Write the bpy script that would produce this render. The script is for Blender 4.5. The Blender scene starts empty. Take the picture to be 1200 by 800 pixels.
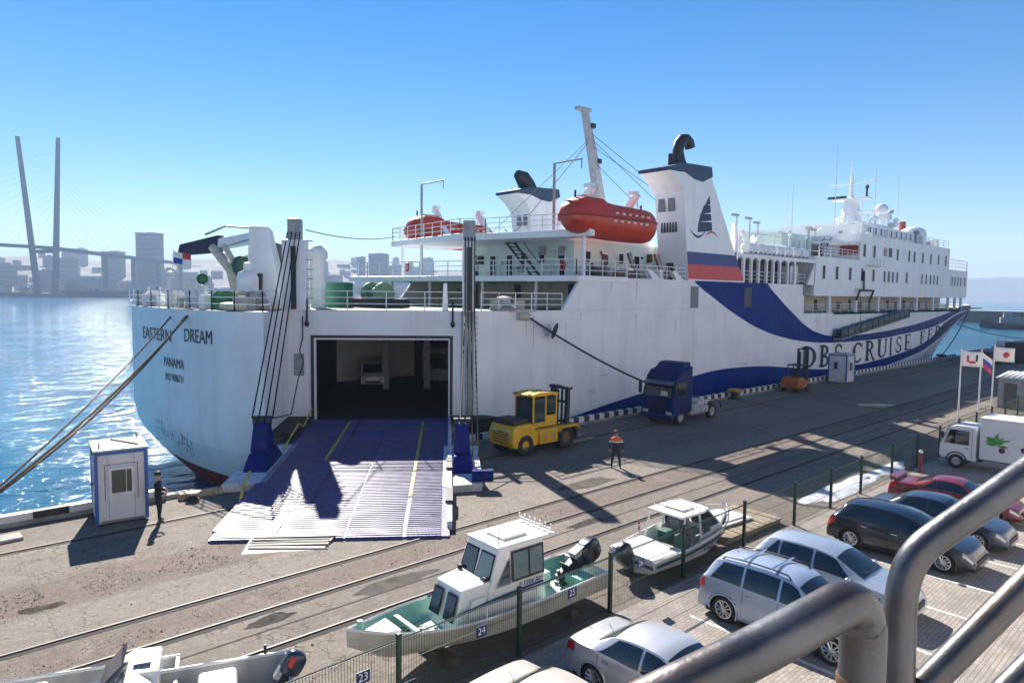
import bpy, bmesh, math, random
from mathutils import Vector, Matrix, noise
random.seed(7)
PI = math.pi
rad = math.radians
sc = bpy.context.scene
col = sc.collection

# ---------------------------------------------------------------- camera, sky, sun, exposure
SUN_EL, SUN_AZ = 36.0, 69.0           # degrees; azimuth counted from +X towards +Y
CAM_H = 8.3
cam = bpy.data.cameras.new('camera')
cam.lens, cam.sensor_width = 24.0, 36.0
cam.clip_start, cam.clip_end = 0.05, 20000
cam_o = bpy.data.objects.new('camera', cam)
col.objects.link(cam_o)
yaw, pitch, roll = rad(47.7), rad(3.97), rad(0.62)
fwd = Vector((math.cos(yaw)*math.cos(pitch), math.sin(yaw)*math.cos(pitch), -math.sin(pitch)))
rgt0 = Vector((math.sin(yaw), -math.cos(yaw), 0))
up0 = rgt0.cross(fwd)
rgt = rgt0*math.cos(roll) + up0*math.sin(roll)
upv = up0*math.cos(roll) - rgt0*math.sin(roll)
m3 = Matrix((rgt, upv, -fwd)).transposed()
cam_o.matrix_world = Matrix.Translation((0, 0, CAM_H)) @ m3.to_4x4()
sc.camera = cam_o

world = bpy.data.worlds.new('World')
sc.world = world
world.use_nodes = True
wn = world.node_tree
sky = wn.nodes.new('ShaderNodeTexSky')
sky.sky_type = 'NISHITA'
sky.sun_disc = False
sky.sun_elevation = rad(SUN_EL)
sky.sun_rotation = rad(90.0 - SUN_AZ)
sky.air_density, sky.dust_density, sky.ozone_density = 1.0, 0.0, 1.5
hsv = wn.nodes.new('ShaderNodeHueSaturation')       # the photograph's vivid colour, the same over the whole sky
hsv.inputs['Saturation'].default_value = 1.5; hsv.inputs['Hue'].default_value = 0.506
wn.links.new(sky.outputs[0], hsv.inputs['Color'])
wn.links.new(hsv.outputs[0], wn.nodes['Background'].inputs[0])
wn.nodes['Background'].inputs[1].default_value = 0.052

sun = bpy.data.lights.new('sun', 'SUN')
sun.energy, sun.angle, sun.color = 5.0, rad(0.53), (1.0, 0.93, 0.84)
sun_o = bpy.data.objects.new('sun', sun)
col.objects.link(sun_o)
sd = Vector((math.cos(rad(SUN_AZ))*math.cos(rad(SUN_EL)), math.sin(rad(SUN_AZ))*math.cos(rad(SUN_EL)), math.sin(rad(SUN_EL))))
sun_o.rotation_euler = sd.to_track_quat('Z', 'Y').to_euler()
sun_o.location = sd*100

sc.view_settings.view_transform = 'Standard'
sc.view_settings.look = 'None'
sc.view_settings.exposure = 1.4
sc.view_settings.gamma = 1.0
sc.cycles.use_denoising = True
sc.cycles.max_bounces = 6
sc.cycles.diffuse_bounces = 3
sc.cycles.glossy_bounces = 3
sc.cycles.transparent_max_bounces = 6
sc.cycles.volume_bounces = 0
sc.cycles.caustics_reflective = False
sc.cycles.caustics_refractive = False
sc.cycles.sample_clamp_indirect = 4.0

# ---------------------------------------------------------------- materials
MATS = {}
def mat(name, c, rough=0.5, metal=0.0, var=0.12, scale=3.0, c2=None, dirt=0.0, dirtc=(0.12, 0.09, 0.06),
        bump=0.0, bscale=40.0, coat=0.0, detail=5.0, spec=0.5, streak=False, alpha=1.0):
    """paint, metal, rubber ...: base colour broken up by noise, optional dirt blotches or rain streaks and fine relief"""
    if name in MATS: return MATS[name]
    m = bpy.data.materials.new(name); m.use_nodes = True
    nt = m.node_tree; N = nt.nodes; Lk = nt.links
    b = N['Principled BSDF']
    tc = N.new('ShaderNodeTexCoord')
    nz = N.new('ShaderNodeTexNoise'); nz.inputs['Scale'].default_value = scale; nz.inputs['Detail'].default_value = detail
    Lk.new(tc.outputs['Object'], nz.inputs['Vector'])
    rp = N.new('ShaderNodeValToRGB')
    if c2 is None: c2 = tuple(max(0, x*(1-2.2*var)) for x in c)
    rp.color_ramp.elements[0].position, rp.color_ramp.elements[1].position = 0.32, 0.62
    rp.color_ramp.elements[0].color = (*c2, 1); rp.color_ramp.elements[1].color = (*c, 1)
    Lk.new(nz.outputs['Fac'], rp.inputs['Fac'])
    out = rp.outputs['Color']
    if dirt > 0:
        n2 = N.new('ShaderNodeTexNoise'); n2.inputs['Scale'].default_value = scale*0.6; n2.inputs['Detail'].default_value = 8; n2.inputs['Roughness'].default_value = 0.7
        if streak:
            mp = N.new('ShaderNodeMapping'); mp.inputs['Scale'].default_value = (1.6, 1.6, 0.09)
            Lk.new(tc.outputs['Object'], mp.inputs['Vector']); Lk.new(mp.outputs['Vector'], n2.inputs['Vector'])
        else: Lk.new(tc.outputs['Object'], n2.inputs['Vector'])
        r2 = N.new('ShaderNodeValToRGB'); r2.color_ramp.elements[0].position = 0.5; r2.color_ramp.elements[1].position = 0.78
        Lk.new(n2.outputs['Fac'], r2.inputs['Fac'])
        ml = N.new('ShaderNodeMath'); ml.operation = 'MULTIPLY'; ml.inputs[1].default_value = dirt
        Lk.new(r2.outputs['Color'], ml.inputs[0])
        mx = N.new('ShaderNodeMixRGB'); mx.inputs['Color2'].default_value = (*dirtc, 1)
        Lk.new(ml.outputs[0], mx.inputs['Fac']); Lk.new(out, mx.inputs['Color1']); out = mx.outputs['Color']
    Lk.new(out, b.inputs['Base Color'])
    b.inputs['Roughness'].default_value = rough
    b.inputs['Metallic'].default_value = metal
    b.inputs['Coat Weight'].default_value = coat
    b.inputs['Coat Roughness'].default_value = 0.06
    b.inputs['Specular IOR Level'].default_value = spec
    b.inputs['Alpha'].default_value = alpha
    if rough > 0.15:
        rr = N.new('ShaderNodeMapRange'); rr.inputs['To Min'].default_value = max(0.03, rough-0.1); rr.inputs['To Max'].default_value = min(1, rough+0.12)
        Lk.new(nz.outputs['Fac'], rr.inputs['Value']); Lk.new(rr.outputs[0], b.inputs['Roughness'])
    if bump > 0:
        n3 = N.new('ShaderNodeTexNoise'); n3.inputs['Scale'].default_value = bscale; n3.inputs['Detail'].default_value = 4
        Lk.new(tc.outputs['Object'], n3.inputs['Vector'])
        bp = N.new('ShaderNodeBump'); bp.inputs['Strength'].default_value = bump; bp.inputs['Distance'].default_value = 0.03
        Lk.new(n3.outputs['Fac'], bp.inputs['Height']); Lk.new(bp.outputs['Normal'], b.inputs['Normal'])
    MATS[name] = m
    return m

def glass(name, c=(0.012, 0.016, 0.02), rough=0.04):
    """dark window glass: what lies behind it cannot be made out in the photograph"""
    if name in MATS: return MATS[name]
    m = bpy.data.materials.new(name); m.use_nodes = True
    N = m.node_tree.nodes; b = N['Principled BSDF']
    tc = N.new('ShaderNodeTexCoord'); nz = N.new('ShaderNodeTexNoise'); nz.inputs['Scale'].default_value = 1.7
    rp = N.new('ShaderNodeValToRGB'); rp.color_ramp.elements[0].color = (*[x*0.5 for x in c], 1); rp.color_ramp.elements[1].color = (*[x*1.7 for x in c], 1)
    m.node_tree.links.new(tc.outputs['Object'], nz.inputs['Vector']); m.node_tree.links.new(nz.outputs['Fac'], rp.inputs['Fac'])
    m.node_tree.links.new(rp.outputs['Color'], b.inputs['Base Color'])
    b.inputs['Roughness'].default_value = rough; b.inputs['Specular IOR Level'].default_value = 0.9
    MATS[name] = m
    return m

# ---------------------------------------------------------------- mesh builder
class MB:
    def __init__(s): s.v, s.f, s.mi = [], [], []
    def add(s, vs, fs, m=0):
        o = len(s.v); s.v += [tuple(p) for p in vs]
        for f in fs: s.f.append([i+o for i in f]); s.mi.append(m)
        return s
    def hexa(s, p, m=0):
        return s.add(p, [(3, 2, 1, 0), (4, 5, 6, 7), (0, 1, 5, 4), (1, 2, 6, 5), (2, 3, 7, 6), (3, 0, 4, 7)], m)
    def box(s, c, d, rz=0.0, m=0, ry=0.0, rx=0.0):
        R = Matrix.Rotation(rz, 3, 'Z') @ Matrix.Rotation(ry, 3, 'Y') @ Matrix.Rotation(rx, 3, 'X')
        q = [Vector((x*d[0]/2, y*d[1]/2, z*d[2]/2)) for z in (-1, 1) for x, y in ((-1, -1), (1, -1), (1, 1), (-1, 1))]
        return s.hexa([R @ p + Vector(c) for p in q], m)
    def prism(s, poly, z0, z1, m=0):
        n = len(poly)
        f = lambda z, i: z[i] if isinstance(z, (list, tuple)) else z
        vs = [(poly[i][0], poly[i][1], f(z0, i)) for i in range(n)] + [(poly[i][0], poly[i][1], f(z1, i)) for i in range(n)]
        return s.add(vs, [list(range(n))[::-1], list(range(n, 2*n))] + [(i, (i+1) % n, n+(i+1) % n, n+i) for i in range(n)], m)
    def prismy(s, poly, y0, y1, m=0):     # outline in x, z
        n = len(poly)
        vs = [(p[0], y0, p[1]) for p in poly] + [(p[0], y1, p[1]) for p in poly]
        return s.add(vs, [list(range(n)), list(range(n, 2*n))[::-1]] + [((i+1) % n, i, n+i, n+(i+1) % n) for i in range(n)], m)
    def prismx(s, poly, x0, x1, m=0):     # outline in y, z
        n = len(poly)
        vs = [(x0, p[0], p[1]) for p in poly] + [(x1, p[0], p[1]) for p in poly]
        return s.add(vs, [list(range(n))[::-1], list(range(n, 2*n))] + [(i, (i+1) % n, n+(i+1) % n, n+i) for i in range(n)], m)
    def loft(s, rings, closed=True, caps=True, m=0):
        n = len(rings[0]); o = len(s.v)
        for r in rings: s.v += [tuple(p) for p in r]
        k = n if closed else n-1
        for a in range(len(rings)-1):
            for i in range(k):
                j = (i+1) % n
                s.f.append([o+a*n+i, o+a*n+j, o+(a+1)*n+j, o+(a+1)*n+i]); s.mi.append(m)
        if caps and closed:
            s.f.append([o+i for i in range(n)][::-1]); s.mi.append(m)
            s.f.append([o+(len(rings)-1)*n+i for i in range(n)]); s.mi.append(m)
        return s
    def tube(s, pts, r, n=6, m=0, caps=True):
        pts = [Vector(p) for p in pts]; rings = []; u = None
        for i, p in enumerate(pts):
            t = (pts[min(i+1, len(pts)-1)] - pts[max(i-1, 0)]).normalized()
            if u is None:
                a = Vector((0, 0, 1)) if abs(t.z) < 0.95 else Vector((1, 0, 0))
                u = t.cross(a).normalized()
            else:
                u = u - t*u.dot(t); u = u.normalized() if u.length > 1e-6 else t.orthogonal().normalized()
            w = t.cross(u)
            rr = r[i] if isinstance(r, (list, tuple)) else r
            rings.append([p + (u*math.cos(2*PI*(k+.5)/n) + w*math.sin(2*PI*(k+.5)/n))*rr for k in range(n)])
        return s.loft(rings, True, caps, m)
    def cyl(s, p0, p1, r0, r1=None, n=12, m=0):
        return s.tube([p0, p1], [r0, r0 if r1 is None else r1], n, m)
    def lathe(s, prof, n=16, c=(0, 0, 0), R=None, m=0, caps=True):
        c = Vector(c); R = R or Matrix.Identity(3)
        rings = [[R @ Vector((r*math.cos(2*PI*k/n), r*math.sin(2*PI*k/n), z)) + c for k in range(n)] for r, z in prof]
        return s.loft(rings, True, caps, m)
    def ball(s, c, r, n=10, m=0, R=None):
        r = r if isinstance(r, (list, tuple)) else (r, r, r)
        R = R or Matrix.Identity(3); c = Vector(c); h = n//2
        rings = []
        for a in range(h+1):
            th = PI*(a/h); q = max(math.sin(th), 0.01)
            rings.append([R @ Vector((r[0]*q*math.cos(2*PI*k/n), r[1]*q*math.sin(2*PI*k/n), -r[2]*math.cos(th))) + c for k in range(n)])
        return s.loft(rings, True, True, m)
    def build(s, name, mats, parent=None, world=False, smooth=None, bevel=0.0, subsurf=0, local=None, flip=True):
        me = bpy.data.meshes.new(name)
        v = s.v
        if world and parent is not None:
            o = root_loc(parent); v = [(p[0]-o[0], p[1]-o[1], p[2]-o[2]) for p in v]
        me.from_pydata([tuple(p) for p in v], [], s.f)
        if flip:
            bm = bmesh.new(); bm.from_mesh(me)
            bmesh.ops.recalc_face_normals(bm, faces=bm.faces); bm.to_mesh(me); bm.free()
        mats = mats if isinstance(mats, (list, tuple)) else [mats]
        for q in mats: me.materials.append(q)
        if len(mats) > 1: me.polygons.foreach_set('material_index', s.mi)
        if smooth is not None:
            me.shade_smooth()
            if smooth < 179: me.set_sharp_from_angle(angle=rad(smooth))
        return link(name, me, parent, bevel, subsurf)

def link(name, me, parent=None, bevel=0.0, subsurf=0):
    ob = bpy.data.objects.new(name, me); col.objects.link(ob)
    if parent is not None: ob.parent = parent
    if subsurf:
        md = ob.modifiers.new('subdivision', 'SUBSURF'); md.levels = md.render_levels = subsurf
    if bevel:
        md = ob.modifiers.new('bevel', 'BEVEL'); md.width = bevel; md.segments = 2; md.limit_method = 'ANGLE'; md.angle_limit = rad(35)
        md.harden_normals = False
    return ob

def root_loc(o):
    x, y, z = 0, 0, 0
    while o is not None:
        x += o.location.x; y += o.location.y; z += o.location.z; o = o.parent
    return (x, y, z)

def tag(o, label=None, cat=None, group=None, kind=None):
    if label: o['label'] = label
    if cat: o['category'] = cat
    if group: o['group'] = group
    if kind: o['kind'] = kind
    return o

def thing(name, label, cat, loc=(0, 0, 0), rz=0.0, group=None):
    o = bpy.data.objects.new(name, None); col.objects.link(o)
    o.empty_display_size = 0.3
    o.location = loc; o.rotation_euler = (0, 0, rz)
    return tag(o, label, cat, group)

def place(name, me, parent, loc, rz=0.0):      # a part that shares its mesh with its like
    ob = bpy.data.objects.new(name, me); col.objects.link(ob)
    ob.parent = parent; ob.location = loc; ob.rotation_euler = (0, 0, rz)
    return ob

def mesh_of(mb, name, mats, smooth=None):
    o = mb.build(name, mats, smooth=smooth); me = o.data
    bpy.data.objects.remove(o); return me

def dup(o, loc=None, rz=None, label=None, parent=None):
    c = o.copy(); col.objects.link(c)
    if parent is not None: c.parent = parent
    if loc is not None: c.location = loc
    if rz is not None: c.rotation_euler = (0, 0, rz)
    if label: c['label'] = label
    for ch in list(o.children): dup(ch, parent=c)
    return c

def polar(az, d, z=0.0): return Vector((d*math.cos(rad(az)), d*math.sin(rad(az)), z))
def lerp(a, b, t): return a + (b-a)*t
def clamp(x, a=0.0, b=1.0): return max(a, min(b, x))
def interp(tab, x):
    if x <= tab[0][0]: return tab[0][1]
    for (a, b), (c, d) in zip(tab, tab[1:]):
        if x <= c: return lerp(b, d, (x-a)/(c-a))
    return tab[-1][1]
def smoothtab(tab, x):
    if x <= tab[0][0]: return tab[0][1]
    n = len(tab)
    for i in range(n-1):
        x0, y0 = tab[i]; x1, y1 = tab[i+1]
        if x <= x1:
            h = x1-x0; t = (x-x0)/h
            m0 = ((y1-tab[i-1][1])/(x1-tab[i-1][0])) if i > 0 else (y1-y0)/h
            m1 = ((tab[i+2][1]-y0)/(tab[i+2][0]-x0)) if i+2 < n else (y1-y0)/h
            return (2*t**3-3*t*t+1)*y0 + (t**3-2*t*t+t)*h*m0 + (-2*t**3+3*t*t)*y1 + (t**3-t*t)*h*m1
    return tab[-1][1]

def text_mesh(txt, size, name, m, parent=None, sx=1.0, depth=0.004):
    """flat lettering, lies in local x, y; returns the object"""
    cu = bpy.data.curves.new(name, 'FONT'); cu.body = txt; cu.size = size; cu.align_x = 'CENTER'; cu.align_y = 'CENTER'; cu.extrude = depth
    t = bpy.data.objects.new(name, cu); col.objects.link(t)
    bpy.context.view_layer.update()
    me = bpy.data.meshes.new_from_object(t.evaluated_get(bpy.context.evaluated_depsgraph_get()))
    bpy.data.objects.remove(t); bpy.data.curves.remove(cu)
    if sx != 1.0:
        for v in me.vertices: v.co.x *= sx
    me.materials.clear(); me.materials.append(m)
    return link(name, me, parent)

def railing(mb, pts, h=1.05, bars=3, step=1.5, r=0.032, top=None):
    """ship's railing along a line of base points"""
    pts = [Vector(p) for p in pts]
    for a, b in zip(pts, pts[1:]):
        L = (b-a).length; k = max(1, round(L/step))
        for j in range(k+1):
            p = a.lerp(b, j/k); mb.cyl(p, p+Vector((0, 0, h)), r*1.1, n=4)
        for q in range(1, bars+1):
            z = Vector((0, 0, h*q/bars)); mb.tube([a+z, b+z], (top or r*1.25) if q == bars else r, 4)
# ---------------------------------------------------------------- the setting
WATER_Z = -3.0
def ground_material():
    m = bpy.data.materials.new('quay_asphalt'); m.use_nodes = True
    nt = m.node_tree; N = nt.nodes; Lk = nt.links; b = N['Principled BSDF']
    geo = N.new('ShaderNodeNewGeometry'); sep = N.new('ShaderNodeSeparateXYZ'); Lk.new(geo.outputs['Position'], sep.inputs[0])
    def noise_(scale, detail=6, rough=0.6, stretch=None):
        n = N.new('ShaderNodeTexNoise'); n.inputs['Scale'].default_value = scale; n.inputs['Detail'].default_value = detail; n.inputs['Roughness'].default_value = rough
        if stretch:
            mp = N.new('ShaderNodeMapping'); mp.inputs['Scale'].default_value = stretch
            Lk.new(geo.outputs['Position'], mp.inputs[0]); Lk.new(mp.outputs[0], n.inputs['Vector'])
        else: Lk.new(geo.outputs['Position'], n.inputs['Vector'])
        return n.outputs['Fac']
    def math_(op, a, c=None, clampit=False):
        n = N.new('ShaderNodeMath'); n.operation = op; n.use_clamp = clampit
        for k, q in enumerate((a, c)):
            if q is None: continue
            if isinstance(q, (int, float)): n.inputs[k].default_value = q
            else: Lk.new(q, n.inputs[k])
        return n.outputs[0]
    def ramp_(f, p0, p1, c0=(0, 0, 0), c1=(1, 1, 1)):
        r = N.new('ShaderNodeValToRGB'); r.color_ramp.elements[0].position = p0; r.color_ramp.elements[1].position = p1
        r.color_ramp.elements[0].color = (*c0, 1); r.color_ramp.elements[1].color = (*c1, 1); Lk.new(f, r.inputs[0]); return r.outputs[0]
    def mix_(f, a, c):
        n = N.new('ShaderNodeMixRGB')
        if isinstance(f, (int, float)): n.inputs[0].default_value = f
        else: Lk.new(f, n.inputs[0])
        for k, q in ((1, a), (2, c)):
            if isinstance(q, tuple): n.inputs[k].default_value = (*q, 1)
            else: Lk.new(q, n.inputs[k])
        return n.outputs[0]
    def band(y0, y1, soft, wob):      # 1 between y0 and y1, ragged edges
        yy = math_('ADD', sep.outputs['Y'], math_('MULTIPLY', math_('SUBTRACT', wobn, 0.5), wob))
        u = math_('DIVIDE', math_('SUBTRACT', yy, y0-soft/2), soft, True)
        w = math_('DIVIDE', math_('SUBTRACT', y1+soft/2, yy), soft, True)
        return math_('MULTIPLY', u, w)
    wobn = noise_(0.35, 5, 0.65)
    grain = noise_(26, 4, 0.7)
    med = noise_(2.2, 8, 0.65)
    big = noise_(0.22, 4, 0.6)
    base = mix_(ramp_(big, 0.3, 0.7), (0.17, 0.144, 0.12), (0.29, 0.245, 0.203))
    base = mix_(ramp_(med, 0.42, 0.72), base, (0.33, 0.284, 0.238))
    # reddish broken brick and gravel beside and between the rails
    gravel = mix_(ramp_(noise_(5.5, 8, 0.75), 0.36, 0.66), (0.06, 0.042, 0.032), (0.31, 0.205, 0.165))
    gm = math_('MULTIPLY', band(20.6, 22.9, 0.5, 1.5), ramp_(sep.outputs['X'], 0, 1) if False else math_('SUBTRACT', 1.0, math_('DIVIDE', math_('SUBTRACT', sep.outputs['X'], 8.0), 7.0, True)))
    gm = math_('MULTIPLY', gm, ramp_(noise_(0.9, 7, 0.7), 0.32, 0.44))
    g2 = math_('MULTIPLY', band(17.2, 18.5, 0.3, 0.5), ramp_(noise_(0.7, 7, 0.7), 0.36, 0.5))
    base = mix_(math_('MAXIMUM', gm, math_('MULTIPLY', g2, 0.9)), base, gravel)
    dk = math_('MULTIPLY', ramp_(noise_(0.28, 9, 0.72, (0.35, 1.0, 1.0)), 0.5, 0.62), 0.5)
    base = mix_(dk, base, (0.1, 0.083, 0.068))
    # paler concrete strip beside the rail
    base = mix_(math_('MULTIPLY', band(18.85, 20.6, 0.12, 0.16), 0.75), base, mix_(ramp_(med, 0.3, 0.7), (0.25, 0.22, 0.189), (0.34, 0.3, 0.256)))
    # oil, tyre streaks along the quay
    st = ramp_(noise_(0.5, 6, 0.6, (0.12, 1.0, 1.0)), 0.55, 0.72)
    base = mix_(math_('MULTIPLY', st, 0.45), base, (0.07, 0.062, 0.055))
    sp = ramp_(noise_(1.3, 3, 0.5), 0.66, 0.74)
    base = mix_(math_('MULTIPLY', sp, 0.5), base, (0.06, 0.057, 0.055))
    # pale worn patches
    pw = ramp_(noise_(0.8, 9, 0.7), 0.58, 0.7)
    base = mix_(math_('MULTIPLY', pw, 0.6), base, (0.42, 0.37, 0.31))
    # cracks
    vo = N.new('ShaderNodeTexVoronoi'); vo.feature = 'DISTANCE_TO_EDGE'; vo.inputs['Scale'].default_value = 0.33
    wv = N.new('ShaderNodeMixRGB'); wv.inputs[0].default_value = 0.35
    nzc = N.new('ShaderNodeTexNoise'); nzc.inputs['Scale'].default_value = 0.8; nzc.inputs['Detail'].default_value = 6
    Lk.new(geo.outputs['Position'], nzc.inputs['Vector']); Lk.new(geo.outputs['Position'], wv.inputs[1])
    ad = N.new('ShaderNodeVectorMath'); ad.operation = 'SCALE'; ad.inputs[3].default_value = 5.0; Lk.new(nzc.outputs['Color'], ad.inputs[0])
    a2 = N.new('ShaderNodeVectorMath'); a2.operation = 'ADD'; Lk.new(geo.outputs['Position'], a2.inputs[0]); Lk.new(ad.outputs[0], a2.inputs[1])
    Lk.new(a2.outputs[0], vo.inputs['Vector'])
    ck = math_('MULTIPLY', ramp_(vo.outputs['Distance'], 0.004, 0.014, (1, 1, 1), (0, 0, 0)), ramp_(big, 0.4, 0.6))
    base = mix_(math_('MULTIPLY', ck, 0.75), base, (0.05, 0.045, 0.04))
    # slab joints across the quay, every five metres
    jx = math_('ABSOLUTE', math_('SUBTRACT', math_('FRACT', math_('DIVIDE', sep.outputs['X'], 5.3)), 0.5))
    jm = math_('MULTIPLY', math_('LESS_THAN', jx, 0.004), band(18.85, 28.9, 0.02, 0.0))
    base = mix_(math_('MULTIPLY', jm, 0.5), base, (0.06, 0.055, 0.05))
    g3 = noise_(7.5, 5, 0.75)
    base = mix_(math_('MULTIPLY', ramp_(g3, 0.5, 0.66), 0.22), base, (0.4, 0.345, 0.29))
    base = mix_(math_('MULTIPLY', ramp_(g3, 0.46, 0.34), 0.42), base, (0.075, 0.062, 0.05))
    base = mix_(math_('MULTIPLY', ramp_(grain, 0.5, 0.68), 0.2), base, (0.42, 0.37, 0.315))
    base = mix_(math_('MULTIPLY', ramp_(grain, 0.46, 0.3), 0.45), base, (0.05, 0.044, 0.038))
    Lk.new(base, b.inputs['Base Color'])
    b.inputs['Roughness'].default_value = 0.86
    b.inputs['Specular IOR Level'].default_value = 0.35
    bp = N.new('ShaderNodeBump'); bp.inputs['Strength'].default_value = 0.7; bp.inputs['Distance'].default_value = 0.02
    hsum = math_('SUBTRACT', math_('ADD', math_('ADD', math_('MULTIPLY', grain, 0.5), math_('MULTIPLY', g3, 0.9)), med), math_('MULTIPLY', ck, 1.5))
    Lk.new(hsum, bp.inputs['Height']); Lk.new(bp.outputs[0], b.inputs['Normal'])
    return m

def water_material():
    m = bpy.data.materials.new('sea_water'); m.use_nodes = True
    nt = m.node_tree; N = nt.nodes; Lk = nt.links; b = N['Principled BSDF']
    geo = N.new('ShaderNodeNewGeometry')
    b.inputs['Roughness'].default_value = 0.05
    b.inputs['IOR'].default_value = 1.33
    def nz(scale, stretch, det=3):
        mp = N.new('ShaderNodeMapping'); mp.inputs['Scale'].default_value = stretch; mp.inputs['Rotation'].default_value = (0, 0, 0.5)
        n = N.new('ShaderNodeTexNoise'); n.inputs['Scale'].default_value = scale; n.inputs['Detail'].default_value = det
        Lk.new(geo.outputs['Position'], mp.inputs[0]); Lk.new(mp.outputs[0], n.inputs['Vector']); return n.outputs['Fac']
    patch = nz(0.018, (1, 2.2, 1), 4)
    rp = N.new('ShaderNodeValToRGB'); rp.color_ramp.elements[0].position = 0.35; rp.color_ramp.elements[1].position = 0.65
    rp.color_ramp.elements[0].color = (0.01, 0.1, 0.185, 1); rp.color_ramp.elements[1].color = (0.02, 0.155, 0.26, 1)
    Lk.new(patch, rp.inputs[0]); Lk.new(rp.outputs[0], b.inputs['Base Color'])
    b1 = N.new('ShaderNodeBump'); b1.inputs['Strength'].default_value = 0.6; b1.inputs['Distance'].default_value = 0.6
    b2 = N.new('ShaderNodeBump'); b2.inputs['Strength'].default_value = 0.8; b2.inputs['Distance'].default_value = 0.12
    b0 = N.new('ShaderNodeBump'); b0.inputs['Strength'].default_value = 0.6; b0.inputs['Distance'].default_value = 1.0
    Lk.new(nz(0.17, (1, 1.7, 1), 3), b0.inputs['Height']); Lk.new(b0.outputs[0], b1.inputs['Normal'])
    Lk.new(nz(0.55, (1, 1.5, 1), 4), b1.inputs['Height']); Lk.new(nz(3.1, (1, 1.3, 1), 3), b2.inputs['Height'])
    Lk.new(b1.outputs[0], b2.inputs['Normal']); # facets: single wavelets that catch the sun one by one, out on the open water
    sep = N.new('ShaderNodeSeparateXYZ'); Lk.new(geo.outputs['Position'], sep.inputs[0])
    am = N.new('ShaderNodeMapRange'); am.inputs['From Min'].default_value = 42; am.inputs['From Max'].default_value = 85; am.inputs['To Max'].default_value = 0.4; Lk.new(sep.outputs['Y'], am.inputs['Value'])
    mp = N.new('ShaderNodeMapping'); mp.inputs['Rotation'].default_value = (0, 0, -1.2); mp.inputs['Scale'].default_value = (0.35, 1.5, 1)
    vo = N.new('ShaderNodeTexVoronoi'); vo.inputs['Scale'].default_value = 1.5
    Lk.new(geo.outputs['Position'], mp.inputs[0]); Lk.new(mp.outputs[0], vo.inputs['Vector'])
    sb_ = N.new('ShaderNodeVectorMath'); sb_.operation = 'SUBTRACT'; sb_.inputs[1].default_value = (.5, .5, .5); Lk.new(vo.outputs['Color'], sb_.inputs[0])
    fl_ = N.new('ShaderNodeVectorMath'); fl_.operation = 'MULTIPLY'; fl_.inputs[1].default_value = (1, 1, 0); Lk.new(sb_.outputs[0], fl_.inputs[0])
    sc_ = N.new('ShaderNodeVectorMath'); sc_.operation = 'SCALE'; Lk.new(fl_.outputs[0], sc_.inputs[0]); Lk.new(am.outputs[0], sc_.inputs[3])
    ad = N.new('ShaderNodeVectorMath'); ad.operation = 'ADD'; Lk.new(b2.outputs[0], ad.inputs[0]); Lk.new(sc_.outputs[0], ad.inputs[1])
    no = N.new('ShaderNodeVectorMath'); no.operation = 'NORMALIZE'; Lk.new(ad.outputs[0], no.inputs[0])
    Lk.new(no.outputs[0], b.inputs['Normal'])
    return m

FAR = 6100
water = tag(MB().add([(-FAR, -FAR, WATER_Z), (FAR, -FAR, WATER_Z), (FAR, FAR, WATER_Z), (-FAR, FAR, WATER_Z)], [(0, 1, 2, 3)]).build('water', water_material()), kind='structure')

QE = 29.35      # the quay's edge
ASPH = ground_material()
M_CONC = mat('weathered_concrete', (0.34, 0.32, 0.29), 0.85, var=0.2, scale=1.5, dirt=0.6, bump=0.4)
M_BLACKP = mat('black_kerb_paint', (0.02, 0.02, 0.022), 0.6, dirt=0.3, dirtc=(0.2, 0.19, 0.17))
M_WHITEP = mat('white_kerb_paint', (0.74, 0.73, 0.7), 0.65, var=0.1, dirt=0.5, scale=4)
M_STEEL = mat('rail_steel', (0.17, 0.15, 0.14), 0.6, 0.3, var=0.2, scale=8, dirt=0.5)
M_GROOVE = mat('rail_groove', (0.022, 0.018, 0.015), 0.9)
M_DARKS = mat('dark_steel', (0.03, 0.032, 0.036), 0.5, 0.4)
quay = MB().prism([(-260, -160), (420, -160), (420, QE), (-260, QE)], -4.2, 0.0).build('quay_ground', ASPH)
tag(quay, kind='structure')

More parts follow.
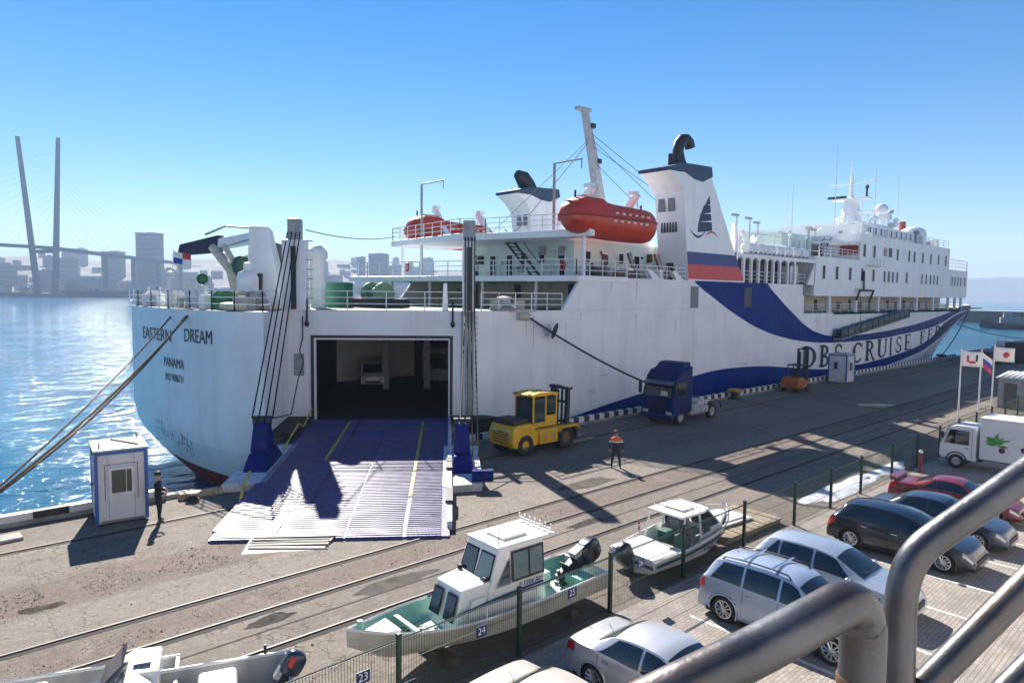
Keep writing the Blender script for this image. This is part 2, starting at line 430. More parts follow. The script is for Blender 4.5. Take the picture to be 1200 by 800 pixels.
def pave_material():
    m = bpy.data.materials.new('parking_pavers'); m.use_nodes = True
    nt = m.node_tree; N = nt.nodes; Lk = nt.links; b = N['Principled BSDF']
    geo = N.new('ShaderNodeNewGeometry')
    br = N.new('ShaderNodeTexBrick'); br.inputs['Scale'].default_value = 1.0
    br.inputs['Brick Width'].default_value = 0.2; br.inputs['Row Height'].default_value = 0.1; br.inputs['Mortar Size'].default_value = 0.008
    br.inputs['Color1'].default_value = (0.25, 0.222, 0.194, 1); br.inputs['Color2'].default_value = (0.33, 0.295, 0.26, 1); br.inputs['Mortar'].default_value = (0.15, 0.13, 0.115, 1)
    Lk.new(geo.outputs['Position'], br.inputs['Vector'])
    nz = N.new('ShaderNodeTexNoise'); nz.inputs['Scale'].default_value = 0.9; nz.inputs['Detail'].default_value = 7; Lk.new(geo.outputs['Position'], nz.inputs['Vector'])
    rp = N.new('ShaderNodeValToRGB'); rp.color_ramp.elements[0].position = 0.45; rp.color_ramp.elements[1].position = 0.72
    Lk.new(nz.outputs['Fac'], rp.inputs[0])
    ml = N.new('ShaderNodeMath'); ml.operation = 'MULTIPLY'; ml.inputs[1].default_value = 0.5; Lk.new(rp.outputs[0], ml.inputs[0])
    mx = N.new('ShaderNodeMixRGB'); mx.inputs['Color2'].default_value = (0.11, 0.1, 0.09, 1)
    Lk.new(ml.outputs[0], mx.inputs[0]); Lk.new(br.outputs['Color'], mx.inputs[1]); Lk.new(mx.outputs[0], b.inputs['Base Color'])
    b.inputs['Roughness'].default_value = 0.85
    bp = N.new('ShaderNodeBump'); bp.inputs['Strength'].default_value = 0.6; bp.inputs['Distance'].default_value = 0.01; bp.invert = True
    Lk.new(br.outputs['Fac'], bp.inputs['Height']); Lk.new(bp.outputs[0], b.inputs['Normal'])
    return m
tag(MB().add([(-10, -20, 0.004), (70, -20, 0.004), (70, 10.95, 0.004), (-10, 10.95, 0.004)], [(0, 1, 2, 3)]).build('car_park', pave_material()), kind='structure')
M_LINE = mat('worn_white_line', (0.62, 0.6, 0.56), 0.8, var=0.3, scale=9, c2=(0.3, 0.29, 0.27))
for x in (7.3, 9.95, 12.6, 15.1, 17.7, 20.4, 22.8, 25.45, 28.1, 30.7, 33.4):
    tag(MB().add([(x-.06, 4.4, 0.008), (x+.06, 4.4, 0.008), (x+.06, 9.6, 0.008), (x-.06, 9.6, 0.008)], [(0, 1, 2, 3)]).build('bay_line', M_LINE), kind='structure')
    tag(MB().add([(x-.35, 4.28, 0.012), (x+.35, 4.28, 0.012), (x+.35, 4.4, 0.012), (x-.35, 4.4, 0.012)], [(0, 1, 2, 3)]).build('bay_line', M_LINE), kind='structure')

def rail(y, x0=-120, x1=300, name='rail'):
    g = MB().box(((x0+x1)/2, y-0.07, 0.004), (x1-x0, 0.2, 0.006)).build(name, M_GROOVE)
    tag(g, kind='structure')
    MB().box(((x0+x1)/2, y+0.035, 0.02), (x1-x0, 0.05, 0.035)).build('rail_head', M_STEEL, g)
for y in (18.7, 17.05, 15.1): rail(y)
rail(26.1)
tag(MB().box((60, 16.0, 0.0035), (300, 0.06, 0.005)).build('joint_groove', M_GROOVE), kind='structure')

# the quay's coping beam and striped kerb blocks
kerb = tag(MB().box((-70, QE-.22, 0.06), (158, 0.4, 0.2)).box((140, QE-.22, 0.06), (236, 0.4, 0.2)).build('quay_kerb', M_CONC), kind='structure')
k_b = mesh_of(MB().box((0, 0, 0.0), (0.496, 0.3, 0.34)), 'kerb_block', M_BLACKP)
k_w = mesh_of(MB().box((0, 0, 0.0), (0.496, 0.3, 0.34)), 'kerb_block', M_WHITEP)
i = 0; x = 23.0
while x < 112:
    place('kerb_block', (k_b, k_w)[i % 2], kerb, (x, QE-.2, 0.32)); i += 1; x += 0.5
k_b2 = mesh_of(MB().box((0, 0, 0.0), (1.09, 0.34, 0.26)), 'kerb_block', M_BLACKP)
k_w2 = mesh_of(MB().box((0, 0, 0.0), (1.09, 0.34, 0.26)), 'kerb_block', M_WHITEP)
for i in range(10): place('kerb_block', (k_b2, k_w2)[i % 2], kerb, (-2.6+1.1*i, QE-.22, 0.28))

# pale concrete slabs, ice and a puddle on the ground
def blob(cx, cy, rx, ry, z, name, m, kind, n=26, seed=1, rough=0.35, h=0.0):
    r = random.Random(seed); k = [r.uniform(1-rough, 1+rough) for _ in range(n)]
    k = [(k[i-1]+2*k[i]+k[(i+1) % n])/4 for i in range(n)]
    poly = [(cx+rx*k[i]*math.cos(2*PI*i/n), cy+ry*k[i]*math.sin(2*PI*i/n)) for i in range(n)]
    mb = MB()
    inner = [(cx+(p[0]-cx)*0.8, cy+(p[1]-cy)*0.8) for p in poly]
    mb.loft([[(p[0], p[1], z) for p in poly], [(p[0], p[1], z+h) for p in inner]], True, True)
    return tag(mb.build(name, m, smooth=60), kind=kind)
M_ICE = mat('dirty_ice', (0.75, 0.77, 0.8), 0.45, var=0.15, scale=2.5, dirt=0.45, bump=0.6, bscale=9)
blob(30.6, 11.95, 3.4, 0.62, 0.006, 'ice_patch', M_ICE, 'stuff', seed=3, rough=0.5, h=0.05)
blob(35.2, 11.75, 2.3, 0.45, 0.006, 'ice_patch', M_ICE, 'stuff', seed=5, rough=0.5, h=0.04)
#blob(15.4, 10.85, 0.9, 0.14, 0.012, 'ice_patch', M_ICE, 'stuff', seed=8, rough=0.4, h=0.02)
#blob(14.6, 10.55, 0.6, 0.12, 0.012, 'ice_patch', M_ICE, 'stuff', seed=9, rough=0.4, h=0.02)
blob(56.0, 19.8, 1.7, 1.0, 0.004, 'puddle', mat('puddle_water', (0.05, 0.06, 0.07), 0.04, spec=0.8), 'structure', seed=4, h=0.002)

# asphalt repairs and oil stains
M_PATCH = mat('dark_asphalt_repair', (.11, .097, .085), .95, spec=.1, var=.2, scale=3, bump=.5, bscale=30); M_OIL = mat('oil_stain', (.075, .067, .058), .95, var=.3, scale=4, spec=.05)
for k, (x, y, rx, ry, m_, nm) in enumerate(((13.5, 20.2, 1.2, .6, M_PATCH, 'asphalt_repair'), (22.5, 19.6, 1.6, .5, M_PATCH, 'asphalt_repair'), (6.8, 16.5, .7, .25, M_OIL, 'oil_stain'), (18.5, 16.2, .9, .22, M_OIL, 'oil_stain'), (2.6, 21.0, .5, .25, M_OIL, 'oil_stain'), (10.5, 16.4, 1.3, .4, M_PATCH, 'asphalt_repair'), (20.8, 6.6, .5, .3, M_OIL, 'oil_stain'), (26, 7.4, .5, .35, M_OIL, 'oil_stain'))):
    blob(x, y, rx, ry, .0025 if y > 11 else .0065, nm, m_, 'structure', seed=40+k, rough=.4, h=.001)

# loose stones of the broken strip
rs = random.Random(5); m_ = MB()
for k in range(8500):
    q = rs.random()
    if q < .62: x, y = rs.uniform(-1, 12.5), rs.gauss(21.7, .62)
    elif q < .85: x, y = rs.uniform(0, 20), rs.gauss(17.85, .36)
    else: x, y = rs.uniform(-1, 30), rs.uniform(13, 28)
    if noise.noise(Vector((x*.8, y*.8, 3))) < -.12 and q < .85: continue
    r = rs.uniform(.008, .024) if rs.random() < .96 else rs.uniform(.024, .05); a = rs.uniform(0, 6.3); o = []
    for i in range(4): o.append((x+r*math.cos(a+i*1.57)*rs.uniform(.7, 1.3), y+r*math.sin(a+i*1.57)*rs.uniform(.7, 1.3), 0.0))
    t_ = (x+rs.uniform(-.3, .3)*r, y+rs.uniform(-.3, .3)*r, r*rs.uniform(.5, 1.0))
    m_.add(o+[t_], [(0, 1, 4), (1, 2, 4), (2, 3, 4), (3, 0, 4)], rs.choice((0, 0, 1, 1, 2)))
tag(m_.build('gravel', [mat('brown_gravel', (.2, .155, .125), .9), mat('reddish_gravel', (.31, .21, .17), .9), mat('pale_gravel', (.38, .34, .3), .9)]), kind='stuff')

# the land across the bay
def hz(c, v=0.2): return mat('far_%02d%02d%02d' % tuple(int(99*x) for x in c), c, 0.9, var=v, scale=0.01)
M_HILL = mat('far_wooded_hill', (0.085, 0.08, 0.075), 0.95, var=0.3, scale=0.012, c2=(0.16, 0.145, 0.13))
def ridge(name, az0, az1, rows, n=60, seed=0, rough=6.0):
    """terrain as rows of (distance, height or table over azimuth)"""
    mb = MB(); rings = []
    for d, h in rows:
        rr = []
        for i in range(n+1):
            az = lerp(az0, az1, i/n); hh = interp(h, az) if isinstance(h, list) else h
            q = noise.noise(Vector((az*0.55, d*0.004, seed)))*rough*(1 if hh > 5 else 0.2)
            rr.append(polar(az, d*(1+0.01*noise.noise(Vector((az*.3, seed, 1)))), hh+q))
        rings.append(rr)
    mb.loft(rings, False, False)
    return tag(mb.build(name, M_HILL, smooth=180), kind='structure')
ridge('far_hill', 50, 100, [(1330, -5), (1345, 1.5), (1480, 6), (1750, [(50, 36), (60, 40), (66, 46), (75, 42), (85, 46), (100, 40)]),
      (2150, [(50, 75), (57, 82), (62, 104), (66, 112), (70, 108), (76, 84), (82, 88), (90, 92), (100, 80)]), (2600, 20)], 70, 2)
ridge('distant_headland', 2, 30, [(4700, -4), (4800, 12), (5000, [(2, 70), (9, 100), (11, 112), (13.2, 122), (14, 126), (16, 120), (24, 110), (30, 60)]),
      (5400, [(2, 90), (9, 138), (11, 145), (13.2, 150), (14, 150), (16, 146), (24, 130), (30, 60)]), (5800, 40)], 60, 5, 10)

bk = MB().prism([(396, 120), (386, 62), (380, 10), (394, 8), (400, 60), (410, 120)], -5, 2.4).build('breakwater', mat('breakwater_concrete', (0.1, 0.095, 0.09), 0.9, var=0.25, scale=0.1))
tag(bk, kind='structure')
MB().prism([(396.3, 119), (386.4, 62), (380.5, 10.6), (393.4, 8.6), (399.3, 60), (409, 119)], 2.4, 2.75).build('capping', mat('pale_capping', (0.5, 0.49, 0.46), 0.8), bk)

def building(name, az, d, w, dp, h, z0, c, label, rz=None, roof=None, group=None, extra=None, tower=None):
    p = polar(az, d); t = thing(name, label, 'building', (p.x, p.y, z0), rz if rz is not None else rad(az-90+random.uniform(-25, 25)), group)
    MB().box((0, 0, h/2-2), (w, dp, h+4)).build('wall', hz(c), t)
    if roof: MB().prismy([(-w/2-.6, h), (w/2+.6, h), (w/2-.5, h+roof), (-w/2+.5, h+roof)], -dp/2-.6, dp/2+.6).build('roof', hz((0.5, 0.5, 0.5) if random.random() < .6 else (0.25, 0.17, 0.14)), t)
    else: MB().box((w*.1, 0, h+1.4), (w*.35, dp*.5, 2.8)).build('roof_house', hz(tuple(x*.8 for x in c)), t)
    if tower:
        f = MB()
        for k in range(int(h/9)): f.box((0, -dp/2-.2, 6+k*9), (w*.92, .5, 3.0))
        f.build('window_band', hz((0.2, 0.22, 0.25)), t)
        MB().box((0, 0, h+.6), (w+2.5, dp+2.5, 1.2)).build('cornice', hz((0.45, 0.46, 0.48)), t)
    return t
building('apartment_tower', 75.55, 1500, 44, 30, 108, 8, (0.3, 0.31, 0.33), 'tall pale tower block with flat overhanging roof, right of the bridge pylons', tower=True)
building('apartment_tower', 58.75, 1650, 40, 30, 92, 6, (0.2, 0.22, 0.27), 'wide blue-grey tower block across the bay, just left of the ferry\'s boat deck', tower=True)
building('apartment_tower', 60.15, 1700, 18, 18, 82, 10, (0.2, 0.22, 0.26), 'slim tower block across the bay, left neighbour of the wide blue-grey tower', tower=True)
building('terminal_hall', 79.2, 1380, 74, 30, 12, 14, (0.3, 0.31, 0.33), 'long low hall with bright white roof on the far shore right of the bridge pylons', roof=5, rz=rad(79.2-90))
building('apartment_slab', 82.9+1.3, 1550, 34, 18, 46, 5, (0.3, 0.32, 0.34), 'broad pale apartment slab behind the far shore, left of the bridge pylons', tower=True)
building('apartment_slab', 80.6, 1600, 34, 20, 58, 10, (0.33, 0.33, 0.34), 'pale apartment slab under the bridge deck just right of the pylons', tower=True)
building('apartment_slab', 77.9, 1700, 40, 22, 74, 14, (0.28, 0.28, 0.3), 'apartment slab with a roof house under the descending bridge deck', tower=True)
rb = random.Random(11)
pal = [(0.42, 0.41, 0.4), (0.3, 0.3, 0.32), (0.5, 0.49, 0.47), (0.34, 0.27, 0.23), (0.22, 0.24, 0.28), (0.4, 0.34, 0.3), (0.6, 0.6, 0.6)]
for k in range(170):
    az = rb.uniform(54, 87.5); d = rb.uniform(1360, 2150)
    zb = interp([(1345, 1.5), (1480, 6), (1750, 42), (2150, 88)], d)-2
    tall = rb.random() < 0.22
    building('far_building', az, d, rb.uniform(10, 34), rb.uniform(10, 18), rb.uniform(24, 42) if tall else rb.uniform(6, 16), zb, rb.choice(pal),
             'small hazy building among the many on the hillside across the bay', roof=None if tall else rb.uniform(2, 5), group='hazy buildings across the bay')

for k in range(110):
    az = rb.uniform(56, 87.8); d = rb.uniform(1348, 1480)
    building('shore_building', az, d, rb.uniform(9, 34), rb.uniform(8, 14), rb.uniform(4, 11), interp([(1345, 1.5), (1480, 6)], d)-1.5, rb.choice(pal+[(.7, .7, .7), (.16, .17, .2)]),
             'low hazy shed among many along the far shore', roof=rb.uniform(1, 3), group='low hazy sheds along the far shore')

# cable-stayed bridge
M_BR = mat('bridge_concrete', (0.2, 0.2, 0.215), 0.8, var=0.1, scale=0.05)
pb = polar(81.95, 1130)
br = thing('cable_bridge', 'tall cable-stayed bridge with two slim leaning pylon legs at far left', 'bridge', (pb.x, pb.y, WATER_Z))
pa = Vector(polar(100, 1010)) - pb; pc = Vector(polar(73.2, 1420)) - pb
dv = (pc-pa).normalized(); nv = Vector((-dv.y, dv.x, 0))
view_r = Vector((math.sin(rad(82.35)), -math.cos(rad(82.35)), 0))
legs = []
for sgn, lean, hh in ((-1, -13.5, 212), (1, 6.5, 216)):
    b0 = view_r*(sgn*9.5) + dv*0; t0 = view_r*(sgn*12.5+lean)+Vector((0, 0, hh))
    m_ = MB(); rings = []
    for q in range(9):
        f = q/8; c = b0.lerp(t0, f); a_ = lerp(8.6, 5.2, f); e_ = lerp(10, 6, f)
        rings.append([c+view_r*(sx*a_/2)+Vector((-view_r.y, view_r.x, 0))*(sy*e_/2) for sx, sy in ((-1, -1), (1, -1), (1, 1), (-1, 1))])
    m_.loft(rings).build('pylon_leg', M_BR, br); legs.append((b0, t0))
MB().box((0, 0, 2.5), (48, 30, 6), rz=rad(82.35-90)).build('pylon_foot', M_BR, br)
cb = MB().tube([legs[0][0].lerp(legs[0][1], .29), legs[1][0].lerp(legs[1][1], .29)], 3.2, 4).build('cross_beam', M_BR, br)
dk = MB()
q0, q1 = pa+Vector((0, 0, 68)), pc+Vector((0, 0, 62)); qm = Vector((0, 0, 69))
for a, b in ((q0, qm), (qm, q1)):
    L_ = (b-a); s_ = nv*13
    dk.hexa([a-s_-Vector((0, 0, 3.2)), b-s_-Vector((0, 0, 3.2)), b+s_-Vector((0, 0, 3.2)), a+s_-Vector((0, 0, 3.2)), a-s_, b-s_, b+s_, a+s_])
dk.build('bridge_deck', M_BR, br)
for f in (0.35, 0.55, 0.75, 0.95):
    c = qm.lerp(q1, f); MB().cyl((c.x, c.y, 0), (c.x, c.y, c.z-3), 4.2, 3.4, 8).build('bridge_pier', M_BR, br)
for k in range(1, 15):
    for sgn, (b0, t0) in zip((-1, 1), legs):
        top = b0.lerp(t0, 0.55+0.03*k)
        for e in (q0, q1):
            MB().tube([top, qm.lerp(e, min(1, 0.075*k*(1.0 if e is q0 else 0.8))) + nv*(-sgn*11)], 0.07, 3).build('stay_cable', M_BR, br)

# ships lying along the far shore
def far_ship(name, az, d, L, h, c, c2, label, house=0.75):
    p = polar(az, d); t = thing(name, label, 'ship', (p.x, p.y, WATER_Z), rad(az-90))
    MB().prismy([(-L/2+3, -1), (L/2-6, -1), (L/2, h), (L/2-2, h+1), (-L/2, h)], -8, 8).build('hull', hz(c), t)
    MB().box((-L*house/2, 0, h+5), (L*.16, 13, 10)).box((-L*house/2, 0, h+11.2), (L*.1, 11, 2.5)).build('superstructure', hz(c2), t)
    m_ = MB()
    for k in range(3): m_.cyl((L*(.05+.15*k), 0, h), (L*(.05+.15*k), 0, h+13), .6, .3, 6); m_.tube([(L*(.05+.15*k), 0, h+3), (L*(.05+.15*k)+9, 0, h+10)], .35, 5)
    m_.build('cargo_derrick', hz((.3, .3, .3)), t)
far_ship('cargo_ship', 78.2, 1150, 120, 9, (0.045, 0.06, 0.08), (0.4, 0.4, 0.4), 'long dark blue cargo ship moored on the far shore below the bridge')
far_ship('cargo_ship', 84.6, 1190, 90, 6, (0.09, 0.08, 0.08), (0.5, 0.5, 0.5), 'low dark ship moored at the far left below the bridge')
far_ship('white_ship', 65.2, 1180, 80, 7, (0.5, 0.5, 0.52), (0.6, 0.6, 0.6), 'white ship moored on the far shore behind the ferry\'s stern rail')

# haze over the bay
hm = bpy.data.materials.new('haze'); hm.use_nodes = True
hm.node_tree.nodes.remove(hm.node_tree.nodes['Principled BSDF'])
pv = hm.node_tree.nodes.new('ShaderNodeVolumePrincipled')
pv.inputs['Color'].default_value = (0.56, 0.75, 1.0, 1); pv.inputs['Density'].default_value = 0.00028; pv.inputs['Anisotropy'].default_value = 0.0
hm.node_tree.links.new(pv.outputs[0], hm.node_tree.nodes['Material Output'].inputs['Volume'])
tag(MB().box((0, 0, 120), (12500, 12500, 252)).build('haze', hm), kind='stuff')
# ---------------------------------------------------------------- the ferry
YS, YC, BH = 31.5, 41.75, 10.25          # starboard side, centre line, half beam
FER = thing('ferry', 'huge white and blue ferry moored along the quay with its stern ramp lowered', 'ferry', (70, YC, WATER_Z))

def hull_material():
    m = mat('hull_paint', (0.84, 0.835, 0.835), 0.38, var=0.04, scale=0.5, dirt=0.36, dirtc=(0.44, 0.36, 0.29), streak=True)
    nt = m.node_tree; N = nt.nodes; Lk = nt.links; b = N['Principled BSDF']
    src = b.inputs['Base Color'].links[0].from_socket
    geo = N.new('ShaderNodeNewGeometry'); sep = N.new('ShaderNodeSeparateXYZ'); Lk.new(geo.outputs['Position'], sep.inputs[0])
    nx = N.new('ShaderNodeMapRange'); nx.inputs['From Min'].default_value = 20; nx.inputs['From Max'].default_value = 150; Lk.new(sep.outputs['X'], nx.inputs['Value'])
    nz_ = N.new('ShaderNodeMapRange'); nz_.inputs['From Min'].default_value = -4; nz_.inputs['From Max'].default_value = 14; Lk.new(sep.outputs['Z'], nz_.inputs['Value'])
    def curve(pts):
        c = N.new('ShaderNodeFloatCurve'); cv = c.mapping.curves[0]
        pts = [((x-20)/130, (z+4)/18) for x, z in pts]
        cv.points[0].location = (0, pts[0][1]); cv.points[1].location = (1, pts[-1][1])
        for p in pts: cv.points.new(*p)
        for p in cv.points: p.handle_type = 'AUTO_CLAMPED'
        c.mapping.update(); Lk.new(nx.outputs[0], c.inputs['Value']); return c.outputs[0]
    def cmp(op, a, c):
        n = N.new('ShaderNodeMath'); n.operation = op; Lk.new(a, n.inputs[0])
        if isinstance(c, float): n.inputs[1].default_value = c
        else: Lk.new(c, n.inputs[1])
        return n.outputs[0]
    zz = nz_.outputs[0]
    U1 = [(60.6, 10.2), (61, 9.6), (63.6, 8.1), (67.1, 6.4), (69.1, 5.5), (72.2, 4.6), (75.4, 4.15), (81.6, 4.0), (87.7, 4.1), (98.1, 4.56), (107.5, 5.29), (117.3, 6.4), (122, 7.0), (126, 7.2)]
    L1 = [(48.0, 10.2), (48.6, 9.6), (51.9, 8.1), (55.8, 6.58), (60.3, 5.2), (64.4, 4.38), (69.3, 3.77), (75.5, 3.4), (86.7, 3.3), (98.2, 3.66), (108.4, 4.2), (114.7, 5.04), (122, 6.2), (150, 7)]
    U2 = [(20, -1.6), (27, -0.9), (34.4, -0.05), (37.9, 0.42), (41.3, 0.79), (48.9, 1.66), (54, 1.96), (59.6, 1.83), (64.7, 1.43), (69.5, 0.94), (75.5, 0.54), (82, 0.52), (89.8, 0.77), (98.6, 1.29), (107.9, 2.4), (114.7, 4.6), (122, 6.0), (150, 7)]
    L2 = [(20, -3.2), (72, -3.0), (77, -1.2), (82.1, -0.4), (89.9, -0.19), (98.7, 0.38), (105.3, 0.96), (114, 2.29), (124.5, 4.86), (134, 6.6), (150, 7)]
    up = cmp('MULTIPLY', cmp('LESS_THAN', zz, curve(U1)), cmp('GREATER_THAN', zz, curve(L1)))
    lo = cmp('MULTIPLY', cmp('LESS_THAN', zz, curve(U2)), cmp('GREATER_THAN', zz, curve(L2)))
    w = cmp('MULTIPLY', cmp('MULTIPLY', cmp('MAXIMUM', up, lo), cmp('LESS_THAN', sep.outputs['Y'], YC)), cmp('GREATER_THAN', sep.outputs['X'], 24.0))
    mx = N.new('ShaderNodeMixRGB'); Lk.new(w, mx.inputs[0]); Lk.new(src, mx.inputs[1])
    bn = N.new('ShaderNodeTexNoise'); bn.inputs['Scale'].default_value = 0.7; bn.inputs['Detail'].default_value = 6
    bt = N.new('ShaderNodeTexCoord'); Lk.new(bt.outputs['Object'], bn.inputs['Vector'])
    br_ = N.new('ShaderNodeValToRGB'); br_.color_ramp.elements[0].color = (0.0015, 0.02, 0.15, 1); br_.color_ramp.elements[1].color = (0.002, 0.03, 0.21, 1)
    Lk.new(bn.outputs['Fac'], br_.inputs[0]); Lk.new(br_.outputs[0], mx.inputs[2])
    m2 = N.new('ShaderNodeMixRGB'); m2.inputs[2].default_value = (0.2, 0.035, 0.025, 1)
    Lk.new(cmp('LESS_THAN', sep.outputs['Z'], -1.85), m2.inputs[0]); Lk.new(mx.outputs[0], m2.inputs[1]); Lk.new(m2.outputs[0], b.inputs['Base Color'])
    # faint plate unevenness and weld seams
    gx = N.new('ShaderNodeTexNoise'); gx.inputs['Scale'].default_value = 0.55; gx.inputs['Detail'].default_value = 2; Lk.new(geo.outputs['Position'], gx.inputs['Vector'])
    bk_ = N.new('ShaderNodeTexBrick'); bk_.inputs['Scale'].default_value = 1; bk_.inputs['Brick Width'].default_value = 6.5; bk_.inputs['Row Height'].default_value = 2.2; bk_.inputs['Mortar Size'].default_value = 0.014
    cx = N.new('ShaderNodeCombineXYZ'); Lk.new(sep.outputs['X'], cx.inputs[0]); Lk.new(sep.outputs['Z'], cx.inputs[1]); Lk.new(cx.outputs[0], bk_.inputs['Vector'])
    hs = N.new('ShaderNodeMath'); hs.operation = 'MULTIPLY_ADD'; hs.inputs[1].default_value = 0.08; Lk.new(bk_.outputs['Fac'], hs.inputs[0]); Lk.new(gx.outputs['Fac'], hs.inputs[2])
    b.inputs['Specular IOR Level'].default_value = .06
    bp = N.new('ShaderNodeBump'); bp.inputs['Strength'].default_value = 0.55; bp.inputs['Distance'].default_value = 0.2
    Lk.new(hs.outputs[0], bp.inputs['Height']); Lk.new(bp.outputs[0], b.inputs['Normal'])
    return m
HULL = hull_material()
SW = mat('ship_white_paint', (0.83, 0.83, 0.83), 0.42, var=0.03, scale=0.8, dirt=0.3, dirtc=(0.4, 0.32, 0.24), streak=True)
SGR = mat('ship_pale_green_paint', (0.62, 0.74, 0.68), 0.45, var=0.06, scale=0.8, dirt=0.2, dirtc=(0.4, 0.32, 0.24), streak=True)
DECKG = mat('green_deck_paint', (0.1, 0.2, 0.15), 0.6, dirt=0.4)
NAVY = mat('navy_paint', (0.018, 0.03, 0.11), 0.4, var=0.15, dirt=0.2)
FUNB = mat('funnel_blue_paint', (0.008, 0.028, 0.2), 0.4, var=0.1)
FUNR = mat('funnel_red_paint', (0.62, 0.035, 0.04), 0.4, var=0.1)
FUNT = mat('funnel_top_paint', (0.025, 0.06, 0.12), 0.5, var=0.15)
SOOT = mat('sooty_steel', (0.03, 0.035, 0.042), 0.55, 0.2)
GREYP = mat('grey_machinery_paint', (0.33, 0.35, 0.36), 0.5, var=0.15, dirt=0.3)
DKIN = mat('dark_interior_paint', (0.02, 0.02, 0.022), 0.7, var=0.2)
BEIGE = mat('beige_paint', (0.6, 0.55, 0.48), 0.6, var=0.08)  # plain beige for the mooring bulkhead and gallery wall
RUST = mat('rusty_steel', (0.2, 0.1, 0.055), 0.8, var=0.3, scale=8)
GREEN = mat('green_machinery_paint', (0.04, 0.22, 0.09), 0.5, var=0.15, dirt=0.2)
CREAM = mat('cream_paint', (0.62, 0.55, 0.42), 0.5, var=0.1, dirt=0.25)
ORANGE = mat('lifeboat_orange', (0.55, 0.05, 0.022), 0.42, var=0.12, scale=2, dirt=0.25, dirtc=(0.3, 0.05, 0.02))
GLS = glass('ship_window_glass', (0.012, 0.016, 0.022), 0.3); GLS.node_tree.nodes['Principled BSDF'].inputs['Specular IOR Level'].default_value = .1
LETT = mat('black_letter_paint', (0.018, 0.02, 0.03), 0.5)
LETN = mat('navy_letter_paint', (0.012, 0.015, 0.045), 0.5)

def bowf(z): return clamp((z+2)/8.6, 0, 1.15)**1.3
def hull_half(x, z):
    f = bowf(z); x0 = 92+30*f; tip = 141+11*f
    if x <= x0: return BH
    return BH*max(0.0, 1-((x-x0)/(tip-x0))**2)
def stbd(x, z): return YC - hull_half(x, z)
A_ = Vector((0.603, 0.798, 0)); E_ = Vector((0.798, -0.603, 0))     # ramp's axis into the ship, and to its right
P4 = Vector((25.9, YS, 0)); P3 = P4 - E_*11.1
TY0, TY1 = 51.85, 35.1
P2 = Vector((13.7, 33.5, 0))
def transom_x(y): return 12.9 - .06*(y-TY1) - .55*(1-((y-43.5)/8.4)**2)
def stern_g(z): return clamp((.4-z)/3.9, 0, 1.2)**1.5
def outline(z, shelf):
    """hull outline at one level: port side from the bow aft, transom, starboard corner, ramp recess, starboard side to the bow"""
    g = stern_g(z)
    f = bowf(z); x0 = 92+30*f; tip = 141+11*f
    pts = []
    for s in (1.0, .93, .85, .75, .6, .45, .3, .15, 0.0):
        x = x0+s*(tip-x0); pts.append((x, YC+BH*(1-s*s)))
    for x in (80, 60, 45, 32, 24, 18, 14): 
        k = clamp((40-x)/28); pts.append((x+1.5*g*k*k, YC+BH-8.5*g*k**1.5))
    yp, ys = YC+BH-8.5*g, TY1+1.2*g
    for q in range(11):
        y = lerp(yp-.15, ys, q/10); pts.append((transom_x(lerp(TY0, TY1, q/10))+2.2*g+(0.25 if q == 0 else 0), y))
    pts.append((P2.x+1.6*g, P2.y+0.9*g))
    if shelf: pts.append((lerp(P2.x, P4.x, .4), lerp(P2.y, P4.y, .4)+.02))
    else: pts.append((P3.x, P3.y))
    pts.append((P4.x, P4.y))
    for x in (34, 48, 62, 76): pts.append((x, YS))
    for s in (0.0, .15, .3, .45, .6, .75, .85, .93): 
        x = x0+s*(tip-x0); pts.append((x, YC-BH*(1-s*s)))
    return [(x, y, z) for x, y in pts]
levels = [(-3.6, 1), (-2.8, 1), (-2.2, 1), (-1.6, 1), (-1.0, 1), (-.4, 1), (-.12, 1), (-.115, 0), (.8, 0), (1.6, 0), (2.4, 0), (3.4, 0), (4.5, 0), (5.6, 0), (6.65, 0)]
rings = [outline(z, sh) for z, sh in levels]
nn = len(rings[0]); i3 = 9+7+11+1      # index of the recess's inner corner
mb = MB()
for r in rings: mb.v += r
for a in range(len(rings)-1):
    for i in range(nn):
        if i == i3 and a >= 7 : continue                # the wall round the car deck's door is built below
        j = (i+1) % nn
        mb.f.append([a*nn+i, a*nn+j, (a+1)*nn+j, (a+1)*nn+i]); mb.mi.append(0)
mb.build('hull', HULL, FER, True, smooth=28)
# aft body above: deck edge at 7.25
top = [(p[0], p[1]) for p in outline(6.65, 0)]
aft = [(p[0], min(p[1], 52)) for p in top[9:i3+2]]
aft = [(68.4, YC+BH)] + aft + [(68.4, YS)]
MB().prism(aft, 6.65, 7.25).build('aft_bulwark', HULL, FER, True)
MB().prism(aft, 7.255, 7.27).build('mooring_deck', DECKG, FER, True)
MB().prism([(p[0], p[1]) for p in [top[k] for k in range(nn) if top[k][0] >= 68.3]][::1], 6.45, 6.66).build('promenade_deck', DECKG, FER, True)
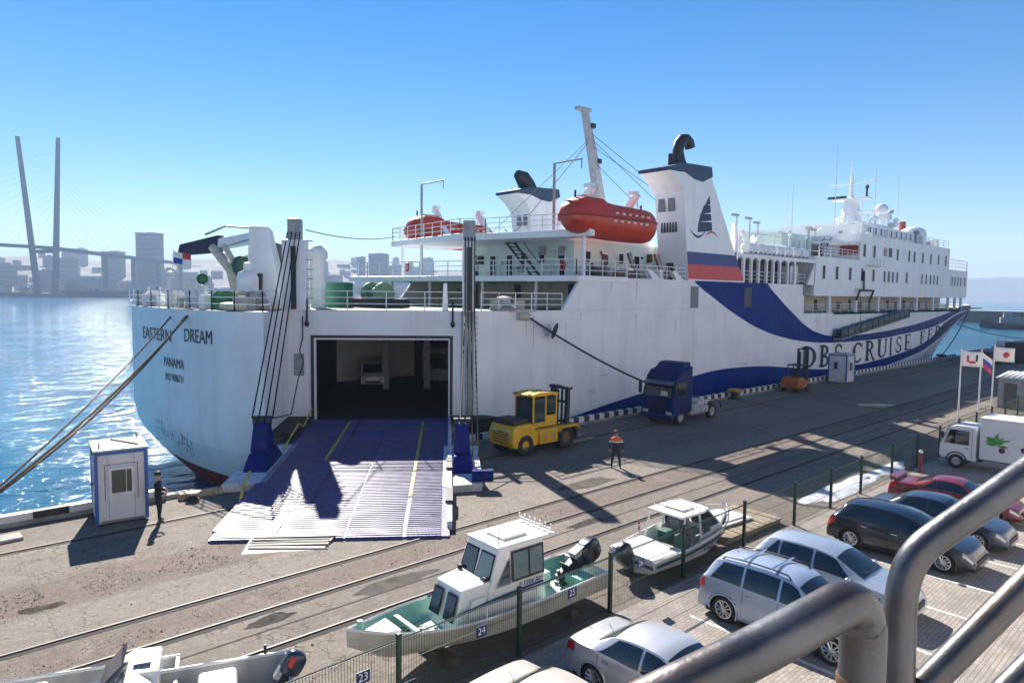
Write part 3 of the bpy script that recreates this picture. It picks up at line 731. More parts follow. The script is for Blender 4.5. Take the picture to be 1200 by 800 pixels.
# wall round the door: s runs along E_ from P3
def dp(s, z, dep=0.0): p = P3 + E_*s + A_*dep; return (p.x, p.y, z)
DS0, DS1, DZ0, DZ1 = 1.5, 9.45, 0.8, 5.62
w = MB()
def slab(mb, s0, s1, z0, z1, d0, d1, m=0):
    return mb.hexa([dp(s0, z0, d0), dp(s1, z0, d0), dp(s1, z0, d1), dp(s0, z0, d1), dp(s0, z1, d0), dp(s1, z1, d0), dp(s1, z1, d1), dp(s0, z1, d1)], m)
slab(w, 0, DS0, -.12, 6.65, 0, .3); slab(w, DS1, 11.1, -.12, 6.65, 0, .3); slab(w, DS0, DS1, -.12, .55, 0, .3); slab(w, DS0, DS1, DZ1, 6.65, 0, .3)
w.build('stern_wall', HULL, FER, True)
f = MB()
slab(f, DS0-.16, DS0, DZ0, DZ1+.16, -.08, .4); slab(f, DS1, DS1+.16, DZ0, DZ1+.16, -.08, .4); slab(f, DS0, DS1, DZ1, DZ1+.16, -.08, .4)
df = f.build('door_frame', mat('black_frame_paint', (0.02, 0.02, 0.025), 0.5), FER, True)
f = MB(); slab(f, DS0+.002, DS0+.1, DZ0, DZ1-.002, .02, .3); slab(f, DS1-.1, DS1-.002, DZ0, DZ1-.002, .02, .3); slab(f, DS0+.1, DS1-.1, DZ1-.1, DZ1-.002, .02, .3)
f.build('door_seal', SW, df, True)
# the car deck inside
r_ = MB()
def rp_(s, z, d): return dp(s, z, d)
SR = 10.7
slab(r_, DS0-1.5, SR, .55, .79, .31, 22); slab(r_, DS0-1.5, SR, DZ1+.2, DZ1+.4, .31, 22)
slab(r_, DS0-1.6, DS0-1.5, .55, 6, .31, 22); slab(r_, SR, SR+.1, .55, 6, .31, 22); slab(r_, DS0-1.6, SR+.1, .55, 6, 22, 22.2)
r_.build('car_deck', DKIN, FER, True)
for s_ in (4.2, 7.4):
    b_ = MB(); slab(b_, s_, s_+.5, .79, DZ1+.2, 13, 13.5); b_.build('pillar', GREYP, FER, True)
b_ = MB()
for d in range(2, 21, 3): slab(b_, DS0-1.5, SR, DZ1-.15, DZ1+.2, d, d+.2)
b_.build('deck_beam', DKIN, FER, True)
# ledges beside the ramp and a fender
RUB = mat('black_rubber', (0.018, 0.018, 0.019), 0.75, bump=.3)
lg = MB(); lg.prism([(13.78, 33.5), (P3.x-.05, P3.y-.05), (P3.x+E_.x*1.4, P3.y+E_.y*1.4), (P3.x+E_.x*1.4-A_.x*4.6, P3.y+E_.y*1.4-A_.y*4.6)], .82, 1.0)
lg.build('ramp_ledge', RUB, FER, True)
q = P3+E_*9.5; lg = MB(); lg.prism([(q.x, q.y), (26.3, 31.3), (26.6, 30.3), (q.x-A_.x*2.2, q.y-A_.y*2.2)], .82, 1.0)
lg.build('ramp_ledge', RUB, FER, True)
MB().prism([(25.0, 31.9), (26.9, 31.45), (27.2, 30.6), (24.9, 30.5)], 0.1, .8).build('rubber_fender', MATS['black_rubber'], FER, True, bevel=.1)

# ---- side plating above the mooring deck, slanted after edge
T = 0.25
MB().hexa([(33.2, YS, 7.25), (55.4, YS, 7.25), (55.4, YS+T, 7.25), (33.2, YS+T, 7.25), (35.1, YS, 9.55), (55.4, YS, 9.55), (55.4, YS+T, 9.55), (35.1, YS+T, 9.55)]).build('side_plating', HULL, FER, True)
MB().hexa([(33.2, 52-T, 7.25), (55.4, 52-T, 7.25), (55.4, 52, 7.25), (33.2, 52, 7.25), (35.1, 52-T, 9.55), (55.4, 52-T, 9.55), (55.4, 52, 9.55), (35.1, 52, 9.55)]).build('side_plating', HULL, FER, True)
for y_ in (YS+T/2, 52-T/2): MB().box((61.9, y_, 8.4), (13.0, T, 2.3)).build('side_plating', HULL, FER, True)
MB().box((50.3, YC, 9.4), (29.6, 19.9, .28)).build('boat_deck_floor', DECKG, FER, True)
# bulkhead behind the mooring deck, its doors
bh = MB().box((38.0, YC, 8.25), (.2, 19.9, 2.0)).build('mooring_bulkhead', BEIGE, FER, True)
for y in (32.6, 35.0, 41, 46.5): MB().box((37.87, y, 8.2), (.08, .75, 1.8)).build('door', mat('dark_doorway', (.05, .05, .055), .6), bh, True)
MB().box((35.9, YS+.5, 7.95), (.3, .8, 1.3)).build('locker', GREYP, FER, True); MB().box((36.6, YS+.7, 8.3), (.5, .5, 2)).build('locker', GREYP, FER, True)
for x_, y_ in ((34.6, 35.5), (33.3, 40), (32, 45), (31, 49)): MB().cyl((x_, y_, 7.27), (x_, y_, 9.2), .12).build('stanchion', SW, FER, True)

# decks B and C as slabs with a white fascia
B_poly = [(34.45, 31.4), (40, 31.4), (40, 52.1), (28.7, 52.1), (28.9, 49.5), (32.0, 39.0)]
MB().prism(B_poly, 9.2, 9.62).build('upper_deck', SW, FER, True, bevel=.04)
C_poly = [(35.6, 31.3), (36.1, 31.3), (37.2, 35.0), (48.0, 35.0), (48.0, 48.5), (38.5, 48.5), (38.5, 52.3), (33.0, 52.3), (32.1, 41.4), (33.3, 39.8)]
MB().prism(C_poly, 12.35, 12.85).build('boat_deck', SW, FER, True, bevel=.04)
# deckhouse between them
dh = MB().box((43.2, YC, 10.98), (10.4, 13.6, 2.75)).build('aft_deckhouse', SGR, FER, True)
MB().box((51.5, YC, 10.98), (7.0, 14.5, 2.75)).build('engine_casing', SW, FER, True)
WIN = lambda w_, h_, fr=.06: (mesh_of(MB().box((0, 0, 0), (w_, .088, h_)), 'window', GLS), mesh_of(MB().box((-w_/2-fr/2, 0, 0), (fr, .1, h_+2*fr)).box((w_/2+fr/2, 0, 0), (fr, .1, h_+2*fr)).box((0, 0, h_/2+fr/2), (w_, .1, fr)).box((0, 0, -h_/2-fr/2), (w_, .1, fr)), 'window_frame', SW))
def win(parent, meshes, loc, rz=0.0):
    rl = root_loc(parent)
    l = (loc[0]-rl[0], loc[1]-rl[1], loc[2]-rl[2])
    place('window', meshes[0], parent, l, rz); place('window_frame', meshes[1], parent, l, rz)
W_DOOR = WIN(.7, 1.75, .08); W_SQ = WIN(.55, .8); W_TALL = WIN(.62, 1.35)
for y, ms, z in ((36.2, W_DOOR, 10.6), (38.3, W_SQ, 11.2), (40.4, W_SQ, 11.2), (42.1, W_DOOR, 10.6), (44.2, W_DOOR, 10.6), (46.6, W_SQ, 11.2), (48, W_SQ, 11.2)):
    win(dh, ms, (37.97, y, z), PI/2)
for x, ms, z in ((39.5, W_SQ, 11.2), (41.4, W_DOOR, 10.6), (43.5, W_SQ, 11.2), (45.5, W_DOOR, 10.6)): win(dh, ms, (x, 34.93, z))
# black stair from deck B to deck C
st = MB()
for k in range(9): st.box((36.9-.0*k, 39.4+.32*k*0-0.0, 0), (.01, .01, .01)) if False else st.box((36.6, 40.5-.33*k, 12.3-.29*k), (.8, .3, .05))
st.tube([(36.15, 40.7, 12.5), (36.15, 37.6, 9.7)], .09, 4).tube([(37.05, 40.7, 12.5), (37.05, 37.6, 9.7)], .09, 4)
st.tube([(36.15, 40.7, 13.4), (36.15, 37.6, 10.6)], .04, 4).tube([(37.05, 40.7, 13.4), (37.05, 37.6, 10.6)], .04, 4)
st.build('stair', SOOT, FER, True)
for x_, y_ in ((36.0, 32.2), (33.6, 48.5), (33.7, 51.5)): MB().cyl((x_, y_, 9.6), (x_, y_, 12.4), .13).build('pillar', SW, FER, True)

# railings
RW = mat('white_rail_paint', (0.8, 0.8, 0.79), 0.5)
def rails(name, pts, **k):
    m_ = MB(); railing(m_, pts, **k); return m_.build(name, RW, FER, True)
rails('railing', [(transom_x(y)+.1, y, 7.27) for y in (51.7, 49, 46, 43, 40, 37.5, 35.3)]+[(13.75, 33.65, 7.27)], h=1.05)
rails('railing', [(13.75, 33.65, 7.27), (P3.x-1.3, P3.y-1.7, 7.27)], h=1.05)
rails('railing', [(P3.x+E_.x*1.2, P3.y+E_.y*1.2, 7.27), (P4.x-E_.x*.9, P4.y-E_.y*.9, 7.27)], h=1.1, step=2.2)
rails('railing', [(26.2, YS+.08, 7.27), (33.2, YS+.08, 7.27)], h=1.1, step=1.5)
rails('railing', [(12, 51.8, 7.27), (33, 51.8, 7.27)], h=1.05, step=2)
rails('railing', [(40, 31.5, 9.62), (34.5, 31.5, 9.62), (32.05, 39.05, 9.62), (28.95, 49.5, 9.62), (28.75, 52, 9.62)], h=1.1, step=1.3)
rails('railing', [(40, 31.6, 9.56), (47.6, 31.6, 9.56)], h=1.0, step=1.3)
rails('railing', [(36.05, 31.4, 12.85), (35.65, 31.4, 12.85), (33.4, 39.8, 12.85), (32.2, 41.4, 12.85), (33.1, 52.2, 12.85), (38.4, 52.2, 12.85)], h=1.1, step=1.3)

# ---- funnels with their fins, stripes and emblem
SOUTH = mat('emblem_navy', (0.012, 0.03, 0.1), 0.5); EMR = mat('emblem_red', (0.6, 0.06, 0.05), 0.5)
SLAT = mat('grey_louvre', (0.2, 0.21, 0.23), 0.6)
def funnel(side):
    sg = 1 if side > 0 else -1                     # +1: starboard
    Y = lambda q: q if sg > 0 else 2*YC-q          # mirrored about the centre line
    fx = lambda z: 46.7+(18.2-z)*0.145             # after edge
    gx = lambda z: 50.75+(18.4-z)*0.672            # slanted forward edge
    body = MB()
    zs = (9.5, 11.9, 14, 16, 17.2, 18.35)
    body.loft([[(fx(z), Y(YS+.02), z), (gx(z), Y(YS+.02), z), (gx(z)-.3, Y(34.3), z), (fx(z), Y(34.3), z)] for z in zs])
    fb = body.build('funnel', SW, FER, True)
    cap = MB()
    # fin: overhangs aft, curls down to the casing
    prof = [(44.9, 18.05), (44.95, 18.3), (46.6, 18.75), (47.8, 18.85), (50.85, 18.98), (51.05, 18.2), (49.6, 17.62), (48.4, 17.7), (47.0, 18.1)]
    cap.prismy(prof, Y(YS-.03), Y(34.5))
    fc = cap.build('funnel_top', FUNT, fb, True)
    und = MB(); und.prismy([(45.05, 18.02), (46.95, 18.05), (48.3, 17.67), (49.5, 17.6), (50.8, 17.9), (51.1, 17.6), (49, 17.1), (46.9, 16.6), (46.1, 17.4)], Y(YS-.01), Y(34.45))
    und.build('fin_fairing', SW, fb, True)
    ex = MB()
    if sg > 0:
        ex.tube([(48.6, Y(33), 18.5), (48.3, Y(33), 19.4), (48.15, Y(33), 20.1), (48.3, Y(33), 20.7), (48.7, Y(33), 21.1), (49.25, Y(33), 21.2), (49.7, Y(33), 21.0), (49.9, Y(33), 20.6)], [.7, .52, .46, .46, .47, .47, .45, .42], 14)
        ex.cyl((46.6, Y(32.6), 18.6), (46.6, Y(32.6), 19.6), .22, .2, 8)
    else:
        ex.tube([(48.2, Y(33), 18.4), (47.7, Y(33), 19.2), (47.1, Y(33), 19.9), (46.4, Y(33), 20.15)], [.9, .85, .75, .45], 12)
    ex.build('exhaust_pipe', SOOT, fb, True, smooth=50)
    for z in (17.35, 15.65):                      # pairs of louvred windows on the after face
        for y in (33.65, 32.7):
            d = MB().box((fx(z)-.03, Y(y), z), (.12, .62, 1.05)); d.build('louvre_window', SLAT, fb, True)
    for k in range(6):
        MB().box((fx(13.9)-.03, Y(33.75-.27*k), 13.85), (.12, .1, .8)).build('vent_slot', SOOT, fb, True)
    MB().box((fx(10.4)-.05, Y(33.2), 10.3), (.1, .7, 1.4)).build('door', SOOT, fb, True)
    y0, y1 = Y(YS-.006), Y(YS+.1)
    for a, b, mm in ((10.87, 11.88, FUNB), (9.67, 10.87, FUNR)):
        MB().prismy([(fx(a)+.02, a), (gx(a)+.01, a), (gx(b)+.01, b), (fx(b)+.02, b)], y0, y1).build('painted_stripe', mm, fb, True)
    yl = Y(YS+.005); yo = Y(YS-.012)
    def flat(name, polys, mm):
        m_ = MB()
        for p in polys: m_.prismy(p, yl, yo)
        m_.build(name, mm, fb, True)
    sail = []
    cuts = [(16.63, 15.95), (15.85, 15.25), (15.12, 14.6), (14.45, 13.75)]
    L_ = [(13.7, 49.05), (14.3, 49.1), (15.05, 49.35), (15.8, 49.85), (16.3, 50.3), (16.65, 50.62)]
    R_ = [(13.7, 51.2), (14.4, 51.12), (15.2, 50.92), (16.0, 50.8), (16.65, 50.66)]
    for t_, b_ in cuts:
        sail.append([(interp(L_, b_), b_-.25), (interp(L_, (t_+b_)/2), (t_+b_)/2-.2), (interp(L_, t_), t_-.1), (interp(R_, t_), t_), (interp(R_, b_), b_)])
    flat('sail_emblem', sail, SOUTH)
    sw_ = []
    for k in range(8):
        f0, f1 = k/8, (k+1)/8
        q = lambda f: (48.0+2.2*f, 13.62-.45*math.sin(PI*f*.85)-.1*f+.35*f*f)
        th = lambda f: .02+.16*math.sin(PI*f)
        sw_.append([(q(f0)[0], q(f0)[1]-th(f0)), (q(f1)[0], q(f1)[1]-th(f1)), (q(f1)[0], q(f1)[1]+.01), (q(f0)[0], q(f0)[1]+.01)])
    flat('wave_emblem', sw_, SOUTH)
    sw_ = []
    for k in range(6):
        f0, f1 = k/6, (k+1)/6
        q = lambda f: (50.3+1.8*f, 13.36+.36*math.sin(PI*f))
        th = lambda f: .02+.12*math.sin(PI*f)
        sw_.append([(q(f0)[0], q(f0)[1]-th(f0)), (q(f1)[0], q(f1)[1]-th(f1)), (q(f1)[0], q(f1)[1]+.01), (q(f0)[0], q(f0)[1]+.01)])
    flat('arc_emblem', sw_, EMR)
    return fb
funnel(1); funnel(-1)
MB().box((48.85, YS-.01, 8.2), (1.1, .05, 1.75)).build('grey_vent', SLAT, FER, True)
MB().box((57.45, YS-.01, 8.25), (1.3, .05, 1.8)).build('side_port', mat('dark_navy_port', (.006, .01, .05), .4), FER, True)

# ---- promenade with arched openings, X 55.4 to 71
pr_ = MB()
xs = [55.4, 56.7, 58.05, 59.4, 60.9, 62.2, 63.5, 65.1, 66.6]
pr_.box((63.2, YS+.12, 11.98), (15.6, .24, .34))
for k, x in enumerate(xs[1:]): pr_.box((x, YS+.12, 10.68), (.24, .24, 2.26))
for a, b in zip(xs, xs[1:]):                       # arched heads
    c = (a+b)/2; r = (b-a)/2-.12; poly = [(a+.12, 11.82)] + [(c-r*math.cos(PI*q/8), 11.82-.42+.42*math.sin(PI*q/8)) for q in range(9)] + [(b-.12, 11.82)]
    for q in range(8):
        p0, p1 = poly[1+q], poly[2+q]; pr_.prismy([(p0[0], p0[1]), (p1[0], p1[1]), (p1[0], 11.82), (p0[0], 11.82)], YS+.02, YS+.22)
pr_.hexa([(69.4, YS, 9.55), (71.05, YS, 9.55), (71.05, YS+.24, 9.55), (69.4, YS+.24, 9.55), (70.9, YS, 11.82), (71.05, YS, 11.82), (71.05, YS+.24, 11.82), (70.9, YS+.24, 11.82)])
pm = pr_.build('promenade_arcade', SW, FER, True)
m_ = MB(); railing(m_, [(55.6, YS+.3, 9.56), (69.4, YS+.3, 9.56)], h=1.05, step=1.4); m_.build('railing', RW, pm, True)
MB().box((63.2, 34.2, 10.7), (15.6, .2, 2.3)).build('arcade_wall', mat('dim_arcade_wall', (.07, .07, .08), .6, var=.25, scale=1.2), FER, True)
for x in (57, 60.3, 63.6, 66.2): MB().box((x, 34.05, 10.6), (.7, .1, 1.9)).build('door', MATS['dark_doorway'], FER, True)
MB().box((68.2, 33.0, 10.5), (1.6, 1.2, 1.9)).build('white_locker', SW, FER, True)
MB().box((63.2, YC, 12.02), (15.6, 20.4, .26)).build('sun_deck', SW, FER, True)
MB().box((63.2, YC, 9.5), (15.6, 20, .2)).build('promenade_floor', DECKG, FER, True)
m_ = MB(); railing(m_, [(56.5, YS+.5, 12.2), (73, YS+.5, 12.2)], h=1.9, bars=2, step=3.2); m_.build('railing', RW, FER, True)
raft_m = mesh_of(MB().lathe([(.02, -.78), (.42, -.76), (.48, -.6), (.5, -.08), (.53, -.06), (.53, .06), (.5, .08), (.48, .6), (.42, .76), (.02, .78)], 14, R=Matrix.Rotation(PI/2, 3, 'Y')), 'life_raft', SW, 40)
rf_m = mesh_of(MB().box((-.45, 0, -.45), (.1, .9, .3)).box((.45, 0, -.45), (.1, .9, .3)), 'cradle', GREYP)
for k in range(7):
    if k in (3,): pass
    o = tag(link('life_raft', raft_m), ('first', 'second', 'third', 'fourth', 'fifth', 'sixth', 'seventh')[k]+' white life-raft canister counted from the near striped funnel', 'life raft', 'life-raft canisters in a row')
    o.location = (59.0+1.75*k, YS+.75, 12.75); place('cradle', rf_m, o, (0, 0, 0))

# ---- accommodation block, windows, open gallery below
H1 = MB().box((97.85, YC, 10.52), (53.9, 20.5, 4.14)).build('accommodation_block', SW, FER, True)       # x 70.9..124.8, z 8.45..12.59
H2 = MB().box((99.0, YC, 14.1), (33.0, 20.48, 3.02)).build('upper_accommodation', SW, FER, True)        # x 82.5..115.5
W_T = WIN(.66, 1.4, .035); W_S = WIN(.58, 1.3, .035); W_W = WIN(1.1, 1.1, .05)
for x in (73.0, 76.3, 79.8, 83.2, 86.6, 97.8): win(H1, W_T, (x, YS-.02, 10.95))
for x in (90.1, 91.5, 92.9, 94.4, 103.7, 105.4, 107.2, 108.7, 110.2, 117.0, 118.4, 119.9, 121.3, 123.4): win(H1, W_S, (x, YS-.02, 10.9))
for x in (83.6, 86.6, 94.2, 98.4, 100.4, 103.7, 107.0, 110.3, 113.6): win(H2, W_T, (x, YS-.01, 13.75))
wr = mesh_of(MB().box((0, 0, 0), (1.05, .05, 1.0)), 'curtained_window', mat('red_curtain_glass', (.25, .05, .05), .1))
place('curtained_window', wr, H2, (90.2-70, YS-.02-YC, 13.9-WATER_Z)); win(H2, W_W, (91.7, YS-.01, 13.9))
for x in (75, 82, 89, 96, 103, 110, 117):
    pass
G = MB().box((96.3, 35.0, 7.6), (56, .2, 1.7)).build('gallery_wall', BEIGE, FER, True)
rb = random.Random(4)
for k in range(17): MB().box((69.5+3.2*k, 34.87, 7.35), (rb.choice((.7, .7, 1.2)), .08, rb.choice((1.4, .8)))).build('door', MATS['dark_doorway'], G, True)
pillar_m = mesh_of(MB().box((0, 0, 0), (.42, .3, 1.82)), 'gallery_pillar', SW)
for x in (68.6, 75, 82.2, 88.9, 96.1, 102.5, 109.3, 116.3, 119.6, 122.7): place('gallery_pillar', pillar_m, FER, (x-70, YS+.16-YC, 7.55-WATER_Z))
m_ = MB(); railing(m_, [(69, YS+.2, 6.66), (124, YS+.2, 6.66)], h=.9, bars=3, step=2.3, r=.03); m_.build('railing', RW, FER, True)
MB().box((103, YC, 6.75), (69, 19, .18)).build('gallery_floor', DECKG, FER, True)
MB().box((96.5, YC+2, 7.6), (56, 16, 1.7)).build('inner_house', SW, FER, True)
# fore part: low rail, forecastle bulwark
m_ = MB(); railing(m_, [(115.6, YS+.1, 12.6), (124.7, YS+.1, 12.6), (124.7, 52, 12.6)], h=1.5, bars=3, step=1.6, r=.04); m_.build('railing', RW, FER, True)
bw = MB(); ra, rb2 = [], []
for k in range(17):
    x = lerp(122.0, 151.9, k/16); y = stbd(x, 6.6); ra.append((x, y)); 
poly = ra + [(x, 2*YC-y) for x, y in ra[::-1]]
bw.loft([[(p[0], p[1], 6.6) for p in ra], [(p[0]+.15, p[1]-.02, 7.35) for p in ra]], False, False)
bw.loft([[(p[0], 2*YC-p[1], 6.6) for p in ra], [(p[0]+.15, 2*YC-p[1]+.02, 7.35) for p in ra]], False, False)
fw_ = bw.build('bow_bulwark', HULL, FER, True); 
md = fw_.modifiers.new('thickness', 'SOLIDIFY'); md.thickness = .12
# bridge wing recess: an open dark bay with a red panel and stairs
MB().box((79.5, YS+1.6, 14.4), (5.6, 3, .2)).build('wing_roof', SW, FER, True)
MB().box((82.3, YS+1.2, 13.9), (.15, 2, 1.3)).build('red_panel', mat('dark_red_paint', (.3, .03, .03), .5), FER, True)
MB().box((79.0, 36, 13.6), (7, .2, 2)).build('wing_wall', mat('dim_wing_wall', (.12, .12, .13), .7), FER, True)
m_ = MB(); railing(m_, [(72, YS+.15, 12.62), (82.4, YS+.15, 12.62)], h=1.0, step=1.5); m_.build('railing', RW, FER, True)
m_ = MB()
for k in range(9): m_.box((75.4+.27*k, 33.2, 12.7+.25*k), (.26, .8, .05))
m_.tube([(75.2, 32.8, 12.6), (77.8, 32.8, 15)], .07, 4).tube([(75.2, 33.6, 12.6), (77.8, 33.6, 15)], .07, 4).build('stair', SOOT, FER, True)
MB().box((74.5, 40, 13.9), (6, 9, 2.6)).build('deckhouse', SGR, FER, True)
MB().box((79.5, 43, 15.3), (8, 11, .8)).build('deckhouse', SGR, FER, True)
MB().box((70, 35, 13.7), (2.2, 1.6, 2.2)).build('deck_locker', SGR, FER, True); MB().cyl((72, 36, 12.6), (72, 36, 15.4), .35).build('ventilator', SGR, FER, True)
for x_, y_, h_ in ((74, 34.5, 14.4), (77, 35, 15.2)): MB().cyl((x_, y_, 12.6), (x_, y_, h_), .3, .25).build('ventilator', SGR, FER, True)
# pilot ladder platform on the side
m_ = MB(); railing(m_, [(84.3, YS-.5, 12.1), (88.4, YS-.5, 12.1)], h=.8, bars=2, step=1.0); m_.box((86.3, YS-.3, 12.06), (4.2, .6, .06)); m_.build('side_platform', RW, FER, True)
# wheelhouse and top hamper
H3 = MB().prism([(88, 33.5), (109, 33.2), (111, 36), (111, 47.5), (109, 50.3), (88, 50)], 15.6, 17.3).build('wheelhouse', SW, FER, True)
for k in range(11): win(H3, W_SQ, (90+1.75*k, 33.33-.012*k, 16.6))
MB().box((101, YC, 17.85), (12, 11, 1.1)).build('monkey_island', SW, FER, True)
MB().box((106.5, 37.5, 16.6), (5, 5, 2.4)).build('chart_house', SW, FER, True)
MB().lathe([(1.7, 15.6), (1.75, 17.6), (1.5, 18.2), (.8, 18.6), (.05, 18.7)], 16, (110.5, 35.0, 0)).build('round_house', SW, FER, True, smooth=50)
m_ = MB(); railing(m_, [(84, YS+.2, 15.6), (115.3, YS+.2, 15.6)], h=1.05, step=2.2); railing(m_, [(95.2, 36.4, 18.4), (107, 36.4, 18.4)], h=1.0, step=2); m_.build('railing', RW, FER, True)
MB().box((114, YC-6, 16.2), (1.2, 6, 1.3)).build('bridge_wing_screen', SW, FER, True)
rb = random.Random(9)
for k in range(14):
    x = rb.uniform(84, 114); y = rb.uniform(32.5, 36); h = rb.uniform(.6, 1.6)
    m_ = MB()
    if k % 2: m_.box((x, y, 15.6+h/2), (rb.uniform(.5, 1.8), .9, h))
    else: m_.cyl((x, y, 15.6), (x, y, 15.6+h), .14).lathe([(.14, h), (.4, h+.15), (.42, h+.4), (.05, h+.6)], 8, (x, y, 15.6))
    m_.build('deck_fitting', rb.choice((SW, SW, SGR, GREYP)), FER, True)
MB().cyl((110.6, 36.5, 18), (110.6, 36.5, 19.5), .45).build('red_lamp_post', mat('dull_red_paint', (.4, .06, .05), .6), FER, True)
for x, y, h in ((86, 36, 27), (104, 38, 27), (113, 38, 26.5), (79, 38, 22), (97, 37, 22), (92, 45, 23)): MB().cyl((x, y, 16), (x, y, h), .06, .03, 5).build('whip_antenna', RW, FER, True)
for x, y in ((63, 36), (66.5, 36.5), (71, 38), (83, 37), (88.5, 36), (60, 37)):
    MB().cyl((x, y, 12.1), (x, y, 16.4), .07, .06, 6).box((x-.3, y, 16.4), (1.0, .3, .22)).build('deck_lamp', GREYP, FER, True)
# radar mast
ms = MB().lathe([(1.75, 18.3), (1.35, 20.2), (1.05, 22.2), (.95, 22.8), (.3, 23)], 14, (105.2, YC, 0)).build('radar_mast', SW, FER, True, smooth=50)
MB().cyl((105.2, YC, 22.9), (105.2, YC, 26.4), .35, .2, 8).cyl((105.2, YC, 26.4), (105.2, YC, 28.2), .09, .05, 6).tube([(104.9, YC+3.2, 25), (105.2, YC, 24.9), (105.4, YC-3.0, 25.3)], .1, 5).build('topmast', SW, ms, True)
MB().box((105.2, YC, 22.7), (2.0, 5.2, .2)).box((105.2, YC-1.5, 20.8), (1.6, 3.4, .15)).build('mast_platform', SW, ms, True)
MB().box((105, YC+2, 23.1), (.4, 2.6, .3)).cyl((105, YC-2.2, 22.8), (105, YC-2.2, 24.2), .15, .15, 6).ball((105, YC-2.2, 24.3), .3, 8).build('radar_scanner', SOOT, ms, True)
MB().cyl((107, 38.2, 18), (107, 38.2, 20.4), .16, .16, 8).ball((107, 38.2, 21.1), (.95, .95, .85), 12).build('satellite_dome', SW, FER, True, smooth=180)

# gangway along the side
gw = thing('gangway', 'long sloping accommodation ladder with canvas sides hanging on the ferry\'s white flank', 'gangway', (86, YS-.6, 4.6))
m_ = MB()
def gpt(f, z=0.0, y=0.0): return (lerp(-10.2, 10.4, f), y, lerp(-.75, 1.35, f)+z)
m_.hexa([gpt(0, -.12, -.45), gpt(1, -.12, -.45), gpt(1, -.12, .45), gpt(0, -.12, .45), gpt(0, 0, -.45), gpt(1, 0, -.45), gpt(1, 0, .45), gpt(0, 0, .45)])
m_.build('walkway', GREYP, gw)
CANV = mat('grey_green_canvas', (0.13, 0.17, 0.18), 0.8, var=0.3, scale=1.5, c2=(0.05, 0.07, 0.08))
for y in (-.42, .42):
    m_ = MB(); n_ = 30
    m_.loft([[Vector(gpt(k/n_, .0, y+.03*math.sin(k*2.2))) for k in range(n_+1)], [Vector(gpt(k/n_, .95+.05*math.sin(k*1.9), y)) for k in range(n_+1)]], False, False)
    o = m_.build('canvas_side', CANV, gw, smooth=180); o.modifiers.new('thickness', 'SOLIDIFY').thickness = .02
post_m = mesh_of(MB().box((0, 0, .5), (.07, .07, 1.1)), 'gangway_post', mat('worn_brown_post', (.12, .09, .07), .7))
for k in range(13):
    p = gpt(k/12, 0, -.47); place('gangway_post', post_m, gw, p)
m_ = MB(); m_.tube([gpt(.3, 4.2, .2), gpt(.3, .9, 0)], .03, 4).tube([gpt(.95, 2.6, .2), gpt(.95, .9, 0)], .03, 4); m_.build('fall_wire', SOOT, gw)
m_ = MB().tube([(81.6, YS-.15, 8.05), (81.6, YS-.5, 9.15), (85.6, YS-.5, 9.15), (85.6, YS-.15, 8.05)], .13, 6).cyl((83.5, YS-.2, 9.1), (83.5, YS-.15, 11.4), .1, .1, 6)
m_.build('gangway_davit', SOOT, FER, True)
# pale wash area behind the gangway is dirt in the paint; scuffs under the name
def tx(yy, zz):
    g = stern_g(zz); yp, ys = YC+BH-8.5*g, TY1+1.2*g
    return transom_x(lerp(TY1, TY0, clamp((yy-ys)/(yp-ys)))) + 2.2*g - .02
rb = random.Random(77); m_ = MB()
for k in range(170):
    t_ = rb.random(); y = lerp(46.2, 41.6, t_)-1.2+rb.gauss(0, .3); z = lerp(-.1, -.9, t_*rb.uniform(.4, 1))+rb.gauss(0, .32)
    h = rb.uniform(.03, .3); w_ = rb.uniform(.02, .09); sl = rb.uniform(-.06, .14)
    m_.add([(tx(y, z), y, z), (tx(y-w_, z), y-w_, z), (tx(y-w_-sl, z+h), y-w_-sl, z+h), (tx(y-sl-w_*.5, z+h*.8), y-sl-w_*.5, z+h*.8)], [(0, 1, 2, 3)])
tag(m_.build('scuff_marks', mat('scuff_black', (.06, .08, .11), .7), FER, True), kind='stuff')

# ---- lettering
def transom_text(txt, size, y, z, sx):
    o = text_mesh(txt, size, 'ship_name', LETT, FER, sx)
    g = lambda zz: 2.2*stern_g(zz)
    for v in o.data.vertices:
        yy, zz = y - v.co.x, z + v.co.y
        v.co = (transom_x(yy)+g(zz)-.03+v.co.z-70, yy-YC, zz-WATER_Z)
    return o
transom_text('EASTERN', 1.05, 44.9, 5.62, 1.22); transom_text('DREAM', 1.06, 38.9, 5.78, 0.95)
transom_text('PANAMA', 0.76, 42.1, 4.1, 0.95); transom_text('IMO 9086711', 0.6, 42.0, 3.25, 0.8)

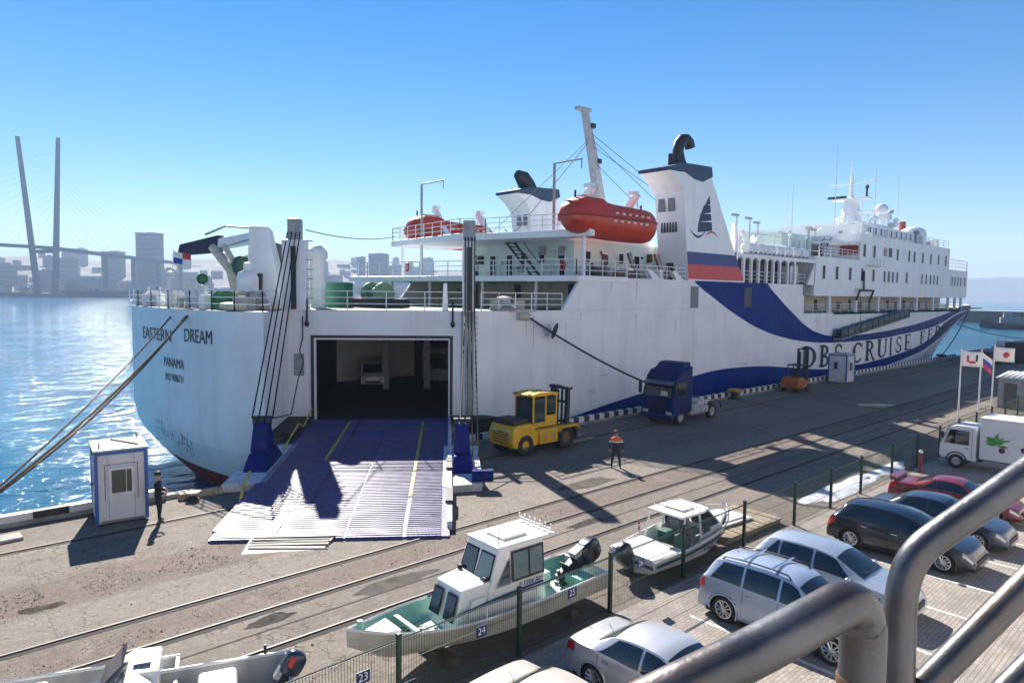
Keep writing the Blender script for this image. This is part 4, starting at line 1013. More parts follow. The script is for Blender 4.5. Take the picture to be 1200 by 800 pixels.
def glyph(ch):
    """serif capitals as quads in a unit box: thick and thin strokes, flat serifs"""
    Q = []; T_, t_, s_ = .24, .1, .08
    def stem(x, w_, y0=0.0, y1=1.0, serif=True, e=.09):
        Q.append([(x, y0), (x+w_, y0), (x+w_, y1), (x, y1)])
        if serif:
            Q.append([(x-e, y0), (x+w_+e, y0), (x+w_+e, y0+s_), (x-e, y0+s_)]); Q.append([(x-e, y1-s_), (x+w_+e, y1-s_), (x+w_+e, y1), (x-e, y1)])
    def arc(cx, cy, rx, ry, a0, a1, tk=lambda c: t_+(T_-t_)*abs(c), n=14):
        for k in range(n):
            a, b = lerp(a0, a1, k/n), lerp(a0, a1, (k+1)/n); q = []
            for an, io in ((a, 0), (b, 0), (b, 1), (a, 1)):
                c, s = math.cos(rad(an)), math.sin(rad(an)); w_ = tk(c) if io else 0
                q.append((cx+(rx-w_)*c, cy+(ry-(t_ if io else 0))*s))
            Q.append(q)
    def bar(x0, x1, y, w_=t_): Q.append([(x0, y-w_/2), (x1, y-w_/2), (x1, y+w_/2), (x0, y+w_/2)])
    def diag(x0, y0, x1, y1, w_): Q.append([(x0, y0), (x0+w_, y0), (x1+w_, y1), (x1, y1)])
    if ch == 'D': stem(.1, T_); arc(.3, .5, .66, .5, -90, 90); bar(.2, .32, .035); bar(.2, .32, .965)
    elif ch == 'B':
        stem(.1, T_); arc(.36, .75, .42, .25, -90, 90, n=10); arc(.36, .26, .5, .27, -90, 90, n=10); bar(.2, .37, .965); bar(.2, .37, .51); bar(.2, .37, .035)
    elif ch == 'S':
        arc(.5, .74, .33, .26, 20, 270, lambda c: t_+.06*abs(c)); arc(.5, .26, .38, .27, -160, 95, lambda c: t_+.08*abs(c)); stem(.78, .05, .7, .98, False); stem(.12, .05, .04, .3, False)
    elif ch == 'C': arc(.55, .5, .48, .5, 42, 318, n=20); stem(.9, .05, .68, .96, False)
    elif ch == 'R':
        stem(.1, T_); arc(.38, .74, .42, .26, -90, 90, n=10); bar(.2, .39, .965); bar(.2, .39, .515); diag(.78, 0, .38, .5, .18); bar(.72, 1.02, .03, s_)
    elif ch == 'U': stem(.1, T_, .25, 1); stem(.8, t_, .25, 1); Q.pop(-2) ; Q.pop(1); arc(.485, .3, .385, .3, 180, 360, lambda c: t_+(T_-t_)*max(0, -c))
    elif ch == 'I': stem(.4, T_)
    elif ch == 'E': stem(.1, T_); bar(.2, .85, .03, s_); bar(.2, .82, .97, s_); bar(.2, .62, .51, s_); stem(.8, .05, 0, .28, False); stem(.77, .05, .72, 1, False); stem(.6, .04, .38, .64, False)
    elif ch == 'F': stem(.1, T_); bar(.2, .82, .97, s_); bar(.2, .62, .51, s_); stem(.77, .05, .72, 1, False); stem(.6, .04, .38, .64, False)
    elif ch == 'Y': stem(.42, T_, 0, .48, False); diag(.42, .45, .02, 1, .18); diag(.5, .45, .88, 1, .08); bar(.3, .72, .03, s_); bar(-.05, .3, .97, s_); bar(.75, 1.05, .97, s_)
    return Q
def side_letter(ch, x0, x1, z0, z1):
    m_ = MB()
    for q in glyph(ch):
        vs = []
        for px_, py_ in q:
            x = lerp(x0, x1, px_); z = lerp(z0, z1, py_); vs.append((x, stbd(x, z)-.035, z))
        m_.add(vs, [(0, 1, 2, 3)])
    m_.build('hull_letter', LETN, FER, True, flip=False)
TXT = [('D', 68.7, 72.2), ('B', 72.8, 75.7), ('S', 76.2, 79), ('C', 81.3, 84.5), ('R', 85.2, 88.3), ('U', 88.9, 92.2), ('I', 92.4, 94.4), ('S', 94.9, 97.5), ('E', 98.3, 101), ('F', 104.2, 106.8), ('E', 107.4, 110), ('R', 110.6, 113.4), ('R', 114, 116.8), ('Y', 117.3, 120)]
for ch, a, b in TXT:
    c = (a+b)/2; side_letter(ch, a, b, interp([(69, .95), (84, .72), (92, 1.0), (100, 1.5), (108, 2.3), (118, 3.4)], c), interp([(69, 3.25), (84, 3.15), (92, 3.3), (100, 3.55), (108, 3.95), (118, 5.1)], c))

# ---- the ramp
Z0, Z1, RL = 0.78, 0.12, 17.9
RC = P3 + E_*((DS0+DS1)/2); RW_ = (DS1-DS0)/2
def rmp(s, d, z=0.0): p = RC + E_*s - A_*d; return Vector((p.x, p.y, lerp(Z0, Z1, d/RL)+z))
RAMPM = mat('worn_blue_ramp_steel', (0.06, 0.065, 0.25), 0.45, 0.0, var=0.2, scale=0.9, c2=(0.035, 0.04, 0.2), dirt=0.35, dirtc=(0.2, 0.18, 0.2), bump=.5, bscale=14, spec=.4)
TREAD = mat('polished_tread_steel', (0.1, 0.095, 0.23), 0.4, 0.0, spec=.42, var=0.2, scale=2)
RBLUE = mat('ramp_blue_paint', (0.004, 0.015, 0.15), 0.5, spec=.12, var=0.15, dirt=0.3)
YEL = mat('yellow_line_paint', (0.62, 0.47, 0.05), 0.6, var=0.25, scale=5, c2=(0.25, 0.2, 0.08))
m_ = MB()
def rslab(mb, s0, s1, d0, d1, z0, z1, m=0):
    return mb.hexa([rmp(s0, d0, z0), rmp(s1, d0, z0), rmp(s1, d1, z0), rmp(s0, d1, z0), rmp(s0, d0, z1), rmp(s1, d0, z1), rmp(s1, d1, z1), rmp(s0, d1, z1)], m)
rslab(m_, -RW_, RW_, -.2, 16.4, -.42, 0)
m_.hexa([rmp(-RW_, 16.4, -.42), rmp(RW_, 16.4, -.42), rmp(RW_, RL, -.14), rmp(-RW_, RL, -.14), rmp(-RW_, 16.4), rmp(RW_, 16.4), rmp(RW_, RL, -.05), rmp(-RW_, RL, -.05)])
ramp = m_.build('ramp', RAMPM, FER, True)
tr = MB(); rb = random.Random(2)
d = .3
while d < RL-.08:
    for a, b in ((-RW_+.06, -1.86), (-1.78, .38), (.46, 2.34), (2.5, RW_-.3)):
        if d < 4 and rb.random() < .5: continue
        rslab(tr, a, b, d, d+.085, 0.0, .03)
    d += .19
tag(tr.build('tread_bar', TREAD, ramp, True), kind='stuff')
for s_ in (-1.8, 2.42):
    m_ = MB(); d = .6
    while d < (8.2 if s_ < 0 else 13.6):
        e = min(d+1.6, 16); rslab(m_, s_-.07, s_+.07, d, e, .032, .036); d += 1.75 if rb.random() < .4 else 1.6
    m_.build('yellow_line', YEL, ramp, True)
m_ = MB(); rslab(m_, -1.35, -1.2, 0.3, 16, .002, .02); rslab(m_, 1.1, 1.16, 3, 16, .002, .012); m_.build('plate_seam', MATS['rail_groove'], ramp, True)
for sgn in (-1, 1):                                  # kerb along each edge
    m_ = MB(); rslab(m_, sgn*RW_-.09, sgn*RW_+.09, .2, 17.2, -.4, .2 if sgn > 0 else .012); m_.build('ramp_kerb', RAMPM if sgn < 0 else mat('white_ramp_edge', (.6, .6, .63), .5, dirt=.5), ramp, True)
for k, dd in enumerate((9.5, 13.8)):
    m_ = MB(); rslab(m_, RW_-.16, RW_+.12, dd, dd+1.6, .2, .32); m_.build('edge_slot', SOOT, ramp, True)
# loose flap plate in front
fl = MB(); fl.hexa([rmp(-2.6, 17.7, -.03), rmp(.2, 17.5, -.03), rmp(-.1, 18.7, -.14), rmp(-2.6, 19.1, -.14), rmp(-2.6, 17.7, .03), rmp(.2, 17.5, .03), rmp(-.1, 18.7, -.09), rmp(-2.6, 19.1, -.09)])
fp = fl.build('ramp_flap', mat('worn_grey_flap', (.26, .24, .22), .65, 0, dirt=.5, scale=2), ramp, True)
m_ = MB()
for k in range(4): rslab(m_, -2.5, .0, 17.85+.22*k, 17.9+.22*k, .0, .035)
m_.build('flap_rib', MATS['worn_grey_flap'], fp, True)
# lifting horns at both sides, on white-sided arms
for sgn in (-1, 1):
    s0 = sgn*(RW_+.55)
    h = MB()
    d0 = 9.2 if sgn < 0 else 9.8
    h.hexa([rmp(s0-.6, d0+1.5, -.35), rmp(s0+.6, d0+1.5, -.35), rmp(s0+.6, d0-2.0, -.35), rmp(s0-.6, d0-2.0, -.35), rmp(s0-.36, d0+.9, .7), rmp(s0+.36, d0+.9, .7), rmp(s0+.36, d0-1.1, .7), rmp(s0-.36, d0-1.1, .7)])
    h.hexa([rmp(s0-.38, d0+.6, .7), rmp(s0+.38, d0+.6, .7), rmp(s0+.38, d0-.8, .7), rmp(s0-.38, d0-.8, .7), rmp(s0-.3, d0+.3, 1.95), rmp(s0+.3, d0+.3, 1.95), rmp(s0+.3, d0-.4, 1.95), rmp(s0-.3, d0-.4, 1.95)])
    hn = h.build('lifting_horn', RBLUE, ramp, True, bevel=.06)
    sh = MB()
    for q in (-.4, 0, .4):
        c = rmp(s0+q*.7, d0-.1, 2.0); sh.tube([c+E_*(-.1), c+E_*.1], .22, 10)
    sh.build('sheave', SOOT, hn, True)
    a = MB(); a.hexa([rmp(s0-.8, d0+2.9, -.42), rmp(s0+.8, d0+2.6, -.42), rmp(s0+.8, d0-3.5, -.42), rmp(s0-.8, d0-3.5, -.42), rmp(s0-.85, d0+3.0, .02), rmp(s0+.85, d0+2.7, .02), rmp(s0+.85, d0-3.5, .02), rmp(s0-.85, d0-3.5, .02)])
    a.build('side_arm', mat('white_ramp_edge', (.6, .6, .63), .5), ramp, True)
    if sgn > 0:
        MB().cyl(rmp(s0+.4, d0+2.3, .25), rmp(s0+1.3, d0+2.3, .25), .28, .28, 10).build('blue_roller', RBLUE, ramp, True)
# yellow chains draped at the left edge
m_ = MB().tube([rmp(-RW_+.1, 1.2, .9), rmp(-RW_+.05, 3.2, .35), rmp(-RW_, 4.2, .75), rmp(-RW_-.05, 7.3, .2)], .05, 5).build('yellow_chain', YEL, ramp, True); m_ = MB().tube([rmp(-RW_-.3, 12.0, .5), rmp(-RW_-.2, 13.2, .3), rmp(-RW_-.1, 14.3, -.2)], .06, 5)
m_.build('yellow_chain', YEL, ramp, True)

# ---- stern gear
def post(s, hgt, name, w0=.95):
    p = P3+E_*s+A_*.25
    m_ = MB(); 
    bx = lambda mb, ww, dd, z0, z1: mb.hexa([Vector(p)+E_*(a*ww/2)+A_*(b*dd/2)+Vector((0, 0, z)) for z in (z0, z1) for a, b in ((-1, -1), (1, -1), (1, 1), (-1, 1))])
    bx(m_, w0, .9, 7.2, hgt-1.2); o = m_.build(name, SW, FER, True, bevel=.05)
    m_ = MB(); bx(m_, .72, .8, hgt-1.25, hgt); m_.build('sheave_box', GREYP, o, True, bevel=.04)
    m_ = MB(); bx(m_, .26, 1.3, 7.3, hgt-1.6); m_.build('cable_duct', SOOT, o, True)
    return o, p
po, pl = post(.45, 12.5, 'ramp_post', 1.35); po2, p_r = post(10.55, 12.6, 'ramp_post', .75)
MB().box((0, 0, 0), (.01, .01, .01))
m_ = MB()
for k in range(8): m_.box((pl.x+.1+E_.x*.55, pl.y+E_.y*.55-.25, 7.4+.55*k), (.5, .06, .06))
m_.build('ladder_rung', GREYP, po, True)
# the side rail the right cables run in, down the stern wall
m_ = MB(); slab(m_, 10.35, 10.85, 1.0, 7.2, -.12, .0); slab(m_, 10.1, 10.2, 1.0, 7.2, -.06, 0); m_.build('cable_guide', GREYP, FER, True)
m_ = MB()
for k in range(17): slab(m_, 10.95, 11.08, 1.4+.34*k, 1.46+.34*k, -.08, 0)
m_.build('ladder_rung', GREYP, FER, True)
# hoist cables
CAB = mat('greasy_wire', (0.012, 0.013, 0.02), 0.7, spec=.15)
for q, (dx, dz) in enumerate(((-.35, 0), (-.12, .1), (.12, 0), (.35, .1))):
    a = Vector(pl)+E_*(dx+.05)-A_*.55+Vector((0, 0, 11.7)); b = rmp(-(RW_+.55)+dx*1.3, 9.1, 2.1)
    MB().tube([a, b], .035, 5).build('hoist_cable', CAB, FER, True)
    a = Vector(p_r)+E_*(dx*.8+.05)-A_*.5+Vector((0, 0, 11.6)); b = rmp(RW_+.55+dx*1.2+.35, 9.7, .4 if q else 2.05)
    MB().tube([a, a.lerp(b, .0)+Vector((0, 0, -4.5)), b], .035, 5).build('hoist_cable', CAB, FER, True)
MB().tube([dp(.9, 6.9, -.1), dp(.9, 5.6, -.12), dp(.72, 4.9, -.15), dp(.95, 4.2, -.15), dp(.7, 3.2, -.6), rmp(-RW_-.2, 5, 1.4), rmp(-RW_-.7, 8.6, 1.9)], .035, 5).build('hanging_hose', SOOT, FER, True)
for s_ in (1.15, 9.6):
    MB().tube([dp(s_, 7.9, -.12), dp(s_, 6.6, -.12)], .06, 5).ball(dp(s_, 6.45, -.15), (.14, .14, .2), 8).build('hook', SOOT, FER, True)
m_ = MB(); slab(m_, .35, .95, 3.4, 4.7, -.03, 0); m_.build('grille_plate', GREYP, FER, True)
# king post tower left of the recess, dark plate, boom
m_ = MB(); m_.hexa([(15.72, 41.04, 6.98), (17.52, 39.84, 6.98), (19.08, 41.88, 6.98), (17.16, 43.2, 6.98), (16.2, 41.52, 12.26), (17.1, 40.92, 12.26), (17.76, 41.76, 12.08), (16.8, 42.36, 12.08)])
tw = m_.build('king_post', SW, FER, True, bevel=.06)
MB().box((16.5, 40.98, 8.42), (.6, .6, 1.9), rz=.8).build('door', MATS['dark_doorway'], tw, True)
MB().hexa([(18.36, 43.68, 7.06), (19.8, 42.72, 7.06), (19.92, 42.96, 7.06), (18.48, 43.92, 7.06), (18.12, 43.92, 11.66), (19.92, 42.72, 11.06), (20.04, 42.96, 11.06), (18.24, 44.16, 11.66)]).build('dark_hatch_plate', mat('dark_green_grey_paint', (.03, .045, .045), .6), FER, True)
bm_ = MB().hexa([Vector((14.28, 47.52, 10.64)), Vector((16.68, 42.24, 11.24)), Vector((17.16, 42.48, 11.24)), Vector((14.76, 47.76, 10.64)), Vector((14.28, 47.52, 11.24)), Vector((16.68, 42.24, 11.96)), Vector((17.16, 42.48, 11.96)), Vector((14.76, 47.76, 11.24))]).build('crane_boom', SW, FER, True, bevel=.04)
MB().hexa([(13.92, 47.88, 10.58), (15.48, 44.88, 10.76), (15.96, 45.12, 10.76), (14.52, 48.12, 10.58), (14.04, 47.76, 11.3), (15.48, 44.76, 11.84), (15.96, 45.0, 11.84), (14.52, 48.0, 11.3)]).build('dark_cover', mat('navy_tarpaulin', (.03, .035, .07), .8, bump=.5, bscale=4), bm_, True, bevel=.08)
MB().tube([(15.12, 45.96, 11.9), (15.84, 44.4, 12.38), (16.92, 41.88, 12.14)], .07, 5).tube([(15.48, 45.0, 10.94), (16.68, 42.24, 11.54)], .06, 5).build('boom_cylinder', GREYP, bm_, True)
MB().tube([(15.24, 45.12, 11.06), (15.84, 43.56, 9.62), (16.2, 42.84, 7.1)], [.26, .34, .4], 8).tube([(15.72, 44.4, 11.18), (16.08, 43.32, 9.86)], .18, 8).build('crane_leg', CREAM, FER, True)
MB().lathe([(.05, -.2), (.62, -.18), (.65, 0), (.62, .18), (.05, .2)], 18, (16.32, 43.08, 9.86), Matrix.Rotation(PI/2, 3, 'X') @ Matrix.Rotation(.4, 3, 'Y')).build('cable_drum', mat('dark_green_paint', (.02, .09, .06), .5), FER, True)
MB().lathe([(.57, 7.27), (.6, 9.0), (.5, 9.35), (.22, 9.5), (.22, 9.9), (.02, 9.95)], 14, (15.2, 39.3, 0)).build('deck_ventilator', SW, FER, True, smooth=50)
gv = MB().lathe([(.33, 7.27), (.33, 8.6), (.05, 8.6)], 10, (14.0, 43.2, 0)).build('deck_ventilator', SW, FER, True)
MB().lathe([(.02, -.3), (.3, -.3), (.33, .25), (.28, .3), (.22, .1), (.02, .1)], 14, (14.0, 43.2, 9.0), Matrix.Rotation(PI/2, 3, 'X') @ Matrix.Rotation(-.4, 3, 'Y')).build('green_cowl', mat('bright_green_paint', (.03, .22, .09), .5), gv, True)
MB().cyl((12.6, 44.7, 7.27), (12.6, 44.7, 8.9), .16, .12, 8).lathe([(.12, 8.9), (.22, 8.95), (.22, 9.15), (.1, 9.2), (.2, 9.25), (.2, 9.4), (.02, 9.5)], 10, (12.6, 44.7, 0)).build('stern_light', SW, FER, True)
MB().ball((16.4, 42.0, 7.6), (1.0, .8, .6), 10).build('covered_winch', mat('green_canvas', (.04, .14, .07), .8), FER, True)
rb = random.Random(21)
for k in range(34):          # bollards, winches, drums and coils on the mooring deck
    y = rb.uniform(36, 51); x = transom_x(y)+rb.uniform(.5, 2.6); q = k % 4; m_ = MB(); c = rb.choice((GREYP, SW, GREEN, CREAM, SW, GREYP))
    if q == 0: m_.cyl((x, y, 7.27), (x, y, 7.27+rb.uniform(.5, .9)), .2, .2, 10).cyl((x+.5, y, 7.27), (x+.5, y, 7.9), .2, .2, 10)
    elif q == 1: m_.lathe([(.1, -.45), (.5, -.42), (.5, -.36), (.25, -.34), (.25, .34), (.5, .36), (.5, .42), (.1, .45)], 14, (x, y, 7.85), Matrix.Rotation(PI/2, 3, 'X')).box((x, y, 7.4), (.9, 1.2, .25))
    elif q == 2: m_.lathe([(.3, 0), (.55, .05), (.6, .2), (.55, .38), (.3, .42)], 14, (x, y, 7.27)); c = CREAM
    else: m_.box((x, y, 7.27+.4), (.6, .7, .8)).cyl((x, y, 8.0), (x, y, 8.5), .06, .06, 6)
    m_.build(('bollard', 'mooring_winch', 'rope_coil', 'deck_locker')[q], c, FER, True)
MB().lathe([(.5, 7.27), (.55, 10.0), (.5, 10.4), (.62, 10.5), (.6, 10.9), (.3, 11.3), (.02, 11.35)], 14, (20.7, 41.6, 0)).build('round_ventilator', SW, FER, True, smooth=50)
w_ = MB().lathe([(.1, -.9), (.8, -.88), (.8, -.75), (.45, -.7), (.45, .7), (.8, .75), (.8, .88), (.1, .9)], 18, (24.4, 40.4, 8.2), Matrix.Rotation(PI/2, 3, 'X')).build('mooring_winch', mat('pale_green_winch_paint', (.16, .3, .17), .5, dirt=.4), FER, True)
MB().box((22.4, 41.9, 8.1), (1.1, 1.4, 1.7), rz=.6).build('winch_motor', mat('teal_green_paint', (.03, .2, .12), .5), FER, True)
MB().box((24.2, 39.6, 7.6), (1.2, 3.6, .6), rz=.6).build('winch_bed', SOOT, FER, True)
for sx_ in ((12.8, 50.6), (13.9, 36.2)): MB().box((sx_[0]-.3, sx_[1]-.4, 7.6), (.9, .5, .7)).build('fairlead', GREYP, FER, True)
MB().box((12.3, 42.6, 7.1), (.35, .8, .45)).build('fairlead', GREYP, FER, True); MB().box((12.4, 40.1, 7.1), (.35, .9, .45)).build('fairlead', RUST, FER, True); MB().box((12.35, 41.3, 6.9), (.14, .6, .4)).build('fairlead', GREYP, FER, True)
m_ = MB()
for s_ in (1.0, 9.15): m_.hexa([Vector(dp(s_-.18, 7.27, .3)), Vector(dp(s_+.18, 7.27, .3)), Vector(dp(s_+.18, 7.27, .7)), Vector(dp(s_-.18, 7.27, .7)), Vector(dp(s_-.1, 8.9, .3)), Vector(dp(s_+.1, 8.9, .3)), Vector(dp(s_+.1, 8.9, .6)), Vector(dp(s_-.1, 8.9, .6))])
m_.build('lamp_bracket', SW, FER, True)
# gear at the starboard mooring station
m_ = MB().lathe([(.9, 0), (.95, .15), (.5, .3), (.35, .7), (.5, .8), (.1, .9)], 12, (28.6, 32.2, 7.27)).box((29.6, 31.9, 7.6), (.6, .4, .6)).box((27.7, 32, 7.6), (.5, .4, .6))
m_.build('mooring_winch', GREYP, FER, True)
m_ = MB().cyl((29.0, 31.35, 6.9), (29.9, 31.35, 6.9), .25, .25, 10).box((29.5, 31.5, 7.25), (2.2, .3, .14)); m_.build('roller_fairlead', mat('beige_fairlead', (.5, .46, .4), .6, dirt=.4), FER, True)

# ---- crane mast between the funnels
m_ = MB().tube([(49.5, 41.7, 12.8), (48.6, 41.7, 17), (47.4, 41.7, 21.4), (46.4, 41.7, 24.6)], [.62, .58, .45, .34], 4).box((46.2, 41.7, 24.7), (1.6, .6, .3))
cm = m_.build('derrick_mast', mat('mast_grey_paint', (.42, .43, .44), .5), FER, True)
MB().tube([(46.6, 41.7, 24.5), (45.6, 41.7, 24.75)], .12, 4).build('mast_head', SOOT, cm, True)
for p_ in ((47.2, 41.5, 23.4), (48.1, 41.5, 20.4)): MB().box(p_, (.5, .5, .4)).build('mast_lamp', SOOT, cm, True)
for a, b in (((47, 41.7, 22.5), (52, 34.5, 14)), ((47.2, 41.7, 21.8), (49.5, 33, 15.3)), ((47, 41.7, 22), (42, 47, 13)), ((46.8, 41.7, 23), (54, 34.6, 15)), ((47, 41.7, 22.2), (39.5, 46.5, 13.5)), ((47.5, 41.7, 20.5), (52, 36, 13.2))):
    MB().tube([a, b], .03, 4).build('stay_wire', SOOT, cm, True)
# davits: leaning arms fore and aft of both lifeboats, small deck cranes
def davit(x, sg, lean=1.9, z0=12.8):
    y = YC - sg*(BH-2.4); m_ = MB()
    m_.tube([(x, y+sg*.7, z0), (x, y-sg*.2, 13.9), (x, y-sg*lean*.7, 15.4), (x, y-sg*(lean+.1), 15.9)], [.42, .36, .3, .26], 4)
    m_.tube([(x, y-sg*(lean), 15.9), (x, y-sg*(lean+.05), 14.9)], .06, 5).box((x, y-sg*lean*.8, 16.0), (.5, .6, .3))
    m_.build('davit', SW, FER, True)
for sg in (1, -1):
    davit(36.9, sg, 1.6); davit(42.0, sg, 1.6)
for x, y in ((35.4, 34.6), (34.1, 49.2)):
    m_ = MB().cyl((x, y, 12.8), (x, y, 17.6), .12, .1, 8).tube([(x, y, 17.6), (x+1.2, y-1.6, 17.9)], .07, 5).tube([(x+1.15, y-1.55, 17.9), (x+1.15, y-1.55, 17.2)], .04, 4)
    m_.build('deck_crane', GREYP, FER, True)
m_ = MB()
for k in range(14): 
    rb = random.Random(50+k); x = rb.uniform(38, 46); y = rb.uniform(32.2, 33.8)
    m_ = MB()
    if k % 3 == 0: m_.tube([(x, y, 9.55), (x+.3, y, 10.6), (x+.1, y+.3, 11.6)], .09, 6)
    elif k % 3 == 1: m_.box((x, y, 9.55+.4), (.7, .5, .8))
    else: m_.lathe([(.1, -.35), (.45, -.32), (.2, -.28), (.2, .28), (.45, .32), (.1, .35)], 10, (x, y, 10.0), Matrix.Rotation(PI/2, 3, 'X'))
    m_.build('boat_winch', rb.choice((SOOT, GREYP, SW, RUST)), FER, True)
MB().box((41.2, 32.5, 9.85), (2.6, .7, .6)).build('rope_heap', mat('brown_rope', (.13, .08, .06), .9, bump=1.0, bscale=12), FER, True, bevel=.15)
for x in (43.0, 46.2): MB().hexa([(x, 31.45, 9.55), (x+1.0, 31.45, 9.55), (x+1.0, 31.8, 9.55), (x, 31.8, 9.55), (x-.6, 31.45, 10.2), (x, 31.45, 10.2), (x, 31.8, 10.2), (x-.6, 31.8, 10.2)]).build('bulwark_stay', SW, FER, True)

# forward davit, red-tipped, behind the starboard funnel
m_ = MB().tube([(57.6, 33.2, 12.1), (57.4, 33.0, 13.4), (56.7, 32.6, 14.9)], [.5, .42, .2], 4).ball((57.9, 32.9, 13.6), .38, 8).box((58.6, 33, 14.2), (.5, .5, .5)); m_.build('rescue_davit', SW, FER, True)

# small fittings on the deckhouse walls and rails: vents, boxes, lamps, pipes, lifebuoys
rb = random.Random(88)
for k in range(30):
    m_ = MB(); q = k % 4
    if k < 16: x, y, z = 37.93, rb.uniform(35.4, 48.2), rb.uniform(9.9, 12.0)
    elif k < 24: x, y, z = rb.uniform(38.5, 47.5), 34.9, rb.uniform(9.9, 12.0)
    else: x, y, z = 37.86, rb.uniform(32, 50), rb.uniform(7.6, 8.9)
    if q == 0: m_.box((x-.1, y-.06, z), (.25, .25, .4)); nm = 'vent_box'
    elif q == 1: m_.cyl((x-.1, y-.08, max(7.3, z-1.2)), (x-.1, y-.08, z+.2), .05, .05, 6); nm = 'wall_pipe'
    elif q == 2: m_.box((x-.06, y-.06, z), (.16, .16, .14)); nm = 'wall_lamp'
    else: m_.box((x-.08, y-.08, z-.2), (.3, .5, .7)); nm = 'wall_locker'
    m_.build(nm, rb.choice((SW, GREYP, SGR, RUST, SOOT)), FER, True)
for x, y, z, rz in ((34.3, 32.6, 10.3, 1.28), (30.2, 45.5, 10.3, 1.28)):
    m_ = MB(); pts = [(.33*math.cos(2*PI*q/14), 0, .33*math.sin(2*PI*q/14)) for q in range(15)]
    R_ = Matrix.Rotation(rz, 3, 'Z'); m_.tube([R_ @ Vector(p)+Vector((x-.06, y-.06, z)) for p in pts], .07, 6); m_.build('lifebuoy', ORANGE, FER, True, smooth=60)

rb = random.Random(123)
for k in range(34):      # vents, boxes and pipes crowding the deck between funnel and wheelhouse
    x, y = (rb.uniform(57, 82), rb.uniform(33, 40)) if k < 20 else (rb.uniform(84, 112), rb.uniform(33.5, 40)); z = 12.15 if x < 71 else (12.6 if x < 82.5 else (15.6 if x < 87.5 else (17.3 if x < 95 or x > 107 else 18.4)))
    h = rb.uniform(.7, 2.3 if x < 83 else 1.3); m_ = MB(); q = k % 4
    if q == 0: m_.box((x, y, z+h*.35), (rb.uniform(.6, 1.8), rb.uniform(.6, 1.4), h*.7)); nm = 'deck_box'
    elif q == 1: m_.lathe([(.16, 0), (.16, h), (.42, h+.1), (.45, h+.35), (.1, h+.5)], 10, (x, y, z)); nm = 'mushroom_vent'
    elif q == 2: m_.tube([(x, y, z), (x, y, z+h), (x+.1, y-.25, z+h+.2), (x+.1, y-.5, z+h+.12)], [.15, .15, .2, .26], 10); nm = 'cowl_vent'
    else: m_.cyl((x, y, z), (x, y, z+h*1.4), .06, .05, 6).box((x, y, z+h*1.4), (.3, .3, .25)); nm = 'light_post'
    m_.build(nm, rb.choice((SW, SW, SGR, GREYP, SW)), FER, True, smooth=40)

# rust runs and scrapes down the plating
rb = random.Random(303); RS = mat('rust_run', (.45, .31, .2), .8, var=.2, scale=6, alpha=.22); SCR = mat('grey_scrape', (.4, .41, .44), .7, var=.2, scale=5, alpha=.22)
m_ = MB(); m2_ = MB()
for k in range(34):
    x = rb.uniform(27, 118); zt = rb.choice((7.2, 9.45, 9.4, 6.5)) if x < 55 else rb.choice((6.5, 6.4, 9.4 if x < 68 else 6.5)); zt = min(zt, 7.2 if x < 34.5 else 9.5) - rb.uniform(0, .3)
    L_ = rb.uniform(.4, 2.4); w_ = rb.uniform(.03, .09); f = lambda xx, zz: (xx, stbd(xx, zz)-.012, zz)
    m_.add([f(x-w_*.3, zt-L_), f(x+w_*.2, zt-L_), f(x+w_, zt), f(x-w_, zt)], [(0, 1, 2, 3)])
for k in range(28):
    x = rb.uniform(27, 95); z = rb.uniform(.4, 3.2); L_ = rb.uniform(.3, 2.2); w_ = rb.uniform(.015, .06); f = lambda xx, zz: (xx, stbd(xx, zz)-.012, zz)
    m2_.add([f(x, z), f(x+L_, z+rb.uniform(-.15, .15)), f(x+L_, z+w_+.02), f(x, z+w_)], [(0, 1, 2, 3)])
tag(m_.build('rust_run', RS, FER, True, flip=False), kind='stuff'); tag(m2_.build('scrape', SCR, FER, True, flip=False), kind='stuff')
